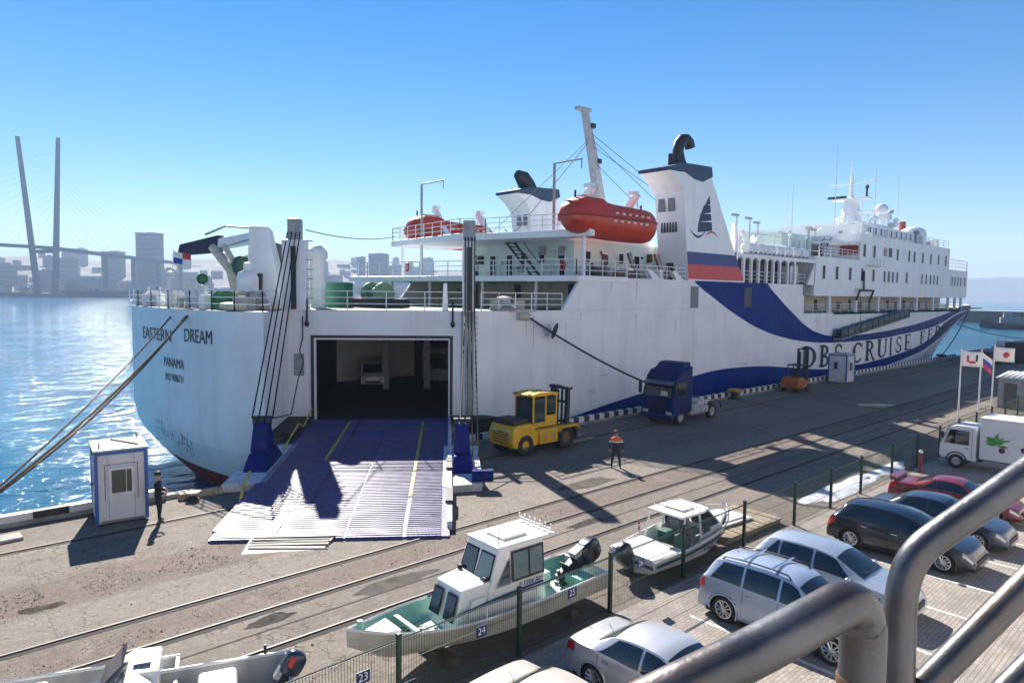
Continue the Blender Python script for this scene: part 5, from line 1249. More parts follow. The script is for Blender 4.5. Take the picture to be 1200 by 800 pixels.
# ---------------------------------------------------------------- lifeboats
def lifeboat(x0, y, z, sg, label, L=9.9, w=1.45):
    t = thing('lifeboat', label, 'lifeboat', (x0+L/2, y, z)); t.scale = (.93, .95, .93)
    tab_b = [(0, .5), (.06, .82), (.25, 1.0), (.75, 1.0), (.93, .88), (1, .62)]
    keel = [(0, .85), (.08, .45), (.25, .12), (.75, .0), (.95, .08), (1, .3)]
    lo, hi = [], []
    roof = [(0, 2.1), (.04, 2.75), (.12, 3.1), (.30, 3.15), (.37, 2.86), (.45, 2.78), (.85, 2.7), (.95, 2.55), (1, 2.2)]
    for k in range(31):
        u = k/30; x = -L/2+L*u; b = w*smoothtab(tab_b, u); zk = smoothtab(keel, u); zt = interp(roof, u)
        lo.append([(x, q[0]*b, q[1]) for q in ((-1.0, 1.62), (-.98, 1.25), (-.82, zk+.55), (-.45, zk+.12), (0, zk), (.45, zk+.12), (.82, zk+.55), (.98, 1.25), (1.0, 1.62))])
        hi.append([(x, q[0]*b, q[1]) for q in ((-.98, 1.66), (-.86, lerp(1.66, zt, .55)), (-.62, lerp(1.66, zt, .9)), (0, zt), (.62, lerp(1.66, zt, .9)), (.86, lerp(1.66, zt, .55)), (.98, 1.66))])
    MB().loft(lo).build('hull', ORANGE, t, smooth=40)
    cn = MB().loft(hi).build('canopy', ORANGE, t, smooth=35)
    g = MB()
    for sd_ in (-1, 1): g.tube([(r[0][0], sd_*abs(r[0][1])*1.01, 1.63) for r in lo], .07, 5)
    g.build('fender_belt', mat('dark_red_fender', (.2, .03, .02), .6), t, smooth=60)
    wm = mesh_of(MB().box((0, 0, 0), (.34, .05, .16)), 'window', mat('pale_hatch', (.7, .55, .48), .4))
    for u in (.42, .5, .58, .66, .74, .82):
        for sd_ in (-1, 1):
            b = w*smoothtab(tab_b, u); place('window', wm, cn, (-L/2+L*u, sd_*b*.94, 1.98))
            place('grab_plate', wm, t, (-L/2+L*(u-.03), sd_*b*1.0, 1.38))
    MB().box((-L/2+2.2, 0, 3.16), (1.1, .9, .16)).build('hatch', mat('lifeboat_white', (.7, .68, .66), .5), cn)
    MB().lathe([(.1, -.15), (.5, 0), (.1, .15)], 4, (L/2*.95, 0, 1.0), Matrix.Rotation(PI/2, 3, 'X')).build('rudder', mat('dark_red_fender', (.2, .03, .02), .6), t)
    for u in (.1, .9): MB().cyl((-L/2+L*u, 0, interp(roof, u)-.1), (-L/2+L*u, 0, interp(roof, u)+.5), .08, .08, 6).build('lifting_hook', SOOT, t)
    return t
lifeboat(33.8, 32.25, 12.2, 1, 'big orange enclosed lifeboat hanging at the ferry\'s near side beside the striped funnel')
lifeboat(33.6, 51.0, 12.3, -1, 'red lifeboat on the ferry\'s far side, partly hidden behind white deck railings')

# ---------------------------------------------------------------- mooring ropes
ROPE = mat('worn_mooring_rope', (0.12, 0.1, 0.08), 0.9, var=.3, scale=6, bump=.6, bscale=60)
ROPED = mat('dark_mooring_rope', (0.05, 0.045, 0.045), 0.9)
def rope(a, b, r, label, m, sag=.25, n=14, group=None):
    a, b = Vector(a), Vector(b)
    pts = [a.lerp(b, k/n) - Vector((0, 0, sag*4*(k/n)*(1-k/n))) for k in range(n+1)]
    return tag(MB().tube([p-b for p in pts], r, 6).build('mooring_rope', m, smooth=180), label, 'rope', group), b
def put(o, b): o.location = b; return o
put(*rope((12.2, 40.1, 6.95), (1.45, 29.0, .55), .058, 'thick pale mooring rope from the stern\'s fairlead, upper one of the close pair', ROPE, .5))
put(*rope((12.18, 40.4, 6.9), (1.3, 28.9, .5), .058, 'thick pale mooring rope from the stern\'s fairlead, lower one of the close pair', ROPE, .75))
put(*rope((12.1, 42.6, 6.9), (1.5, 29.1, .55), .045, 'thin mooring rope left of the thick pair at the ferry\'s stern', ROPE, .35))
put(*rope((29.5, 31.3, 7.05), (44.5, 29.0, .6), .07, 'dark mooring rope slanting down from the ferry\'s side towards the blue truck', ROPED, .55))
put(*rope((128.5, 32.0, 6.2), (104.6, 29.0, .5), .07, 'dark bow rope running down to the quay beyond the far white cabin', ROPED, .6))
put(*rope((139, 40, 5.5), (168, 29.2, .6), .07, 'long bow rope across open water at the far right', ROPED, 1.2))
put(*rope((P3.x+1.0, P3.y-.4, 11.9), (33.0, 51.8, 13.2), .03, 'thin cable strung from the ramp post to the boat deck', ROPED, .35))
o = tag(MB().lathe([(.06, -.03), (.52, -.03), (.55, 0), (.52, .03), (.06, .03)], 20, R=Matrix.Rotation(PI/2, 3, 'Y') @ Matrix.Rotation(.4, 3, 'X')).build('rat_guard', SOOT), 'round black rat guard on the rope from the ferry\'s side', 'rat guard')
o.location = (31.9, 30.93, 5.95); o.rotation_euler = (0, .35, -.15)

# bollards on the quay
YB = mat('yellow_ochre_paint', (0.5, 0.27, 0.06), 0.6, var=.25, scale=5, dirt=.5)
def bollard(x, y, m, label, s=1.0):
    t = thing('bollard', label, 'bollard', (x, y, 0))
    MB().lathe([(.5*s, 0), (.5*s, .06), (.27*s, .12), (.25*s, .42*s)], 14).build('post', SOOT if m is not SOOT else GREYP, t, smooth=40)
    MB().lathe([(.25*s, .42*s), (.5*s, .5*s), (.55*s, .58*s), (.5*s, .68*s), (.2*s, .72*s), (.02, .72*s)], 14).build('cap', m, t, smooth=40)
bollard(50.6, 28.55, YB, 'mushroom bollard with an ochre cap on the quay between truck and orange forklift', 1.15)
bollard(104.6, 28.9, SOOT, 'dark bollard at the quay\'s far end where the bow rope ends', 1.2)
bollard(1.4, 28.9, SOOT, 'bollard at the quay\'s left edge that holds the stern ropes', 1.1)
bollard(44.6, 28.8, SOOT, 'dark bollard hidden behind the blue truck, holding a rope', 1.1)
bollard(8.6, 28.2, CREAM, 'small cream bollard on the quay beside the man in black', .5)
MB_ = MB().box((0, 0, .12), (3.0, .28, .24)); o = tag(MB_.build('timber_beam', mat('pale_timber', (.5, .42, .28), .8, var=.25, scale=6, bump=.4)), 'pale timber beam lying on the quay edge left of the ramp', 'beam'); o.location = (9.7, 28.55, 0); o.rotation_euler = (0, 0, -.02)
SLABC = mat('pale_broken_concrete', (0.4, 0.38, 0.35), 0.9, var=.2, scale=2, dirt=.4, bump=.5)
for k, (x, y, w, d, rz, lb) in enumerate(((2.1, 27.55, 1.7, .7, .05, 'pale concrete slab lying on the quay at far left, nearer the kerb'), (1.5, 26.75, 1.4, .55, -.1, 'pale concrete slab lying on the quay at far left, nearer the rail'))):
    o = tag(MB().box((0, 0, .05), (w, d, .1)).build('concrete_slab', SLABC, bevel=.015), lb, 'slab'); o.location = (x, y, 0); o.rotation_euler = (0, 0, rz)

# ---------------------------------------------------------------- guard cabins
CABW = mat('white_cabin_panel', (0.62, 0.62, 0.63), 0.5, var=.06, scale=1.5, dirt=.3, dirtc=(.35, .32, .28), streak=True)
CABB = mat('blue_cabin_trim', (0.03, 0.11, 0.36), 0.45, var=.1, dirt=.15)
def cabin(loc, rz, w, d, h, label, door_side):
    t = thing('guard_cabin', label, 'cabin', loc, rz)
    MB().box((0, 0, h/2), (w-.06, d-.06, h-.1)).build('wall', CABW, t)
    cm = MB().box((0, 0, h/2-.05), (.11, .11, h-.1)); me = mesh_of(cm, 'corner_trim', CABB)
    for x in (-1, 1):
        for y in (-1, 1): place('corner_trim', me, t, (x*(w/2-.03), y*(d/2-.03), .05))
    r = MB()
    for y in (-1, 1): r.box((0, y*(d/2-.03), h-.06), (w-.17, .12, .13))
    for x in (-1, 1): r.box((x*(w/2-.03), 0, h-.06), (.12, d-.17, .13))
    rt_ = r.build('roof_trim', CABB, t)
    rf = MB().box((0, 0, h+.035), (w+.1, d+.1, .06)).build('roof', mat('pale_roof_sheet', (.62, .62, .6), .45, dirt=.5, scale=3), t)
    m_ = MB().box((.2, .1, h+.09), (.06, d*.8, .05), rz=.5).cyl((-w*.4, -d*.35, h+.06), (-w*.4, -d*.35, h+.28), .03, .03, 5).cyl((w*.42, d*.4, h+.06), (w*.42, d*.4, h+.28), .03, .03, 5)
    m_.build('roof_fitting', RUST, rf)
    sm_ = mesh_of(MB().box((0, 0, h/2-.05), (.015, .012, h-.3)), 'panel_seam', mat('seam_grey', (.3, .3, .31), .7))
    for q in (-.25, .25): place('panel_seam', sm_, t, (w*q, -d/2+.028, 0))
    MB().tube([(-w/2+.15, -d/2+.0, .1), (w/2-.15, -d/2+.0, .1)], .05, 4).build('skirting', mat('scuffed_base_strip', (.2, .19, .18), .8, dirt=.5), t)
    # window towards -y
    wf = MB(); ww, wh, wz = .62*w/1.6, .82, h*.58
    for s_ in (-1, 1): wf.box((s_*(ww/2+.05), -d/2+.0, wz), (.1, .08, wh+.2)); wf.box((0, -d/2+.0, wz+s_*(wh/2+.05)), (ww, .08, .1))
    f = wf.build('window', mat('white_frame', (.7, .7, .7), .5), t)
    MB().box((0, -d/2+.02, wz), (ww, .03, wh)).build('pane', glass('dim_green_glass', (.05, .065, .05), .08), f)
    MB().box((.09*w, -d/2+.003, wz), (.02, .04, wh)).build('mullion', MATS['white_frame'], f)
    m_ = MB()
    for s_ in (-1, 1): m_.box((s_*(ww/2+.2), -d/2+.025, wz-.05), (.02, .02, wh+.5))
    m_.box((0, -d/2+.025, wz+wh/2+.2), (ww+.4, .02, .02)).build('shutter_guide', RUST, f)
    # door towards -x
    df_ = MB().box((-w/2+.02, door_side*.15, h*.45), (.06, .75, h*.8)).build('door', CABW, t)
    MB().box((-w/2-.005, door_side*.15, h*.6), (.04, .36, .7)).build('pane', glass('dim_blue_glass', (.05, .08, .1), .08), df_)
    MB().box((-w/2-.03, door_side*.15+.28, h*.45), (.06, .03, .14)).build('handle', SOOT, df_)
    return t
cabin((5.98, 28.0, 0), -.13, 1.62, 1.95, 2.62, 'small white guard cabin with blue trim at the quay edge in the left foreground', 1)
cabin((69.2, 27.7, 0), -.05, 1.7, 1.8, 2.75, 'distant white guard cabin with blue trim in front of the ferry\'s lettering', 1)

# ---------------------------------------------------------------- people
SKIN = mat('skin', (0.45, 0.27, 0.19), 0.6, var=.1)
def person(name, label, loc, rz, pose, cloth, hair, hat=None, scale=1.0):
    """one skinned body; faces coloured by height and limb"""
    t = thing(name, label, 'person', loc, rz)
    J = pose
    me = bpy.data.meshes.new('body'); vs, es, rs = [], [], []
    def chain(pts, root=None):
        prev = root
        for p, r in pts:
            vs.append(p); rs.append(r); i = len(vs)-1
            if prev is not None: es.append((prev, i))
            prev = i
        return prev
    pel = chain([((0, 0, .95), .15)])
    wa = chain([((0, 0, 1.12), .145), ((.0, 0, 1.28), .165), ((0, 0, 1.42), .15)], pel)
    nk = chain([((.01, 0, 1.52), .06), ((.02, 0, 1.6), .075), ((.02, 0, 1.68), .1), ((.015, 0, 1.76), .075)], wa)
    for s_ in (1, -1):
        chain([(p, r) for p, r in zip(J['arm'][s_], (.075, .06, .05, .04))], wa)
        chain([(p, r) for p, r in zip(J['leg'][s_], (.105, .078, .055, .05, .04))], pel)
    me.from_pydata(vs, es, []); ob = bpy.data.objects.new('body', me); col.objects.link(ob)
    md = ob.modifiers.new('skin', 'SKIN')
    for i, d in enumerate(me.skin_vertices[0].data): d.radius = (rs[i], rs[i]); d.use_root = (i == 0)
    # torso wider than deep
    for i in range(0, 4): me.skin_vertices[0].data[i].radius = (rs[i]*.8, rs[i]*1.25)
    sb = ob.modifiers.new('sub', 'SUBSURF'); sb.levels = sb.render_levels = 2
    dg = bpy.context.evaluated_depsgraph_get()
    m2 = bpy.data.meshes.new_from_object(ob.evaluated_get(dg)); bpy.data.objects.remove(ob)
    bm = bmesh.new(); bm.from_mesh(m2)
    mats = [cloth['jacket'], cloth['trousers'], SKIN, cloth.get('band', cloth['jacket']), cloth.get('yoke', cloth['jacket']), SOOT]
    hands = [Vector(J['arm'][s_][3]) for s_ in (1, -1)]
    # hands: palm already ends the arm; five bent fingers each, joined into the same mesh
    fm = MB()
    for s_, hv in zip((1, -1), hands):
        d = (hv-Vector(J['arm'][s_][2])).normalized(); sidev = d.cross(Vector((0, s_, .3))).normalized()
        for k in range(4):
            b0 = hv+d*.02+sidev*(.027-.018*k); L_ = (.075, .085, .08, .062)[k]
            fm.tube([b0, b0+d*L_*.5, b0+d*L_*.9+Vector((0, -s_*.02, 0))], [.0105, .0095, .007], 5)
        b0 = hv-d*.01+sidev*.035; fm.tube([b0, b0+sidev*.03+d*.03, b0+sidev*.035+d*.06], [.012, .01, .008], 5)
    tmp = bpy.data.meshes.new('f'); tmp.from_pydata(fm.v, [], fm.f); n0 = len(bm.faces); bm.from_mesh(tmp)
    for i, f in enumerate(bm.faces):
        c = f.calc_center_median(); f.smooth = True; k = 0
        nearhand = min((c-h).length for h in hands)
        if i >= n0 or nearhand < .07: k = 2
        elif c.z > 1.5: k = 2
        elif c.z < .09: k = 5
        elif c.z < .93 and abs(c.y) < .27 and nearhand > .2 and min((c-Vector(J['arm'][s_][2])).length for s_ in (1, -1)) > .12: k = 1
        elif c.z > 1.31: k = 4
        elif 1.24 < c.z <= 1.31 : k = 3
        f.material_index = k
    m2.materials.clear()
    for q in mats: m2.materials.append(q)
    bm.to_mesh(m2); bm.free()
    body = link('body', m2, t)
    # face, hair, hat
    fc = MB().ball((.112, 0, 1.665), (.024, .016, .022), 8); fc.build('nose', SKIN, t, smooth=180)
    for s_ in (1, -1):
        MB().ball((.1, .036*s_, 1.69), (.012, .016, .009), 8).build('eye', SOOT, t)
        MB().ball((.015, .098*s_, 1.67), (.025, .012, .035), 8).build('ear', SKIN, t, smooth=180)
    MB().box((.1, 0, 1.625), (.02, .05, .01)).build('mouth', mat('lip', (.25, .1, .08), .6), t)
    hm_ = MB().lathe([(.105, 1.69), (.112, 1.73), (.1, 1.79), (.06, 1.825), (.01, 1.835)], 14, (.005, 0, 0))
    if hat: hm_.tube([(.09, -.05, 1.725), (.16, 0, 1.71), (.09, .05, 1.725)], .012, 5)
    hm_.build('hat' if hat else 'hair', hat or hair, t, smooth=60)
    t.scale = (scale, scale, scale)
    return t
DKCL = mat('black_jacket_cloth', (0.012, 0.012, 0.014), 0.85, bump=.4, bscale=30); DKTR = mat('dark_trouser_cloth', (0.018, 0.018, 0.022), 0.85)
NVCL = mat('navy_work_cloth', (0.02, 0.024, 0.05), 0.8, bump=.4, bscale=30); ORCL = mat('orange_yoke_cloth', (0.85, 0.13, 0.03), 0.7); REFL = mat('reflective_tape', (0.75, 0.75, 0.72), 0.35)
stand = {'arm': {s: [(0, .21*s, 1.4), (-.02, .30*s, 1.14), (.04, .31*s, .92), (.06, .30*s, .84)] for s in (1, -1)},
         'leg': {1: [(0, .1, .86), (.02, .16, .5), (-.01, .2, .1), (.06, .21, .05), (.15, .22, .035)], -1: [(0, -.1, .86), (.02, -.16, .5), (-.01, -.2, .1), (.06, -.21, .05), (.15, -.22, .035)]}}
hold = {'arm': {1: [(0, .21, 1.4), (.0, .27, 1.14), (.2, .2, 1.08), (.27, .14, 1.1)], -1: [(0, -.21, 1.4), (.0, -.27, 1.14), (.21, -.2, 1.06), (.28, -.14, 1.08)]},
        'leg': {1: [(0, .1, .86), (.03, .12, .5), (-.02, .13, .1), (.05, .14, .05), (.14, .15, .035)], -1: [(0, -.1, .86), (.06, -.11, .5), (.05, -.12, .1), (.12, -.13, .05), (.21, -.14, .035)]}}
person('person', 'man in black jacket and black hair standing beside the near guard cabin', (6.85, 26.35, 0), -.5, hold, {'jacket': DKCL, 'trousers': DKTR}, mat('black_hair', (.01, .009, .008), .6), scale=1.0)
person('person', 'dock worker in navy overalls with orange shoulders standing on the open quay', (25.6, 20.6, 0), -2.45, stand, {'jacket': NVCL, 'trousers': NVCL, 'yoke': ORCL, 'band': REFL}, DKCL, hat=mat('dark_red_cap', (.12, .03, .03), .7), scale=1.0)

# ---------------------------------------------------------------- wheels shared by machines and cars
TYRE = mat('tyre_rubber', (0.016, 0.016, 0.017), 0.8, var=.1, bump=.3, bscale=30)
RIM = mat('alloy_rim', (0.55, 0.56, 0.58), 0.3, 0.8, var=.08)
def wheel_meshes(r, w, rr, rim=None, spokes=5, key=''):
    Rx = Matrix.Rotation(PI/2, 3, 'X')
    ty = MB().lathe([(rr, -w/2+.02), (rr+.02, -w/2), (r-.04, -w/2), (r-.005, -w/2+.03), (r, 0), (r-.005, w/2-.03), (r-.04, w/2), (rr+.02, w/2), (rr, w/2-.02), (rr-.02, 0)], 24, R=Rx, caps=False)
    tm = mesh_of(ty, 'tyre', TYRE, 50)
    rm = MB().lathe([(rr+.01, -.02), (rr+.01, w/2-.015), (rr-.025, w/2-.015), (rr-.035, w/2-.06), (.01, w/2-.07)], 22, R=Rx.inverted() if False else Matrix.Rotation(-PI/2, 3, 'X'), caps=True)
    if spokes:
        rm = MB().lathe([(rr+.01, -.02), (rr+.01, w/2-.012), (rr-.022, w/2-.012), (rr-.03, w/2-.06)], 22, R=Matrix.Rotation(-PI/2, 3, 'X'), caps=False)
        for k in range(spokes):
            a = 2*PI*k/spokes; c, s = math.cos(a), math.sin(a)
            for q in (-1, 1):
                p0 = Vector((c*.05-s*.02*q, w/2-.022, s*.05+c*.02*q)); p1 = Vector((c*(rr-.01)-s*.055*q, w/2-.03, s*(rr-.01)+c*.055*q)); rm.tube([p0, p1], [.022, .03], 5)
        rm.lathe([(.07, w/2-.05), (.06, w/2-.012), (.01, w/2-.008)], 12, R=Matrix.Rotation(-PI/2, 3, 'X'))
    rmm = mesh_of(rm, 'rim', rim or RIM, 40)
    bk = mesh_of(MB().lathe([(.02, -.05), (rr, -.05), (rr, w/2-.09), (.02, w/2-.09)], 18, R=Matrix.Rotation(-PI/2, 3, 'X')), 'hub', SOOT, 40)
    return tm, rmm, bk
def wheel(parent, ms, loc, side):
    e = bpy.data.objects.new('wheel', ms[0]); col.objects.link(e); e.parent = parent; e.location = loc
    if side < 0: e.rotation_euler = (0, 0, PI)
    place('rim', ms[1], e, (0, 0, 0)); place('hub', ms[2], e, (0, 0, 0))
    return e
# ---------------------------------------------------------------- cars
CAR_GL = glass('car_window_glass', (0.008, 0.012, 0.016), 0.03)
CAR_LT = glass('greenish_screen_glass', (0.03, 0.05, 0.05), 0.03)
PLAST = mat('black_plastic', (0.015, 0.015, 0.016), 0.55)
TAIL = mat('tail_lamp_red', (0.42, 0.012, 0.012), 0.12, coat=.6, var=.05)
HEADL = mat('head_lamp_lens', (0.55, 0.58, 0.6), 0.08, .3, coat=.6)
CHROME = mat('chrome', (0.75, 0.75, 0.76), 0.12, 1.0, var=.03)
def paint(name, c, metal=.45, rough=.32):
    return mat(name, c, rough, metal, var=.03, scale=.8, dirt=.18, dirtc=(.3, .27, .24), coat=.7)
PROFILE = {
 'suv': dict(L=4.5, w=.89, T=[(0, .6), (.006, .85), (.02, 1.02), (.035, 1.12), (.09, 1.54), (.13, 1.62), (.35, 1.68), (.5, 1.66), (.58, 1.58), (.73, 1.1), (.78, 1.04), (.92, .93), (.98, .75), (1, .5)],
     B=[(0, .6), (.02, .98), (.1, 1.07), (.3, 1.05), (.7, 1.0), (.8, .97), (.93, .85), (1, .5)], ws=(.6, .725), rw=(.045, .085), sw=[(.09, .285, .155, .285), (.3, .5, .3, .5), (.515, .71, .515, .6)], r=.35, wh=(.185, .805)),
 'hatch': dict(L=4.25, w=.87, T=[(0, .58), (.006, .75), (.02, .9), (.05, 1.02), (.12, 1.38), (.17, 1.46), (.28, 1.5), (.42, 1.5), (.52, 1.45), (.6, 1.34), (.75, .99), (.8, .93), (.93, .8), (.982, .64), (1, .46)],
     B=[(0, .58), (.03, .9), (.12, .98), (.3, .95), (.7, .9), (.8, .87), (.93, .76), (1, .46)], ws=(.575, .745), rw=(.06, .115), sw=[(.13, .22, .2, .22), (.235, .44, .235, .44), (.455, .715, .455, .585)], r=.32, wh=(.19, .81)),
 'sedan': dict(L=4.5, w=.87, T=[(0, .55), (.006, .8), (.02, .93), (.05, .99), (.13, 1.03), (.17, 1.06), (.28, 1.36), (.36, 1.44), (.47, 1.46), (.56, 1.41), (.715, 1.02), (.76, .97), (.92, .82), (.98, .66), (1, .48)],
     B=[(0, .55), (.02, .88), (.1, .95), (.3, .95), (.7, .9), (.92, .77), (1, .48)], ws=(.575, .71), rw=(.185, .285), sw=[(.225, .455, .315, .455), (.47, .69, .47, .575)], r=.32, wh=(.2, .81)),
 'coupe': dict(L=4.5, w=.87, T=[(0, .52), (.006, .7), (.02, .82), (.05, .88), (.14, .9), (.2, .94), (.33, 1.18), (.41, 1.25), (.49, 1.25), (.56, 1.19), (.7, .88), (.76, .83), (.92, .68), (.98, .55), (1, .4)],
     B=[(0, .52), (.02, .76), (.1, .84), (.3, .84), (.7, .79), (.92, .63), (1, .4)], ws=(.575, .69), rw=(.215, .33), sw=[(.29, .38, .37, .38), (.39, .68, .39, .575)], r=.31, wh=(.2, .81)),
}
WHM = {}
def car(kind, label, loc, body_m, rz=-PI/2, rails=False, spoiler=False, glassm=None, lower=None, scale=1.0):
    K = PROFILE[kind]; L, w = K['L'], K['w']; gm = glassm or CAR_GL
    t = thing({'suv': 'parked_car', 'hatch': 'parked_car', 'sedan': 'parked_car', 'coupe': 'parked_car'}[kind], label, 'car', loc, rz, 'cars parked along the fence')
    NS, NW, NR = 9, 5, 5
    def half(u):
        T, B = smoothtab(K['T'], u), smoothtab(K['B'], u); B = min(B, T-.004)
        e = max(0, (abs(u-.5)-.36)/.14); ww = w*(1-.16*e**2.2)
        h = T-B
        P = [(0, .2), (.84*ww, .2)]
        for k in range(NS):
            f = k/(NS-1); z = lerp(.22, B, f)
            y = ww*(.955+.045*math.sin(PI*min(1, f*1.25)) if f < .8 else lerp(.955+.045*math.sin(PI), .945, (f-.8)/.2))
            P.append((y, z))
        yb = P[-1][0]; hc = clamp(h/.45)
        yt = yb - lerp(.16, .235, hc); zt = T - lerp(.012, .07, hc)
        for k in range(1, NW+1):
            f = k/NW; P.append((lerp(yb, yt, f) + .025*math.sin(PI*f)*hc, lerp(B, zt, f)))
        for k in range(1, NR+1):
            f = k/NR; P.append((yt*(1-f), lerp(zt, T, math.sin(f*PI/2))))
        return P
    ib, ir = 1+NS, 1+NS+NW
    us = sorted(set([round(k/64, 4) for k in range(65)] + [.006, .012, .98, .99]))
    full = []
    for u in us:
        P = half(u); x = -L/2 + L*u; full.append([(x, -y, z) for y, z in P] + [(x, y, z) for y, z in P[-2:0:-1]])
    m_ = MB(); n = len(full[0]); wr = K['r']
    wx = [-L/2+L*q for q in K['wh']]
    for r in full: m_.v += r
    for a in range(len(full)-1):
        for i in range(n):
            j = (i+1) % n; ids = [a*n+i, a*n+j, (a+1)*n+j, (a+1)*n+i]
            c = sum((Vector(m_.v[q]) for q in ids), Vector())/4
            if any((c.x-q)**2+(c.z-wr)**2 < (wr+.055)**2 and abs(c.y) > .6 for q in wx): continue
            m_.f.append(ids); m_.mi.append(0)
    m_.f.append(list(range(n))); m_.mi.append(0); m_.f.append([(len(full)-1)*n+i for i in range(n)]); m_.mi.append(0)
    body = m_.build('body', body_m, t, smooth=38)
    def at(u, v, side, off=.007):       # point on the shell, v counted in ring steps
        P = half(u); i = int(min(v, len(P)-1.001)); f = v-i
        y = lerp(P[i][0], P[i+1][0], f); z = lerp(P[i][1], P[i+1][1], f)
        return Vector((-L/2+L*u, side*(y+off), z+off*.3))
    for (b0, b1, t0, t1) in K['sw']:
        for s_ in (-1, 1):
            g = MB(); rows = []
            for k in range(6):
                f = k/5; v = ib + .35 + f*(NW-.75)
                rows.append([at(lerp(lerp(b0, t0, f), lerp(b1, t1, f), q/8), v, s_) for q in range(9)])
            g.loft(rows, False, False).build('side_window', gm, t, smooth=60)
    for nm, (u0, u1), dx, ins in (('windshield', K['ws'], .008, .25), ('rear_window', K['rw'], -.008, .3)):
        rows = []
        for k in range(9):
            u = lerp(u0, u1, k/8); row = []
            for q in range(-8, 9):
                f = abs(q)/8; v = lerp(ir+NR, ir+ins-.3*0, f); p = at(u, min(v, ir+NR), -1 if q < 0 else 1, 0); row.append(p+Vector((dx, 0, .012)))
            rows.append(row)
        MB().loft(rows, False, False).build(nm, CAR_LT if nm == 'rear_window' and kind == 'sedan' else gm, t, smooth=60)
    # wheels, arches
    key = (wr,)
    if key not in WHM: WHM[key] = wheel_meshes(wr, .2, wr*.66)
    for q in wx:
        for s_ in (-1, 1):
            wheel(t, WHM[key], (q, s_*(w-.12), wr), s_)
            ar = MB(); ar.tube([(q+(wr+.05)*math.cos(rad(a)), s_*(w*.985), wr+(wr+.05)*math.sin(rad(a))) for a in range(-22, 203, 15)], .03, 6)
            ar.build('wheel_arch', lower or body_m, t, smooth=60)
        MB().lathe([(wr+.07, -.84*w), (wr+.07, .84*w)], 20, (q, 0, wr), Matrix.Rotation(PI/2, 3, 'X')).build('wheel_well', PLAST, t)
    MB().box((0, 0, .25), (L*.86, w*1.9, .12)).build('underbody', PLAST, t)
    # lamps, handles, mirrors, plates, bumpers
    for s_ in (-1, 1):
        rows = [[at(lerp(.004, .075 if kind != 'suv' else .055, q/5), ib-lerp(2.6, .5, k/3), s_, .009) for q in range(6)] for k in range(4)]
        MB().loft(rows, False, False).build('tail_light', TAIL, t, smooth=60)
        rows = [[at(lerp(.925, .985, q/5), ib-lerp(2.2, .15, k/3), s_, .009) for q in range(6)] for k in range(4)]
        MB().loft(rows, False, False).build('headlight', HEADL, t, smooth=60)
        p = at(K['sw'][-1][1]-.035, ib+.6, s_)
        mr = MB().ball((p.x, p.y+s_*.1, p.z+.02), (.07, .11, .075), 10); mr.build('wing_mirror', body_m, t, smooth=180)
        for b0 in ([K['sw'][-1][0]+.03] if kind == 'coupe' else [K['sw'][-1][0]+.02, K['sw'][-2][0]+.03 if kind != 'suv' else K['sw'][1][0]+.02]):
            a, b = at(b0, ib-1.5, s_, .02), at(b0+.04, ib-1.5, s_, .02); MB().tube([a, b], .016, 6).build('door_handle', CHROME, t)
        for u in [K['sw'][-1][0]-.008, K['sw'][-1][1]+.005] + ([K['sw'][-2][0]] if kind != 'coupe' else []):
            MB().tube([at(u, v, s_, -.001) for v in (3.2, 5, 7, ib-.2)], .006, 4).build('door_seam', PLAST, t)
    MB().box((-L/2+.0, 0, .62), (.03, .52, .12)).build('number_plate', mat('plate_white', (.7, .7, .7), .4), t)
    MB().box((L/2-.01, 0, .42), (.05, 1.0, .16)).build('grille', PLAST, t)
    if rails:
        r_ = MB()
        for s_ in (-1, 1): r_.tube([at(u, ir+.6, s_, 0)+Vector((0, 0, .07 if 0 < k < 6 else -.01)) for k, u in enumerate((.13, .15, .25, .35, .45, .53, .55))], .022, 6)
        r_.build('roof_rail', PLAST, t, smooth=60)
        for u in (.27, .44):
            a, b = at(u, ir+.6, -1, 0), at(u, ir+.6, 1, 0); MB().box(((a.x+b.x)/2, 0, a.z+.09), (.06, abs(a.y)*2+.12, .03)).build('roof_bar', CHROME, t, bevel=.008)
    if spoiler:
        r_ = MB().prismy([(-L/2+.02, 1.0), (-L/2+.3, .985), (-L/2+.3, 1.0), (-L/2+.02, 1.03)], -.68, .68)
        r_.box((-L/2+.2, .6, .94), (.12, .05, .14)).box((-L/2+.2, -.6, .94), (.12, .05, .14)).build('spoiler', body_m, t, bevel=.01)
    an = at(.17, ir+NR, 1, 0); MB().tube([an, an+Vector((-.12, 0, .12))], .006, 4).build('aerial', PLAST, t)
    wp = MB()
    for s_ in (-1, 1): wp.tube([at(K['ws'][1]-.004, ir+NR-.3, s_, 0)+Vector((.01, 0, .02)), at(K['ws'][1]-.03, ir+1.0, s_, 0)+Vector((.01, 0, .025))], .01, 4)
    wp.build('wiper', PLAST, t)
    scale *= .975; t.scale = (scale, scale, scale)
    return t
P_SIL = paint('silver_car_paint', (.5, .51, .53)); P_SBL = paint('silver_blue_car_paint', (.4, .47, .58)); P_BLU = paint('pale_blue_car_paint', (.38, .43, .5))
P_DK = paint('dark_navy_car_paint', (.012, .015, .022), .2, .25); P_GR = paint('dark_grey_blue_car_paint', (.035, .05, .08), .3, .28); P_RED = paint('dark_red_car_paint', (.17, .012, .016), .15, .3); P_CRM = paint('champagne_car_paint', (.56, .52, .46), .3)
car('sedan', 'champagne-white saloon car at the bottom edge, only its rear window and roof in view', (8.45, 7.7, 0), P_CRM)
car('sedan', 'grey silver saloon car behind the thick pipe, with a wide pale roof', (11.35, 7.65, 0), P_SIL)
car('suv', 'silver-blue estate car with black roof rails and two roof bars', (16.25, 7.45, 0), P_SBL, rails=True)
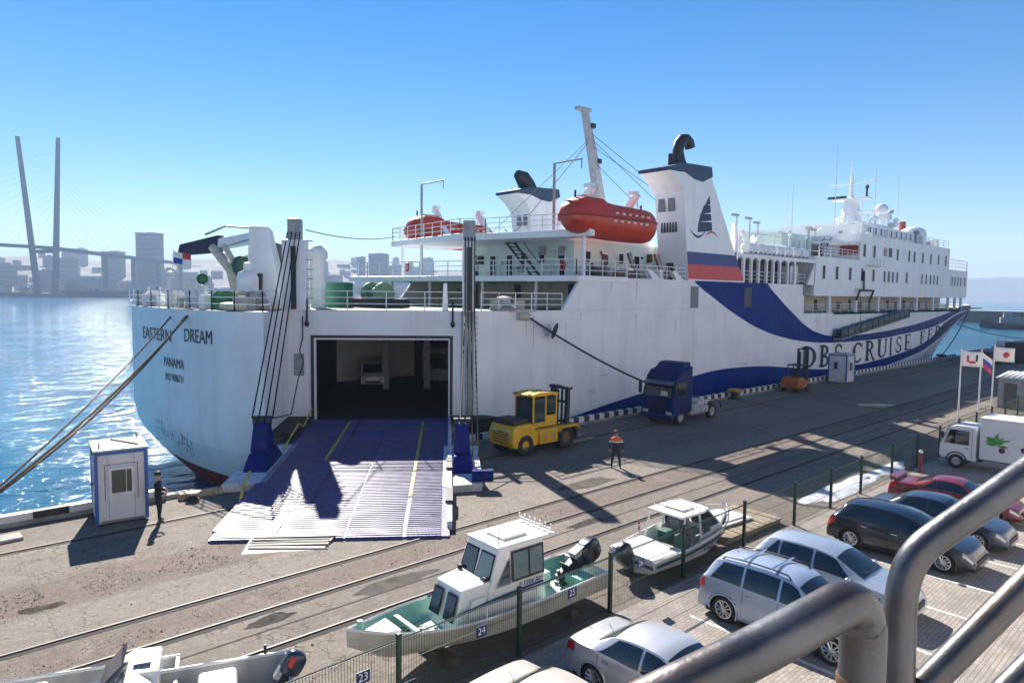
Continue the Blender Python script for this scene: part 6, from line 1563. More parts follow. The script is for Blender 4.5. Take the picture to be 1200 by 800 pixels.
car('hatch', 'pale blue-grey hatchback with a large windscreen beside the car with roof bars', (19.1, 7.65, 0), P_BLU, scale=1.04)
car('hatch', 'black five-door car parked between the pale hatchback and the dark grey saloon', (24.15, 7.45, 0), P_DK, scale=1.05)
car('sedan', 'dark grey-blue saloon car in front of the red coupe, front wheel in view', (27.1, 7.3, 0), P_GR)
car('coupe', 'dark red coupe with a rear spoiler beside the white box truck', (30.9, 7.75, 0), P_RED, spoiler=True, scale=1.03)

# ---------------------------------------------------------------- white box truck with printed leaves
TRW = mat('truck_white_paint', (.7, .7, .7), .4, var=.04, dirt=.35, dirtc=(.3, .27, .24), coat=.2)
t = thing('box_truck', 'white box truck with green plant pictures on its side, parked by the fence', 'truck', (39.35, 7.4, 0), PI/2)
# local x forward (+Y), y left (-X, towards the camera)
cab = MB(); cabp = [(1.55, .45), (3.05, .45), (3.12, .6), (3.1, 1.15), (2.72, 2.0), (2.45, 2.12), (1.55, 2.12)]
cab.loft([[(x, s_*.86*(.96 if z > 1.9 else 1), z) for x, z in cabp] for s_ in (-1, 1)])
cab.build('cab', TRW, t, bevel=.06)
for s_ in (-1, 1):
    g = MB().prismy([(1.85, 1.2), (2.9, 1.2), (2.66, 1.9), (1.85, 1.9)], s_*.862, s_*.872); g.build('side_window', CAR_GL, t)
    MB().tube([(1.72, s_*.868, .6), (1.72, s_*.868, 2.0)], .008, 4).build('door_seam', PLAST, t)
    MB().box((2.95, s_*1.0, 1.6), (.1, .16, .34)).build('wing_mirror', PLAST, t, bevel=.02)
    MB().box((3.1, s_*.62, .78), (.08, .34, .2)).build('headlight', HEADL, t, bevel=.02)
    MB().box((1.95, s_*.872, 1.05), (.14, .03, .035)).build('door_handle', PLAST, t)
MB().add([(2.76, -.74, 1.98), (2.76, .74, 1.98), (3.105, .8, 1.2), (3.105, -.8, 1.2)], [(0, 1, 2, 3)]).build('windshield', CAR_GL, t)
bxm = MB().box((-.9, 0, 1.62), (4.6, 1.9, 1.95)).build('cargo_box', mat('box_panel_white', (.62, .63, .66), .45, var=.05, dirt=.4, dirtc=(.25, .2, .2), scale=.8), t, bevel=.02)
MB().box((-.9, 0, 2.62), (4.64, 1.94, .06)).build('roof_cap', TRW, bxm)
MB().box((-.9, 0, .58), (4.6, .8, .16)).box((2.2, 0, .5), (1.6, .8, .2)).build('chassis', PLAST, t)
LEAF = mat('printed_leaf_green', (.07, .3, .05), .6, var=.3, scale=5, c2=(.02, .12, .02)); PURP = mat('printed_plum', (.08, .02, .05), .6)
rb = random.Random(31)
for cx, cz, s0 in ((.75, 1.7, 1.0), (-.95, 1.6, .9), (-2.3, 1.75, 1.0)):
    m_ = MB()
    for k in range(34):
        a = rb.uniform(-.2, PI+.2); L_ = rb.uniform(.2, .55)*s0; ox, oz = cx+rb.uniform(-.12, .12), cz-.25+rb.uniform(-.1, .2)
        dx_, dz_ = math.cos(a)*L_, math.sin(a)*L_*.9; nx_, nz_ = -math.sin(a)*.05, math.cos(a)*.05
        y = .953+.0006*k; m_.add([(ox, y, oz), (ox+dx_*.5+nx_, y, oz+dz_*.5+nz_), (ox+dx_, y, oz+dz_), (ox+dx_*.5-nx_, y, oz+dz_*.5-nz_)], [(0, 1, 2, 3)])
    m_.build('printed_plant', LEAF, bxm)
for cx, cz in ((-.35, 1.35), (-1.3, 1.2), (.5, 1.2)):
    m_ = MB(); m_.lathe([(.13, 0), (.13, .004)], 14, (cx, .952, cz), Matrix.Rotation(-PI/2, 3, 'X')); m_.build('printed_fruit', PURP, bxm)
tm = wheel_meshes(.36, .2, .2, GREYP, 0)
for x in (2.35, -1.7):
    for s_ in (-1, 1):
        wheel(t, tm, (x, s_*.78, .36), s_)
        if x > 0: MB().tube([(x+.44*math.cos(rad(a)), s_*.85, .36+.44*math.sin(rad(a))) for a in range(0, 181, 20)], .04, 5).build('wheel_arch', PLAST, t)

# ---------------------------------------------------------------- yellow heavy forklift (its counterweight towards the ramp)
FYEL = mat('forklift_yellow', (.72, .40, .015), .45, var=.08, scale=2, dirt=.35, dirtc=(.12, .09, .05))
t = thing('forklift', 'big yellow forklift truck with glazed cab standing on the quay beside the ramp', 'forklift', (25.35, 26.0, 0), .0)
m_ = MB()
cw = [(-2.35, .5), (-2.42, .75), (-2.42, 1.25), (-2.2, 1.62), (-1.2, 1.66), (-.9, 1.55), (-.6, .85), (-.6, .45), (-2.1, .42)]
m_.prismy(cw, -.98, .98); m_.build('counterweight', FYEL, t, bevel=.12)
MB().prismy([(-.75, .5), (1.75, .5), (1.75, 1.1), (1.2, 1.25), (-.75, 1.25)], -.92, .92).build('chassis', FYEL, t, bevel=.05)
for s_ in (-1, 1):
    MB().prismy([(.75, 1.02), (.95, 1.28), (2.2, 1.28), (2.4, 1.0), (2.3, 1.0), (2.15, 1.18), (1.0, 1.18), (.85, 1.0)], s_*.72, s_*1.16).build('front_mudguard', FYEL, t, bevel=.02)
    MB().prismy([(-.6, .5), (.75, .5), (.75, 1.22), (-.6, 1.22)], s_*.92, s_*1.05).build('side_tank', FYEL, t, bevel=.03)
    for q in (-.2, .35): MB().box((q, s_*1.06, .85), (.42, .03, .5)).build('tank_panel', mat('dull_yellow', (.55, .3, .03), .5), t, bevel=.01)
    for q in range(3): MB().box((.9+.0*q, s_*1.0, .55+.2*q), (.35, .2, .04)).build('step', SOOT, t)
MB().box((-1.7, 0, 1.75), (1.1, 1.5, .3)).build('engine_cover', mat('black_engine_cover', (.02, .02, .02), .6), t, bevel=.1)
m_ = MB()
for k in range(5): m_.box((-2.425, 0, .75+.13*k), (.05, 1.2, .05))
m_.build('rear_grille', SOOT, t)
for y in (-.45, .45): MB().box((-2.43, y, 1.35), (.05, .5, .12)).build('reflector_strip', mat('pale_strip', (.6, .55, .4), .4), t)
# cab: posts, roof, panes
m_ = MB(); cx0, cx1, cz0, cz1 = -.75, .95, 1.35, 2.95
for x in (cx0, .15, cx1):
    for y in (-.68, .68): m_.box((x, y, (cz0+cz1)/2), (.09, .09, cz1-cz0))
m_.box((.1, 0, cz0+.1), (1.8, 1.45, .25))
m_.box((.55, -.68, cz0+.3), (.75, .08, .5)).box((.55, .68, cz0+.3), (.75, .08, .5))
cb_ = m_.build('cab_frame', FYEL, t, bevel=.02)
MB().prismy([(-.95, 2.95), (1.05, 2.95), (1.0, 3.08), (-.1, 3.14), (-.9, 3.06)], -.78, .78).build('cab_roof', FYEL, t, bevel=.03)
CG = glass('cab_glass', (.03, .045, .05), .05)
for y in (-.68, .68):
    MB().box((-.3, y, 2.2), (.78, .02, 1.3)).build('side_window', CG, cb_); MB().box((.55, y, 2.45), (.68, .02, .85)).build('side_window', CG, cb_)
MB().box((cx0, 0, 2.2), (.02, 1.26, 1.3)).build('rear_window', CG, cb_); MB().box((cx1, 0, 2.2), (.02, 1.26, 1.3)).build('windshield', CG, cb_)
MB().lathe([(.02, 0), (.19, .01), (.21, .04), (.19, .06)], 14, (.5, 0, 2.0), Matrix.Rotation(-.6, 3, 'Y')).build('steering_wheel', PLAST, t)
MB().box((-.1, 0, 1.9), (.15, .5, .6)).box((.1, 0, 1.62), (.5, .5, .14)).build('seat', PLAST, t, bevel=.03)
m_ = MB()
for y in (-.55, .55):
    m_.box((1.95, y, 1.85), (.22, .2, 2.75), ry=.03).box((2.15, y*.75, 1.75), (.16, .14, 2.5), ry=.03)
    m_.cyl((1.85, y*.4, .6), (1.9, y*.4, 3.1), .07, .07, 8)
m_.box((2.0, 0, 3.2), (.3, 1.5, .16)).box((2.05, 0, 2.4), (.12, 1.1, .12)).box((2.0, 0, .5), (.3, 1.3, .2)); m_.build('mast', SOOT, t)
m_ = MB().box((2.35, 0, .75), (.14, 1.9, .55)).box((2.35, 0, 1.2), (.1, 1.8, .1)); m_.build('fork_carriage', SOOT, t)
for y in (-.5, .5): MB().box((3.3, y, .12), (1.9, .18, .07)).box((2.42, y, .5), (.09, .18, .8)).build('fork', mat('worn_fork_steel', (.25, .24, .22), .4, .8), t)
HUBY = mat('dirty_yellow_hub', (.16, .1, .03), .7, dirt=.5)
tm = wheel_meshes(.62, .42, .3, HUBY, 0)
for y in (-.82, .82): wheel(t, tm, (1.45, y, .62), 1 if y > 0 else -1)
tm = wheel_meshes(.56, .4, .26, HUBY, 0)
for y in (-.8, .8): wheel(t, tm, (-1.55, y, .56), 1 if y > 0 else -1)
MB().cyl((-.75, .5, 1.6), (-.75, .5, 2.5), .06, .06, 8).build('exhaust', SOOT, t)
MB().box((-.85, -.55, 3.02), (.12, .2, .12)).box((-.85, .55, 3.02), (.12, .2, .12)).build('work_lamp', SOOT, t)

# ---------------------------------------------------------------- orange forklift, far off
ORM = mat('forklift_orange', (.4, .1, .02), .45, var=.1, dirt=.3)
t = thing('forklift', 'orange forklift truck with tall black mast by the far kerb', 'forklift', (59.2, 27.5, 0), .05)
MB().prismy([(-1.5, .35), (-1.55, 1.05), (-1.2, 1.3), (-.2, 1.3), (0, .95), (.9, .95), (1.0, .35)], -.75, .75).build('body', ORM, t, bevel=.08)
m_ = MB()
for x, y in ((-.8, -.55), (-.8, .55), (.55, -.55), (.55, .55)): m_.tube([(x, y, 1.2), (x*.8, y*.95, 2.3)], .05, 5)
m_.box((-.1, 0, 2.33), (1.3, 1.2, .07)).build('overhead_guard', SOOT, t)
MB().box((-.3, 0, 1.45), (.5, .55, .12)).box((-.55, 0, 1.7), (.12, .55, .55)).build('seat', PLAST, t)
m_ = MB()
for y in (-.42, .42): m_.box((1.2, y, 1.95), (.18, .14, 3.5)).box((1.32, y*.7, 1.8), (.12, .1, 3.2))
m_.box((1.2, 0, 3.65), (.2, 1.0, .1)).box((1.2, 0, 2.2), (.14, .9, .1)).box((1.3, 0, .7), (.12, 1.1, .5)).build('mast', SOOT, t)
for y in (-.35, .35): MB().box((1.95, y, .12), (1.2, .13, .05)).build('fork', SOOT, t)
tm = wheel_meshes(.36, .26, .18, SOOT, 0)
for x, y in ((.75, -.65), (.75, .65), (-1.0, -.62), (-1.0, .62)): wheel(t, tm, (x, y, .36), 1 if y > 0 else -1)

# ---------------------------------------------------------------- blue tractor unit
TBL = mat('truck_blue_paint', (.003, .016, .1), .45, 0, var=.08, dirt=.15, coat=.05, spec=.15)
t = thing('tractor_unit', 'dark blue lorry tractor unit without trailer, cab facing the ramp', 'truck', (39.2, 26.05, 0), PI)
# local x forward (-X), y left (-Y, towards the camera)
cp = [(.55, .75), (2.55, .55), (2.75, .75), (2.75, 1.75), (2.62, 2.2), (2.3, 3.05), (1.9, 3.45), (.55, 3.75)]
MB().prismy(cp, -1.22, 1.22).build('cab', TBL, t, bevel=.1)
MB().prismy([(.5, 3.3), (1.9, 3.45), (1.2, 3.95), (.5, 4.0)], -1.0, 1.0).build('roof_fairing', TBL, t, bevel=.1)
MB().add([(2.768, -1.02, 1.86), (2.768, 1.02, 1.86), (2.44, .98, 2.78), (2.44, -.98, 2.78)], [(0, 1, 2, 3)]).build('windshield', CAR_GL, t)
MB().prismy([(2.4, 2.84), (2.5, 2.7), (2.86, 2.62), (2.8, 2.72)], -1.1, 1.1).build('sun_visor', mat('smoke_visor', (.06, .09, .14), .2), t)
for s_ in (-1, 1):
    MB().prismy([(1.3, 1.95), (2.45, 1.95), (2.25, 2.75), (1.3, 2.75)], s_*1.222, s_*1.235).build('side_window', CAR_GL, t)
    MB().box((2.75, s_*1.36, 2.3), (.14, .2, .75)).build('wing_mirror', PLAST, t, bevel=.03)
    MB().box((2.72, s_*.9, .78), (.14, .42, .26)).build('headlight', HEADL, t, bevel=.03)
    MB().box((1.5, s_*1.23, 1.75), (.25, .05, .05)).build('door_handle', CHROME, t)
    for x in (-.2, -1.6): MB().tube([(x+.62*math.cos(rad(a))-(1.2 if x < -1 else 0), s_*.95, .52+.62*math.sin(rad(a))) for a in range(0, 181, 20)], .05, 5).build('mudguard', PLAST, t)
    MB().prismy([(.55, .5), (-1.6, .5), (-1.6, .95), (.55, 1.3)], s_*.75, s_*1.12).build('side_tank', GREYP, t, bevel=.06)
m_ = MB()
for k in range(5): m_.box((2.765, 0, 1.0+.14*k), (.03, 1.5, .06))
m_.build('grille', PLAST, t)
MB().box((2.72, 0, .55), (.3, 2.45, .36)).build('bumper', mat('dark_blue_bumper', (.01, .018, .08), .4), t, bevel=.05)
MB().box((-1.3, .42, .85), (3.9, .12, .28)).box((-1.3, -.42, .85), (3.9, .12, .28)).box((-1.9, 0, 1.05), (1.0, .9, .12)).build('chassis', PLAST, t)
for k in range(3): MB().cyl((-.6-.75*k*.55-.2, -.9, 1.15), (-.6-.75*k*.55-.2, .9, 1.15), .16, .16, 10).build('air_tank', mat('pale_tank', (.6, .6, .6), .4), t)
MB().box((2.76, .55, 2.05), (.02, .5, .3)).build('dash_paper', mat('pale_paper', (.5, .55, .45), .7), t)
tm = wheel_meshes(.5, .3, .3, GREYP, 0)
for x in (1.75, -2.0):
    for s_ in (-1, 1): wheel(t, tm, (x, s_*1.02, .5), s_)

# ---------------------------------------------------------------- vehicles in the ferry's car deck
t = thing('van', 'white van in the dark car deck, seen through the stern door', 'van', tuple(P3+E_*3.2+A_*15+Vector((0, 0, .8))), math.atan2(-A_.y, -A_.x)+.12)
MB().prismy([(-2.3, .35), (2.2, .35), (2.4, .55), (2.35, 1.0), (1.9, 1.2), (1.3, 1.95), (-2.3, 2.05)], -.9, .9).build('body', TRW, t, bevel=.07)
MB().add([(1.95, -.78, 1.24), (1.95, .78, 1.24), (1.37, .7, 1.9), (1.37, -.7, 1.9)], [(0, 1, 2, 3)]).build('windshield', CAR_GL, t)
for s_ in (-1, 1):
    MB().box((2.36, s_*.62, .8), (.08, .3, .2)).build('headlight', HEADL, t); MB().prismy([(.6, 1.2), (1.75, 1.2), (1.25, 1.8), (.6, 1.8)], s_*.9, s_*.912).build('side_window', CAR_GL, t)
MB().box((2.42, 0, .6), (.04, 1.2, .15)).build('grille', PLAST, t)
tm = wheel_meshes(.33, .2, .2, GREYP, 0)
for x in (1.5, -1.5):
    for s_ in (-1, 1): wheel(t, tm, (x, s_*.8, .33), s_)
t = thing('truck', 'grey lorry parked deep in the ferry\'s car deck, right of the van', 'truck', tuple(P3+E_*8.3+A_*17+Vector((0, 0, .8))), math.atan2(-A_.y, -A_.x))
MB().prismy([(1.2, .5), (3, .5), (3, 1.4), (2.6, 2.4), (1.2, 2.5)], -1.0, 1.0).build('cab', GREYP, t, bevel=.08)
MB().box((-1.4, 0, 1.9), (5, 2.2, 2.2)).build('cargo_box', GREYP, t)
MB().add([(3.01, -.85, 1.45), (3.01, .85, 1.45), (2.63, .8, 2.35), (2.63, -.8, 2.35)], [(0, 1, 2, 3)]).build('windshield', CAR_GL, t)
tm = wheel_meshes(.42, .26, .25, GREYP, 0)
for x in (2.0, -2.2):
    for s_ in (-1, 1): wheel(t, tm, (x, s_*.95, .42), s_)
# ---------------------------------------------------------------- small boats ashore behind the fence
BOATW = mat('boat_white_gelcoat', (.72, .72, .7), .35, var=.05, scale=1.5, dirt=.35, dirtc=(.36, .33, .26), coat=.2)
BOATD = mat('weathered_boat_side', (.55, .54, .48), .5, var=.12, scale=2, dirt=.55, dirtc=(.25, .22, .15), streak=True)
TEAL = mat('teal_green_boat_paint', (.2, .45, .37), .5, var=.12, scale=2.5, dirt=.35, dirtc=(.45, .5, .45))
PALETEAL = mat('pale_green_deck_paint', (.45, .62, .54), .55, var=.12, scale=3, dirt=.35, dirtc=(.3, .35, .3))
NVST = mat('navy_boat_stripe', (.03, .06, .17), .4); BLK = mat('engine_black_cowl', (.012, .016, .024), .28, coat=.4)
BOTR = mat('hull_bottom_brown', (.1, .06, .045), .7, dirt=.4)
def boat_hull(t, L, beam, g, keel, chine, outer, inner, floor, n=30, bow=.62, rim=.06, bottom=None):
    """outer shell, inner shell and gunwale; x from -L/2 (stern) to L/2 (bow)"""
    out, inn, gw = [], [], {1: [], -1: []}
    for k in range(n+1):
        u = k/n; x = -L/2+L*u
        b = beam/2*(lerp(.9, 1, min(1, u/.3)) if u < bow else (1-((u-bow)/(1-bow))**2.3*.985))
        G, Kz, Cz = smoothtab(g, u), smoothtab(keel, u), smoothtab(chine, u)
        rk = (x+.0, ) ; bc = b*lerp(.86, .5, max(0, (u-.5)/.5)); xk = x-max(0, (u-.8))*.9*(0)
        out.append([(x, -b, G), (x, -lerp(b, bc, .6), lerp(G, Cz, .6)), (x, -bc, Cz), (x, -bc*.5, lerp(Cz, Kz, .6)), (x, 0, Kz), (x, bc*.5, lerp(Cz, Kz, .6)), (x, bc, Cz), (x, lerp(b, bc, .6), lerp(G, Cz, .6)), (x, b, G)])
        bi = max(.005, b-rim); fz = max(floor, Cz+.04)
        wi = max(.004, min(bi*.85, bc*.93-.02)); fz = min(fz, G-.05)
        inn.append([(x*.985, -bi, G), (x*.985, -lerp(bi, wi, .8), lerp(G, fz, .8)), (x*.985, -wi, fz), (x*.985, 0, fz), (x*.985, wi, fz), (x*.985, lerp(bi, wi, .8), lerp(G, fz, .8)), (x*.985, bi, G)])
        for s in (1, -1): gw[s].append((x, s*(b-rim/2), G+.01))
    m_ = MB().loft(out, False, False); m_.f.append(list(range(9))); m_.mi.append(0)
    h = m_.build('hull', outer, t, smooth=40)
    MB().loft(inn, False, False).build('inner_hull', inner, t, smooth=40)
    for s in (1, -1): MB().tube(gw[s], rim*.62, 6).build('gunwale', BOATW, t, smooth=60)
    b0 = gw[1][0][1]+rim/2
    MB().box((-L/2+.04, 0, (g[0][1]+floor)/2), (.08, 2*b0-.04, g[0][1]-floor+.04)).build('transom', BOATW, t, bevel=.02)
    return h
def outboard(t, loc, s, cowl, tilt=.9, name='outboard_motor'):
    R = Matrix.Rotation(tilt, 3, 'Y'); c = Vector(loc)
    m_ = MB().loft([[R @ Vector((x*q*s, y*q*s, z*s)) + c for x, y in ((.34, .12), (.25, .2), (-.2, .21), (-.32, .12), (-.32, -.12), (-.2, -.21), (.25, -.2), (.34, -.12))] for z, q in ((.0, .8), (.06, .98), (.3, 1.05), (.55, .98), (.68, .75), (.73, .4))])
    m = m_.build(name, cowl, t, smooth=40)
    MB().hexa([R @ Vector((x*s, y*s, z*s))+c for z, xx, yy in ((-.95, .1, .06), (0.02, .2, .12)) for x, y in ((-xx, -yy), (xx, -yy), (xx, yy), (-xx, yy))]).build('motor_leg', BLK, m)
    m_ = MB()
    for k in range(3):
        a = 2*PI*k/3; m_.hexa([R @ (Vector((-.2+.03*q*z_, math.cos(a)*r+math.sin(a)*w_*q, -.85+math.sin(a)*r-math.cos(a)*w_*q))*s)+c for z_, r, w_ in ((-1, .02, .05), (1, .19, .09)) for q in (-1, 1) for _ in (0, 1)][:8])
    m_.cyl(R @ (Vector((-.28, 0, -.85))*s)+c, R @ (Vector((.2, 0, -.85))*s)+c, .07*s, .05*s, 8)
    m_.box(R @ (Vector((0, 0, -.6))*s)+c, (.5*s, .3*s, .02), ry=tilt); m_.build('propeller', SOOT, m)
    MB().box(R @ (Vector((.26, 0, .0))*s)+c, (.16*s, .26*s, .5*s), ry=tilt).build('mount_bracket', GREYP, m)
    MB().tube([R @ (Vector((-.33, -.1, .2))*s)+c, R @ (Vector((-.34, .1, .2))*s)+c], .02*s, 5).build('cowl_stripe', mat('pale_stripe', (.5, .5, .52), .4), m)
    return m

# the long green and white fishing boat
t = thing('fishing_boat', 'long white and sea-green fishing boat with a two-step cabin, ashore behind the fence', 'boat', (10.35, 12.3, 0), PI-.035)
boat_hull(t, 7.2, 1.9, [(0, .93), (.3, .92), (.6, .95), (.85, 1.08), (1, 1.3)], [(0, .22), (.6, .2), (.85, .35), (1, .95)], [(0, .45), (.5, .45), (.8, .6), (1, 1.1)], BOATD, TEAL, .52, bow=.55)
MB().prism([(1.1, -.62), (3.0, -.1), (3.0, .1), (1.1, .62)], .6, .64).build('fore_deck', PALETEAL, t)
MB().prism([(2.5, -.34), (3.35, -.06), (3.35, .06), (2.5, .34)], 1.06, 1.1).build('bow_deck', BOATW, t)
MB().box((-2.3, 0, .56), (2.4, 1.5, .06)).build('aft_deck', PALETEAL, t)
MB().box((2.15, 0, .98), (.1, 1.0, .06)).build('thwart', PALETEAL, t); MB().box((-1.9, -.35, .78), (.9, .5, .4)).build('engine_box', PALETEAL, t, bevel=.03)
MB().box((-2.9, .4, .75), (.5, .6, .35)).build('fish_box', TEAL, t, bevel=.02)
MB().cyl((3.3, 0, 1.1), (3.3, 0, 1.42), .07, .06, 10).build('bow_post', TEAL, t)
# cuddy
c0 = MB().loft([[(1.25, -.55, .6), (1.25, .55, .6), (1.02, .5, 1.58), (1.02, -.5, 1.58)], [(.2, -.66, .6), (.2, .66, .6), (.2, .6, 1.64), (.2, -.6, 1.64)]]).build('cuddy', BOATW, t, bevel=.04)
for s in (-1, 1):
    f = MB().add([(1.262, s*.08, .88), (1.262, s*.49, .88), (1.09, s*.46, 1.46), (1.09, s*.08, 1.46)], [(0, 1, 2, 3)]).build('window_rubber', PLAST, c0); p = MB().add([(1.262, s*.12, .93), (1.262, s*.45, .93), (1.1, s*.42, 1.42), (1.1, s*.12, 1.42)], [(0, 1, 2, 3)])
    p.v = [(x+.012, y, z) for x, y, z in p.v]; p.build('front_window', glass('boat_glass', (.02, .03, .05), .04), c0)
    MB().prismy([(.9, .95), (.45, .95), (.45, 1.35), (.82, 1.35)], s*.6, s*.645).build('side_stripe', BOATW, c0)
# wheelhouse
wc = [(.36, 1.4), (.02, 2.32), (-1.4, 2.32), (-1.45, .62), (.36, .62)]
w_ = MB().loft([[(x, s*(.6 if z > 2 else .68), z) for x, z in wc] for s in (-1, 1)]).build('wheelhouse', BOATW, t, bevel=.04)
rf = MB().prism([(.06, -.62), (.06, .62), (-1.75, .66), (-1.75, -.66)], 2.32, 2.39).build('roof', BOATW, w_, bevel=.02)
MB().box((-.7, 0, 2.42), (.75, .7, .07)).build('roof_hatch', BOATW, rf, bevel=.03)
BG = MATS['boat_glass']
def slope(z): return lerp(.36, .02, (z-1.4)/.92)
for y0, y1 in ((-.56, -.06), (.04, .54)):
    q = lambda e, off: [(slope(1.58-e)+off, y0-e, 1.58-e), (slope(1.58-e)+off, y1+e, 1.58-e), (slope(2.16+e)+off, y1+e-.03, 2.16+e), (slope(2.16+e)+off, y0-e+.03, 2.16+e)]
    MB().add(q(.04, .008), [(0, 1, 2, 3)]).build('window_rubber', PLAST, w_); MB().add(q(0, .016), [(0, 1, 2, 3)]).build('front_window', BG if y0 < 0 else glass('pale_boat_glass', (.12, .16, .17), .05), w_)
for s in (-1, 1):
    y = lambda z: s*lerp(.68, .6, (z-1.4)/.92)
    for x0, x1, z0, z1 in ((-.84, -.38, 1.55, 2.16), (-1.3, -.9, 1.55, 2.16)):
        MB().add([(x0-.06, y(z0-.06)+s*.02, z0-.06), (x1+.06, y(z0-.06)+s*.02, z0-.06), (x1+.06, y(z1+.06)+s*.02, z1+.06), (x0-.06, y(z1+.06)+s*.02, z1+.06)], [(0, 1, 2, 3)]).build('window_rubber', PLAST, w_)
        MB().add([(x0, y(z0)+s*.03, z0), (x1, y(z0)+s*.03, z0), (x1, y(z1)+s*.03, z1), (x0, y(z1)+s*.03, z1)], [(0, 1, 2, 3)]).build('side_window', glass('pale_boat_glass', (.12, .16, .17), .05), w_)
    MB().add([(.14, y(1.45)+s*.02, 1.47), (-.27, y(1.45)+s*.02, 1.47), (-.27, y(2.1)+s*.02, 2.08)], [(0, 1, 2)]).build('side_window', BG, w_)
    MB().tube([(1.2, s*.62, 1.12), (.2, s*.69, 1.22), (-1.3, s*.7, 1.28)], .03, 6).build('rubbing_strip', NVST, t)
    MB().tube([(.6, s*.9, 1.25), (-.9, s*.92, 1.25)], .018, 5).tube([(.6, s*.9, .95), (.6, s*.9, 1.25)], .015, 5).tube([(-.9, s*.92, .95), (-.9, s*.92, 1.25)], .015, 5).build('grab_rail', RW, t)
m_ = MB().lathe([(.17, -.015), (.2, 0), (.17, .015)], 16, (-.2, -.28, 1.78), Matrix.Rotation(1.0, 3, 'Y'), caps=False); m_.build('steering_wheel', PLAST, w_)
m_ = MB()
for k in range(7): m_.cyl((-1.65, -.6+.2*k, 2.39), (-1.65, -.6+.2*k, 2.57), .012, .012, 5); m_.ball((-1.65, -.6+.2*k, 2.58), .03, 6)
m_.tube([(-1.65, -.62, 2.48), (-1.65, .62, 2.48)], .012, 5).build('rod_holder', RW, rf)
MB().cyl((-.05, .5, 2.35), (-.05, .5, 2.8), .012, .008, 5).build('aerial', PLAST, rf)
for s in (-1, 1): MB().box((.35, s*.5, 1.68), (.09, .09, .1)).build('deck_lamp', PLAST, c0)
for s_, nm in ((-1, 'F 1304 AM'),):
    o = text_mesh(nm, .17, 'registration', NVST, t); o.location = (.0, .735, .0)
    for v in o.data.vertices: v.co = (-v.co.x-.9, v.co.z-.02, v.co.y+1.38)
outboard(t, (-3.3, .05, 1.15), .98, BLK, -1.2)
m_ = MB()
for k in range(14):
    rb = random.Random(k); a = rb.uniform(0, 6.3); m_.tube([(rb.uniform(1.5, 2.9), rb.uniform(-.25, .25), .68+.02*k), (rb.uniform(1.5, 2.9), rb.uniform(-.25, .25), .7), (rb.uniform(1.5, 2.9), rb.uniform(-.3, .3), .69)], .014, 4)
m_.build('rope_heap', ROPE, t)
for x in (-2.4, 1.4): MB().box((x, 0, .11), (.3, 1.5, .22)).build('keel_block', mat('old_timber', (.12, .09, .06), .9, var=.25), t)

# the white motor boat
t = thing('motor_boat', 'white motor boat with hardtop and open flat stern, ashore beyond the fence', 'boat', (18.55, 12.15, 0), -.045)
boat_hull(t, 5.0, 1.95, [(0, .56), (.3, .66), (.6, .82), (.85, .95), (1, 1.0)], [(0, .08), (.6, .1), (.85, .3), (1, .8)], [(0, .24), (.5, .28), (.8, .48), (1, .86)], BOATW, BOATW, .3, bow=.5)
for s in (-1, 1):
    m_ = MB(); m_.loft([[(-2.48+.0*k, s*(.86+(.02 if k < 4 else 0)), lerp(.42, .52, 0)) for k in range(1)], [(-2.48, s*.89, .55)]], False, False) if False else None
    st_ = MB(); rows = [[], []]
    for k in range(14):
        u = .02+.75*k/14; b = .975*(lerp(.9, 1, min(1, u/.3)) if u < .5 else (1-((u-.5)/.5)**2.3*.985)); G = smoothtab([(0, .56), (.3, .66), (.6, .82), (.85, .95), (1, 1.0)], u)
        rows[0].append((-2.5+5*u, s*(b+.004), G-.16)); rows[1].append((-2.5+5*u, s*(b+.012), G-.07))
    st_.loft(rows, False, False).build('navy_stripe', NVST, t)
MB().box((-2.515, 0, .42), (.02, 1.7, .09)).build('transom_stripe', NVST, t)
MB().box((-1.75, 0, .6), (1.45, 1.62, .08)).build('stern_deck', BOATW, t, bevel=.02)
MB().box((-.6, 0, .34), (.9, 1.4, .06)).build('cockpit_floor', mat('dim_cockpit', (.12, .13, .13), .7), t)
MB().prism([(.45, -.78), (1.2, -.62), (2.3, -.12), (2.3, .12), (1.2, .62), (.45, .78)], .86, [1.0, 1.0, 1.02, 1.02, 1.0, 1.0]).build('fore_deck', BOATW, t, bevel=.02)
for s in (-1, 1):
    for pts, r in (([(-.95, s*.74, .62), (-.8, s*.66, 1.5)], .03), ([(-.05, s*.74, .75), (-.05, s*.66, 1.52)], .035), ([(1.15, s*.62, .95), (.5, s*.6, 1.5)], .03)):
        MB().tube(pts, r, 5).build('hardtop_post', BOATW, t)
hd = MB().prism([(-.95, -.68), (.2, -.7), (.6, -.55), (.6, .55), (.2, .7), (-.95, .68)], 1.5, 1.57).build('hardtop', BOATW, t, bevel=.025)
MB().box((-.2, 0, 1.6), (.6, .7, .06)).build('roof_hatch', BOATW, hd, bevel=.02)
m_ = MB()
for k in range(4): m_.tube([(-.7+.35*k, -.6, 1.57), (-.7+.35*k, -.6, 1.68), (-.7+.35*k, .6, 1.68), (-.7+.35*k, .6, 1.57)], .014, 4)
m_.build('roof_bar', CHROME, hd)
MB().add([(1.17, -.6, .98), (1.17, .6, .98), (.58, .56, 1.5), (.58, -.56, 1.5)], [(0, 1, 2, 3)]).build('windshield', BG, t)
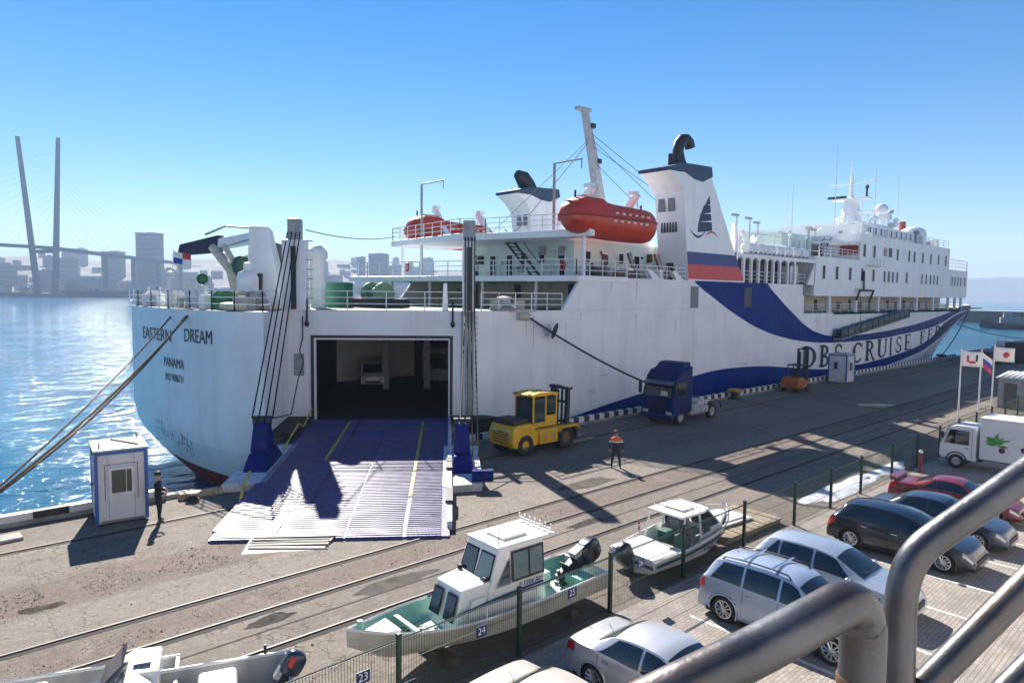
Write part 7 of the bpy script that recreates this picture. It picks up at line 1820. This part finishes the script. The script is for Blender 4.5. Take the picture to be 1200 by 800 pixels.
for s in (-1, 1):
    MB().add([(.05, s*.745, .85), (1.08, s*.64, .98), (.52, s*.61, 1.48), (.0, s*.672, 1.48)], [(0, 1, 2, 3)]).build('side_window', BG, t)
    MB().prismy([(-.1, .6), (1.0, .75), (1.1, .95), (-.1, .84)], s*.72, s*.76).build('coaming', BOATW, t)
    MB().tube([(1.3, s*.7, .95), (2.0, s*.42, 1.18), (2.45, 0, 1.2)], .015, 5).build('bow_rail', CHROME, t)
MB().box((.1, .3, .75), (.3, .4, .7)).build('console', mat('grey_vinyl', (.2, .21, .22), .6), t, bevel=.04)
for y in (-.3, .35): MB().box((-.4, y, .6), (.4, .4, .45)).build('seat', mat('teal_vinyl', (.04, .12, .1), .6), t, bevel=.05)
o = text_mesh('N 0473 AM', .17, 'registration', NVST, t)
for v in o.data.vertices: v.co = (v.co.x+.15, -.985+v.co.z, v.co.y+.52)
outboard(t, (-2.75, -.05, .5), .8, BLK, -.5, 'stern_drive')
for x in (-1.2, 1.2): MB().box((x, 0, .05), (.25, 1.0, .1)).build('keel_block', MATS['old_timber'], t)

# the boat cut off by the picture's lower edge
t = thing('open_boat', 'open boat with a navy outboard motor and blue tarpaulin at the bottom left edge', 'boat', (3.15, 13.25, -.04), rad(161))
boat_hull(t, 5.1, 1.85, [(0, .9), (.3, .9), (.6, .95), (.85, 1.05), (1, 1.15)], [(0, .1), (.6, .1), (.85, .3), (1, .85)], [(0, .35), (.5, .38), (.8, .55), (1, .95)], BOATW, mat('grey_boat_lining', (.4, .4, .38), .6, dirt=.4), .4, bow=.5)
MB().prismy([(-.1, .45), (.55, .45), (.7, 1.0), (.25, 1.25), (-.1, 1.05)], -.55, .75).build('console', BOATW, t, bevel=.05)
MB().add([(.62, -.5, 1.05), (.62, .7, 1.05), (.3, .66, 1.5), (.3, -.46, 1.5)], [(0, 1, 2, 3)]).build('windshield', BG, t)
MB().box((.1, .45, 1.2), (.3, .25, .12), ry=.3).build('blue_instrument', mat('slate_blue_plastic', (.1, .14, .22), .4), t)
MB().box((-1.2, -.2, .72), (.7, .7, .5)).build('seat', BOATW, t, bevel=.08)
m_ = MB(); rows = []
for k in range(9): rows.append([(-1.9+.28*k, .15+.11*q+.06*math.sin(k*1.3+q), .72+.08*math.sin(q*1.7+k)+.04*q) for q in range(6)])
m_.loft(rows, False, False); o = m_.build('blue_tarpaulin', mat('blue_tarpaulin', (.03, .1, .24), .55, bump=.6, bscale=5), t, smooth=180); o.modifiers.new('thickness', 'SOLIDIFY').thickness = .02
outboard(t, (-2.45, .1, .95), .62, mat('navy_cowl', (.012, .025, .06), .3, coat=.4), -.55)
MB().box((-2.52, .245, 1.22), (.1, .02, .2), ry=-.5).build('red_decal', mat('decal_red', (.5, .04, .04), .4), t)
for s in (-1, 1): MB().cyl((-2.1, s*.86, .9), (-2.1, s*.86, 1.12), .03, .03, 6).build('cleat', SOOT, t)

# a second boat beside it, only its windscreen box in view
t = thing('cuddy_boat', 'white boat with a windscreen box, cut off by the bottom left corner', 'boat', (1.75, 14.75, -.1), rad(161))
boat_hull(t, 4.6, 1.7, [(0, .85), (.3, .85), (.6, .9), (.85, 1.0), (1, 1.1)], [(0, .1), (.6, .1), (.85, .3), (1, .8)], [(0, .32), (.5, .35), (.8, .5), (1, .9)], BOATW, MATS['grey_boat_lining'], .38, bow=.5)
MB().loft([[(-1.0, y, z) for y, z in ((-.5, .5), (-.45, 1.05), (.45, 1.05), (.5, .5))], [(-1.5, y, z) for y, z in ((-.55, .5), (-.5, 1.28), (.5, 1.28), (.55, .5))], [(-2.0, y, z) for y, z in ((-.55, .5), (-.5, 1.25), (.5, 1.25), (.55, .5))]]).build('console', BOATW, t, bevel=.04)
MB().add([(-1.0, -.44, 1.08), (-1.0, .44, 1.08), (-1.42, .46, 1.5), (-1.42, -.46, 1.5)], [(0, 1, 2, 3)]).build('windshield', BG, t)
MB().box((-1.7, .1, 1.3), (.3, .35, .08)).build('instrument_panel', MATS['slate_blue_plastic'], t)
MB().box((.2, 0, .8), (.6, .7, .5)).build('seat', BOATW, t, bevel=.08)

# wooden stage with a white board
WOOD = mat('bleached_timber', (.34, .28, .2), .85, var=.25, scale=5, c2=(.18, .14, .1), bump=.4)
t = thing('timber_stage', 'low stage of bleached planks on the ground behind the white motor boat', 'pallet', (22.2, 12.5, 0), -.03)
pm_ = mesh_of(MB().box((0, 0, .2), (.36, 2.0, .05)), 'plank', WOOD)
for k in range(9): place('plank', pm_, t, (-1.6+.4*k, 0, random.uniform(-.008, .008)), random.uniform(-.015, .015))
for y in (-.85, 0, .85): MB().box((0, y, .09), (3.6, .12, .17)).build('bearer', WOOD, t)
o = tag(MB().box((0, 0, .05), (1.9, .95, .06)).box((0, 0, .1), (1.5, .6, .05)).build('white_board', BOATW, bevel=.01), 'flat white hatch board lying on the bleached planks', 'board'); o.location = (22.0, 12.6, .24); o.rotation_euler = (0, 0, -.1)

# ---------------------------------------------------------------- the green mesh fence with number plates
FG = mat('dark_green_fence_coat', (.012, .04, .028), .5, var=.1)
FY = 11.08
t = thing('mesh_fence', 'long dark green welded mesh fence between car park and quay', 'fence', (0, FY, 0))
FX = [.6, 3.9, 7.15, 10.4, 13.65, 17.0, 20.5, 24.1, 27.2, 30.2, 33.8, 37.2, 40.6, 44, 47.4, 50.8, 54.2, 57.6, 61, 64.4]
po_ = mesh_of(MB().box((0, 0, .78), (.085, .085, 1.6)), 'fence_post', FG); cap_ = mesh_of(MB().box((0, 0, 1.6), (.1, .1, .05)), 'post_cap', SOOT)
for x in FX: place('fence_post', po_, t, (x, 0, 0)); place('post_cap', cap_, t, (x, 0, 0))
def panel_mesh(W):
    m_ = MB(); n_ = int(W/.062)
    for k in range(n_+1):
        x = -W/2+W*k/n_; m_.add([(x-.005, 0, .06), (x+.005, 0, .06), (x, .005, .06), (x-.005, 0, 1.5), (x+.005, 0, 1.5), (x, .005, 1.5)], [(0, 1, 4, 3), (1, 2, 5, 4), (2, 0, 3, 5)])
    for z in (.1, .55, 1.0, 1.46):
        m_.tube([(-W/2, .006, z), (W/2, .006, z)], .006, 4)
    return mesh_of(m_, 'wire_mesh', FG)
PM = {}
for a, b in zip(FX, FX[1:]):
    W = round(b-a-.09, 2)
    if W not in PM: PM[W] = panel_mesh(W)
    tag(place('wire_mesh', PM[W], t, ((a+b)/2, 0, 0)), kind='stuff')
    MB().tube([(a+.04, 0, 1.5), (b-.04, 0, 1.5)], .018, 5).build('top_rail', FG, t)
PLB = mat('number_plate_blue', (.012, .03, .12), .4); PLW = mat('plate_digit_white', (.75, .75, .75), .5)
for nm, x, z, lb in (('23', 6.34, 1.05, 'blue plate numbered twenty-three on the fence left of the green boat\'s bow'), ('24', 9.25, .98, 'blue plate numbered twenty-four on the fence before the green boat\'s cuddy'), ('25', 12.15, .99, 'blue plate numbered twenty-five on the fence before the green boat\'s stern'), ('26', 14.9, 1.01, 'blue plate numbered twenty-six on the fence before the white motor boat\'s stern')):
    p = MB().box((0, 0, 0), (.29, .012, .24)).build('number_plate', PLB); p.location = (x, FY-.03, z)
    tag(p, lb, 'number plate', 'bay number plates on the fence')
    d = text_mesh(nm, .23, 'digits', PLW, p, .95)
    for v in d.data.vertices: v.co = (v.co.x, -.0085-v.co.z*.5, v.co.y)
# posts and clutter by the fence
t = thing('red_post', 'thin dark red post with a pale top by the fence behind the red coupe', 'post', (36.1, 10.6, 0))
MB().cyl((0, 0, 0), (0, 0, .95), .07, .07, 10).build('shaft', mat('dark_red_post', (.25, .03, .03), .5), t); MB().ball((0, 0, 1.02), .1, 10).build('head', BOATW, t)
t = thing('marker_post', 'short red and white marker post standing by the rail beside the white boat', 'post', (19.2, 14.35, 0))
for k in range(4): MB().cyl((0, 0, .1*k), (0, 0, .1*k+.1), .035, .035, 8).build('band', mat('marker_red', (.45, .06, .04), .5) if k % 2 else BOATW, t)

# flagpoles
FLW = mat('flag_white_cloth', (.75, .74, .72), .8, var=.03); FLR = mat('flag_red_cloth', (.55, .05, .05), .8); FLB = mat('flag_blue_cloth', (.04, .08, .4), .8); FLP = mat('flag_pink_red_cloth', (.6, .05, .1), .8)
def flag_strip(u0, u1, v0, v1, W, H, hang, ph=0, off=0):
    m_ = MB(); rows = []
    for k in range(5):
        v = lerp(v0, v1, k/4); row = []
        for q in range(13):
            u = lerp(u0, u1, q/12); row.append((u*W*(1-hang*.5), .07*math.sin(u*7+v*2+ph)*u+off, -v*H-hang*u*H*.8))
        rows.append(row)
    return m_.loft(rows, False, False)
def pole(x, y, h, label, rz, builder):
    t = thing('flagpole', label, 'flagpole', (x, y, 0), rz)
    MB().cyl((0, 0, 0), (0, 0, h), .055, .035, 10).build('pole', mat('white_pole_paint', (.75, .75, .75), .4), t); MB().ball((0, 0, h+.04), .06, 8).build('finial', CHROME, t)
    f = builder(t); f.location = (.05, 0, h-.15)
def fl_white(t, deco):
    f = flag_strip(0, 1, 0, 1, 1.5, 1.0, .12).build('flag', FLW, t, smooth=180); f.modifiers.new('thickness', 'SOLIDIFY').thickness = .004
    for args, m in deco:
        for off in (.014, -.014): flag_strip(*args, 1.5, 1.0, .12, off=off).build('flag_emblem', m, f, smooth=180)
    return f
def fl_tri(t):
    f = flag_strip(0, 1, 0, .34, 1.4, 1.0, .75).build('flag', FLW, t, smooth=180); f.modifiers.new('thickness', 'SOLIDIFY').thickness = .004
    flag_strip(0, 1, .34, .67, 1.4, 1.0, .75).build('blue_band', FLB, f, smooth=180); flag_strip(0, 1, .67, 1, 1.4, 1.0, .75).build('red_band', FLP, f, smooth=180)
    return f
NVF = mat('flag_navy_cloth', (.03, .03, .1), .8)
pole(52.0, 13.2, 5.05, 'left white flagpole with a white flag carrying a red arc', -.75, lambda t: fl_white(t, [((.22, .32, .25, .7), FLR), ((.32, .62, .62, .78), FLR), ((.62, .72, .2, .65), NVF)]))
pole(54.2, 12.6, 4.9, 'middle white flagpole with a limp white, blue and red flag', -.6, fl_tri)
pole(57.5, 12.6, 5.1, 'right white flagpole with a white flag carrying a red disc', -.75, lambda t: fl_white(t, [((.38, .72, .42, .6), FLR), ((.45, .65, .3, .42), FLR), ((.42, .62, .6, .72), FLR)]))

# grey hut, far quay clutter
t = thing('storage_hut', 'grey storage hut with a pale corrugated roof at the right edge beyond the fence', 'hut', (65.2, 12.3, 0), .05)
MB().box((0, 0, 1.15), (5, 2.4, 2.3)).build('wall', mat('grey_hut_sheet', (.3, .31, .33), .6, dirt=.4, streak=True), t)
m_ = MB(); rows = [[], []]
for k in range(33):
    y = -1.35+2.7*k/32; z = 2.36+.05*math.sin(k*1.57); rows[0].append((-2.65, y, z)); rows[1].append((2.65, y, z+.12))
m_.loft(rows, False, False); o = m_.build('roof', mat('pale_corrugated_roof', (.5, .52, .5), .5, dirt=.4), t, smooth=60); o.modifiers.new('thickness', 'SOLIDIFY').thickness = .05
MB().box((-2.52, .4, 1.0), (.04, .8, 1.9)).build('door', mat('dark_hut_door', (.1, .1, .1), .6), t)
for k, (x, y, w, d, h, c, lb) in enumerate(((104, 23.5, 7, 2.4, 1.5, (.03, .035, .05), 'dark flat trailer in the shade far along the quay, left one'), (113, 21.0, 9, 2.5, 2.4, (.05, .045, .05), 'dark container in the shade far along the quay behind the flags'), (128, 26.5, 8, 2.2, 1.2, (.5, .48, .44), 'pale launch hull resting on the far quay at the right edge'), (122, 19, 8, 2.5, 2.2, (.16, .07, .04), 'rusty brown container far along the quay at the right edge'))):
    t = thing('container' if k in (1, 3) else ('trailer' if k == 0 else 'launch'), lb, 'container' if k in (1, 3) else ('trailer' if k == 0 else 'boat'), (x, y, 0), random.uniform(-.15, .15))
    cm_ = mat('far_quay_%d' % k, c, .6, dirt=.3)
    if k == 2:
        MB().loft([[(-w/2, yy*.9, zz) for yy, zz in ((-1.1, 1.2), (-.8, .3), (0, .05), (.8, .3), (1.1, 1.2))], [(w*.2, yy, zz) for yy, zz in ((-1.1, 1.25), (-.8, .3), (0, .05), (.8, .3), (1.1, 1.25))], [(w/2, yy*.05, zz+.3) for yy, zz in ((-1.1, 1.25), (-.8, .6), (0, .4), (.8, .6), (1.1, 1.25))]], True, True).build('hull', cm_, t)
        MB().box((-1, 0, 1.6), (2.6, 1.6, .9)).build('cabin', BOATW, t, bevel=.1)
    else:
        MB().box((0, 0, h/2+.3), (w, d, h)).build('box', cm_, t, bevel=.03)
        r_ = MB()
        for q in range(int(w/.5)): r_.box((-w/2+.3+.5*q, -d/2-.02, h/2+.3), (.2, .06, h*.86))
        r_.build('corrugation', cm_, t)
        for q in (-1, 1): MB().box((q*w*.35, 0, .15), (.6, d*.9, .3)).build('support', SOOT, t)
p = polar(11.55, 322); t = thing('tug', 'dark tug boat at the right edge near the breakwater', 'boat', (p.x, p.y, WATER_Z), 1.9)
MB().loft([[(-9, y, z) for y, z in ((-2.6, 1.8), (-2.2, -.4), (2.2, -.4), (2.6, 1.8))], [(3, y, z) for y, z in ((-3, 2.2), (-2.4, -.4), (2.4, -.4), (3, 2.2))], [(10, y*.1, z) for y, z in ((-3, 3.4), (-2, .3), (2, .3), (3, 3.4))]]).build('hull', mat('tug_black', (.02, .022, .03), .5), t)
MB().box((0, 0, 3.2), (7, 3.4, 2.4)).box((1, 0, 5.2), (3, 2.6, 1.8)).build('wheelhouse', mat('tug_grey', (.2, .2, .22), .5), t, bevel=.1); MB().cyl((-3, 0, 3), (-3, 0, 6.5), .6, .5, 10).build('funnel', mat('tug_black', (.02, .022, .03), .5), t)

# flag at the ferry's stern
t = thing('ensign', 'red, white and blue ensign flying on a staff at the ferry\'s stern', 'flag', (12.7, 45.1, 7.27), 2.6)
MB().cyl((0, 0, 0), (-.25, 0, 3.5), .035, .025, 6).build('staff', RW, t)
def fl_q(u0, u1, v0, v1, m, par, nm):
    f = flag_strip(u0, u1, v0, v1, 1.2, .7, .3, 1.0); f.v = [(-x-.22, y, z+3.4) for x, y, z in f.v]; return f.build(nm, m, par, smooth=180)
f = fl_q(0, .5, 0, .5, FLW, t, 'flag'); fl_q(.5, 1, 0, .5, FLR, f, 'red_quarter'); fl_q(0, .5, .5, 1, FLB, f, 'blue_quarter'); fl_q(.5, 1, .5, 1, FLW, f, 'white_quarter')

# ---------------------------------------------------------------- foreground railing of the footbridge the view is taken from
PIPE = mat('grey_painted_pipe', (.12, .125, .135), .36, .75, var=.2, scale=9, c2=(.07, .072, .078), dirt=.75, dirtc=(.2, .11, .055), bump=.05, bscale=60)
def spline(pts, per=6):
    pts = [Vector(p) for p in pts]; out = []
    for i in range(len(pts)-1):
        p0, p1, p2, p3 = pts[max(i-1, 0)], pts[i], pts[i+1], pts[min(i+2, len(pts)-1)]
        for k in range(per):
            s = k/per; out.append(.5*((2*p1)+(p2-p0)*s+(2*p0-5*p1+4*p2-p3)*s*s+(3*p1-p0-3*p2+p3)*s**3))
    return out+[pts[-1]]
FZ = 6.62
t = thing('pipe_railing', 'thick grey pipe handrail, left foreground section bent down at its right end', 'railing', (.92, .33, FZ))
o_ = Vector((.92, .33, FZ))
Lp = [(-.25, .86, 7.44), (.1, .69, 7.63), (.323, .574, 7.734), (.432, .52, 7.781), (.556, .465, 7.824), (.749, .39, 7.873), (.85, .354, 7.899), (.89, .339, 7.909), (.912, .332, 7.899), (.921, .329, 7.877), (.924, .327, 7.80), (.924, .327, 7.2), (.924, .327, FZ)]
MB().tube([p-o_ for p in spline(Lp)], .0285, 24).build('handrail', PIPE, t, smooth=180)
MB().lathe([(.0295, 0), (.031, .004), (.031, .012), (.0295, .016)], 24, (.004, -.003, 7.79-FZ)).build('weld_seam', RUST, t, smooth=60)
MB().lathe([(.08, 0), (.08, .012), (.04, .014)], 20, (.004, -.003, 0)).build('base_plate', PIPE, t)
t = thing('pipe_railing', 'thick grey pipe handrail with lower bars, right foreground section rising to the right', 'railing', (1.546, 0.465, FZ))
o_ = Vector((1.546, 0.465, FZ))
Rp = [(1.948, 0.173, 8.095), (1.851, 0.253, 8.005), (1.767, 0.322, 7.927), (1.67, 0.402, 7.838), (1.624, 0.44, 7.795), (1.599, 0.46, 7.768), (1.58, 0.474, 7.733), (1.568, 0.481, 7.688), (1.562, 0.482, 7.634), (1.554, 0.476, 7.503), (1.546, 0.465, 7.2), (1.546, 0.465)]
Rp[-1] = (1.546, 0.465, FZ)
MB().tube([p-o_ for p in spline(Rp)], .0315, 24).build('handrail', PIPE, t, smooth=180)
for pts in ([(1.913, 0.185, 7.888), (1.758, 0.308, 7.692), (1.631, 0.408, 7.528), (1.554, 0.47, 7.427)], [(1.906, 0.175, 7.704), (1.751, 0.297, 7.506), (1.544, 0.461, 7.241)]):
    MB().tube([p-o_ for p in spline(pts)], .029, 20).build('lower_bar', PIPE, t, smooth=180)
MB().lathe([(.08, 0), (.08, .012), (.04, .014)], 20, (0, 0, 0)).build('base_plate', PIPE, t)
t = tag(MB().prism([(-1.4, .75), (.4, .2), (.95, .42), (1.5, .65), (1.72, .5), (1.3, -1.6), (-1.4, -1.6)], 6.42, FZ).build('footbridge_deck', M_CONC), 'concrete deck of the footbridge under the foreground railings', 'footbridge')
# ---------------------------------------------------------------- unseen sea terminal of the footbridge, added to bounce sunlight onto the shaded hull
TW = mat('bounce_terminal_render', (.7, .68, .67), .85, var=.08, scale=.6, dirt=.2, streak=True)
t = thing('unseen_bounce_terminal', 'long pale unseen sea terminal building added behind the footbridge to bounce sunlight on the hull', 'building', (30, -15, 0))
MB().box((0, 0, 7.7), (170, 12, 15.4)).build('wall', TW, t)
MB().box((0, 6.1, 15.6), (171, 1.2, .5)).build('cornice', TW, t)
wm_ = mesh_of(MB().box((0, 0, 0), (2.2, .12, 1.7)), 'window', CAR_GL); fm_ = mesh_of(MB().box((0, 0, -.95), (2.5, .25, .12)), 'sill', TW)
for k in range(36):
    for z in (2.4, 6.0, 9.6, 13.2):
        place('window', wm_, t, (-82+4.7*k, 6.0, z)); place('sill', fm_, t, (-82+4.7*k, 6.06, z))
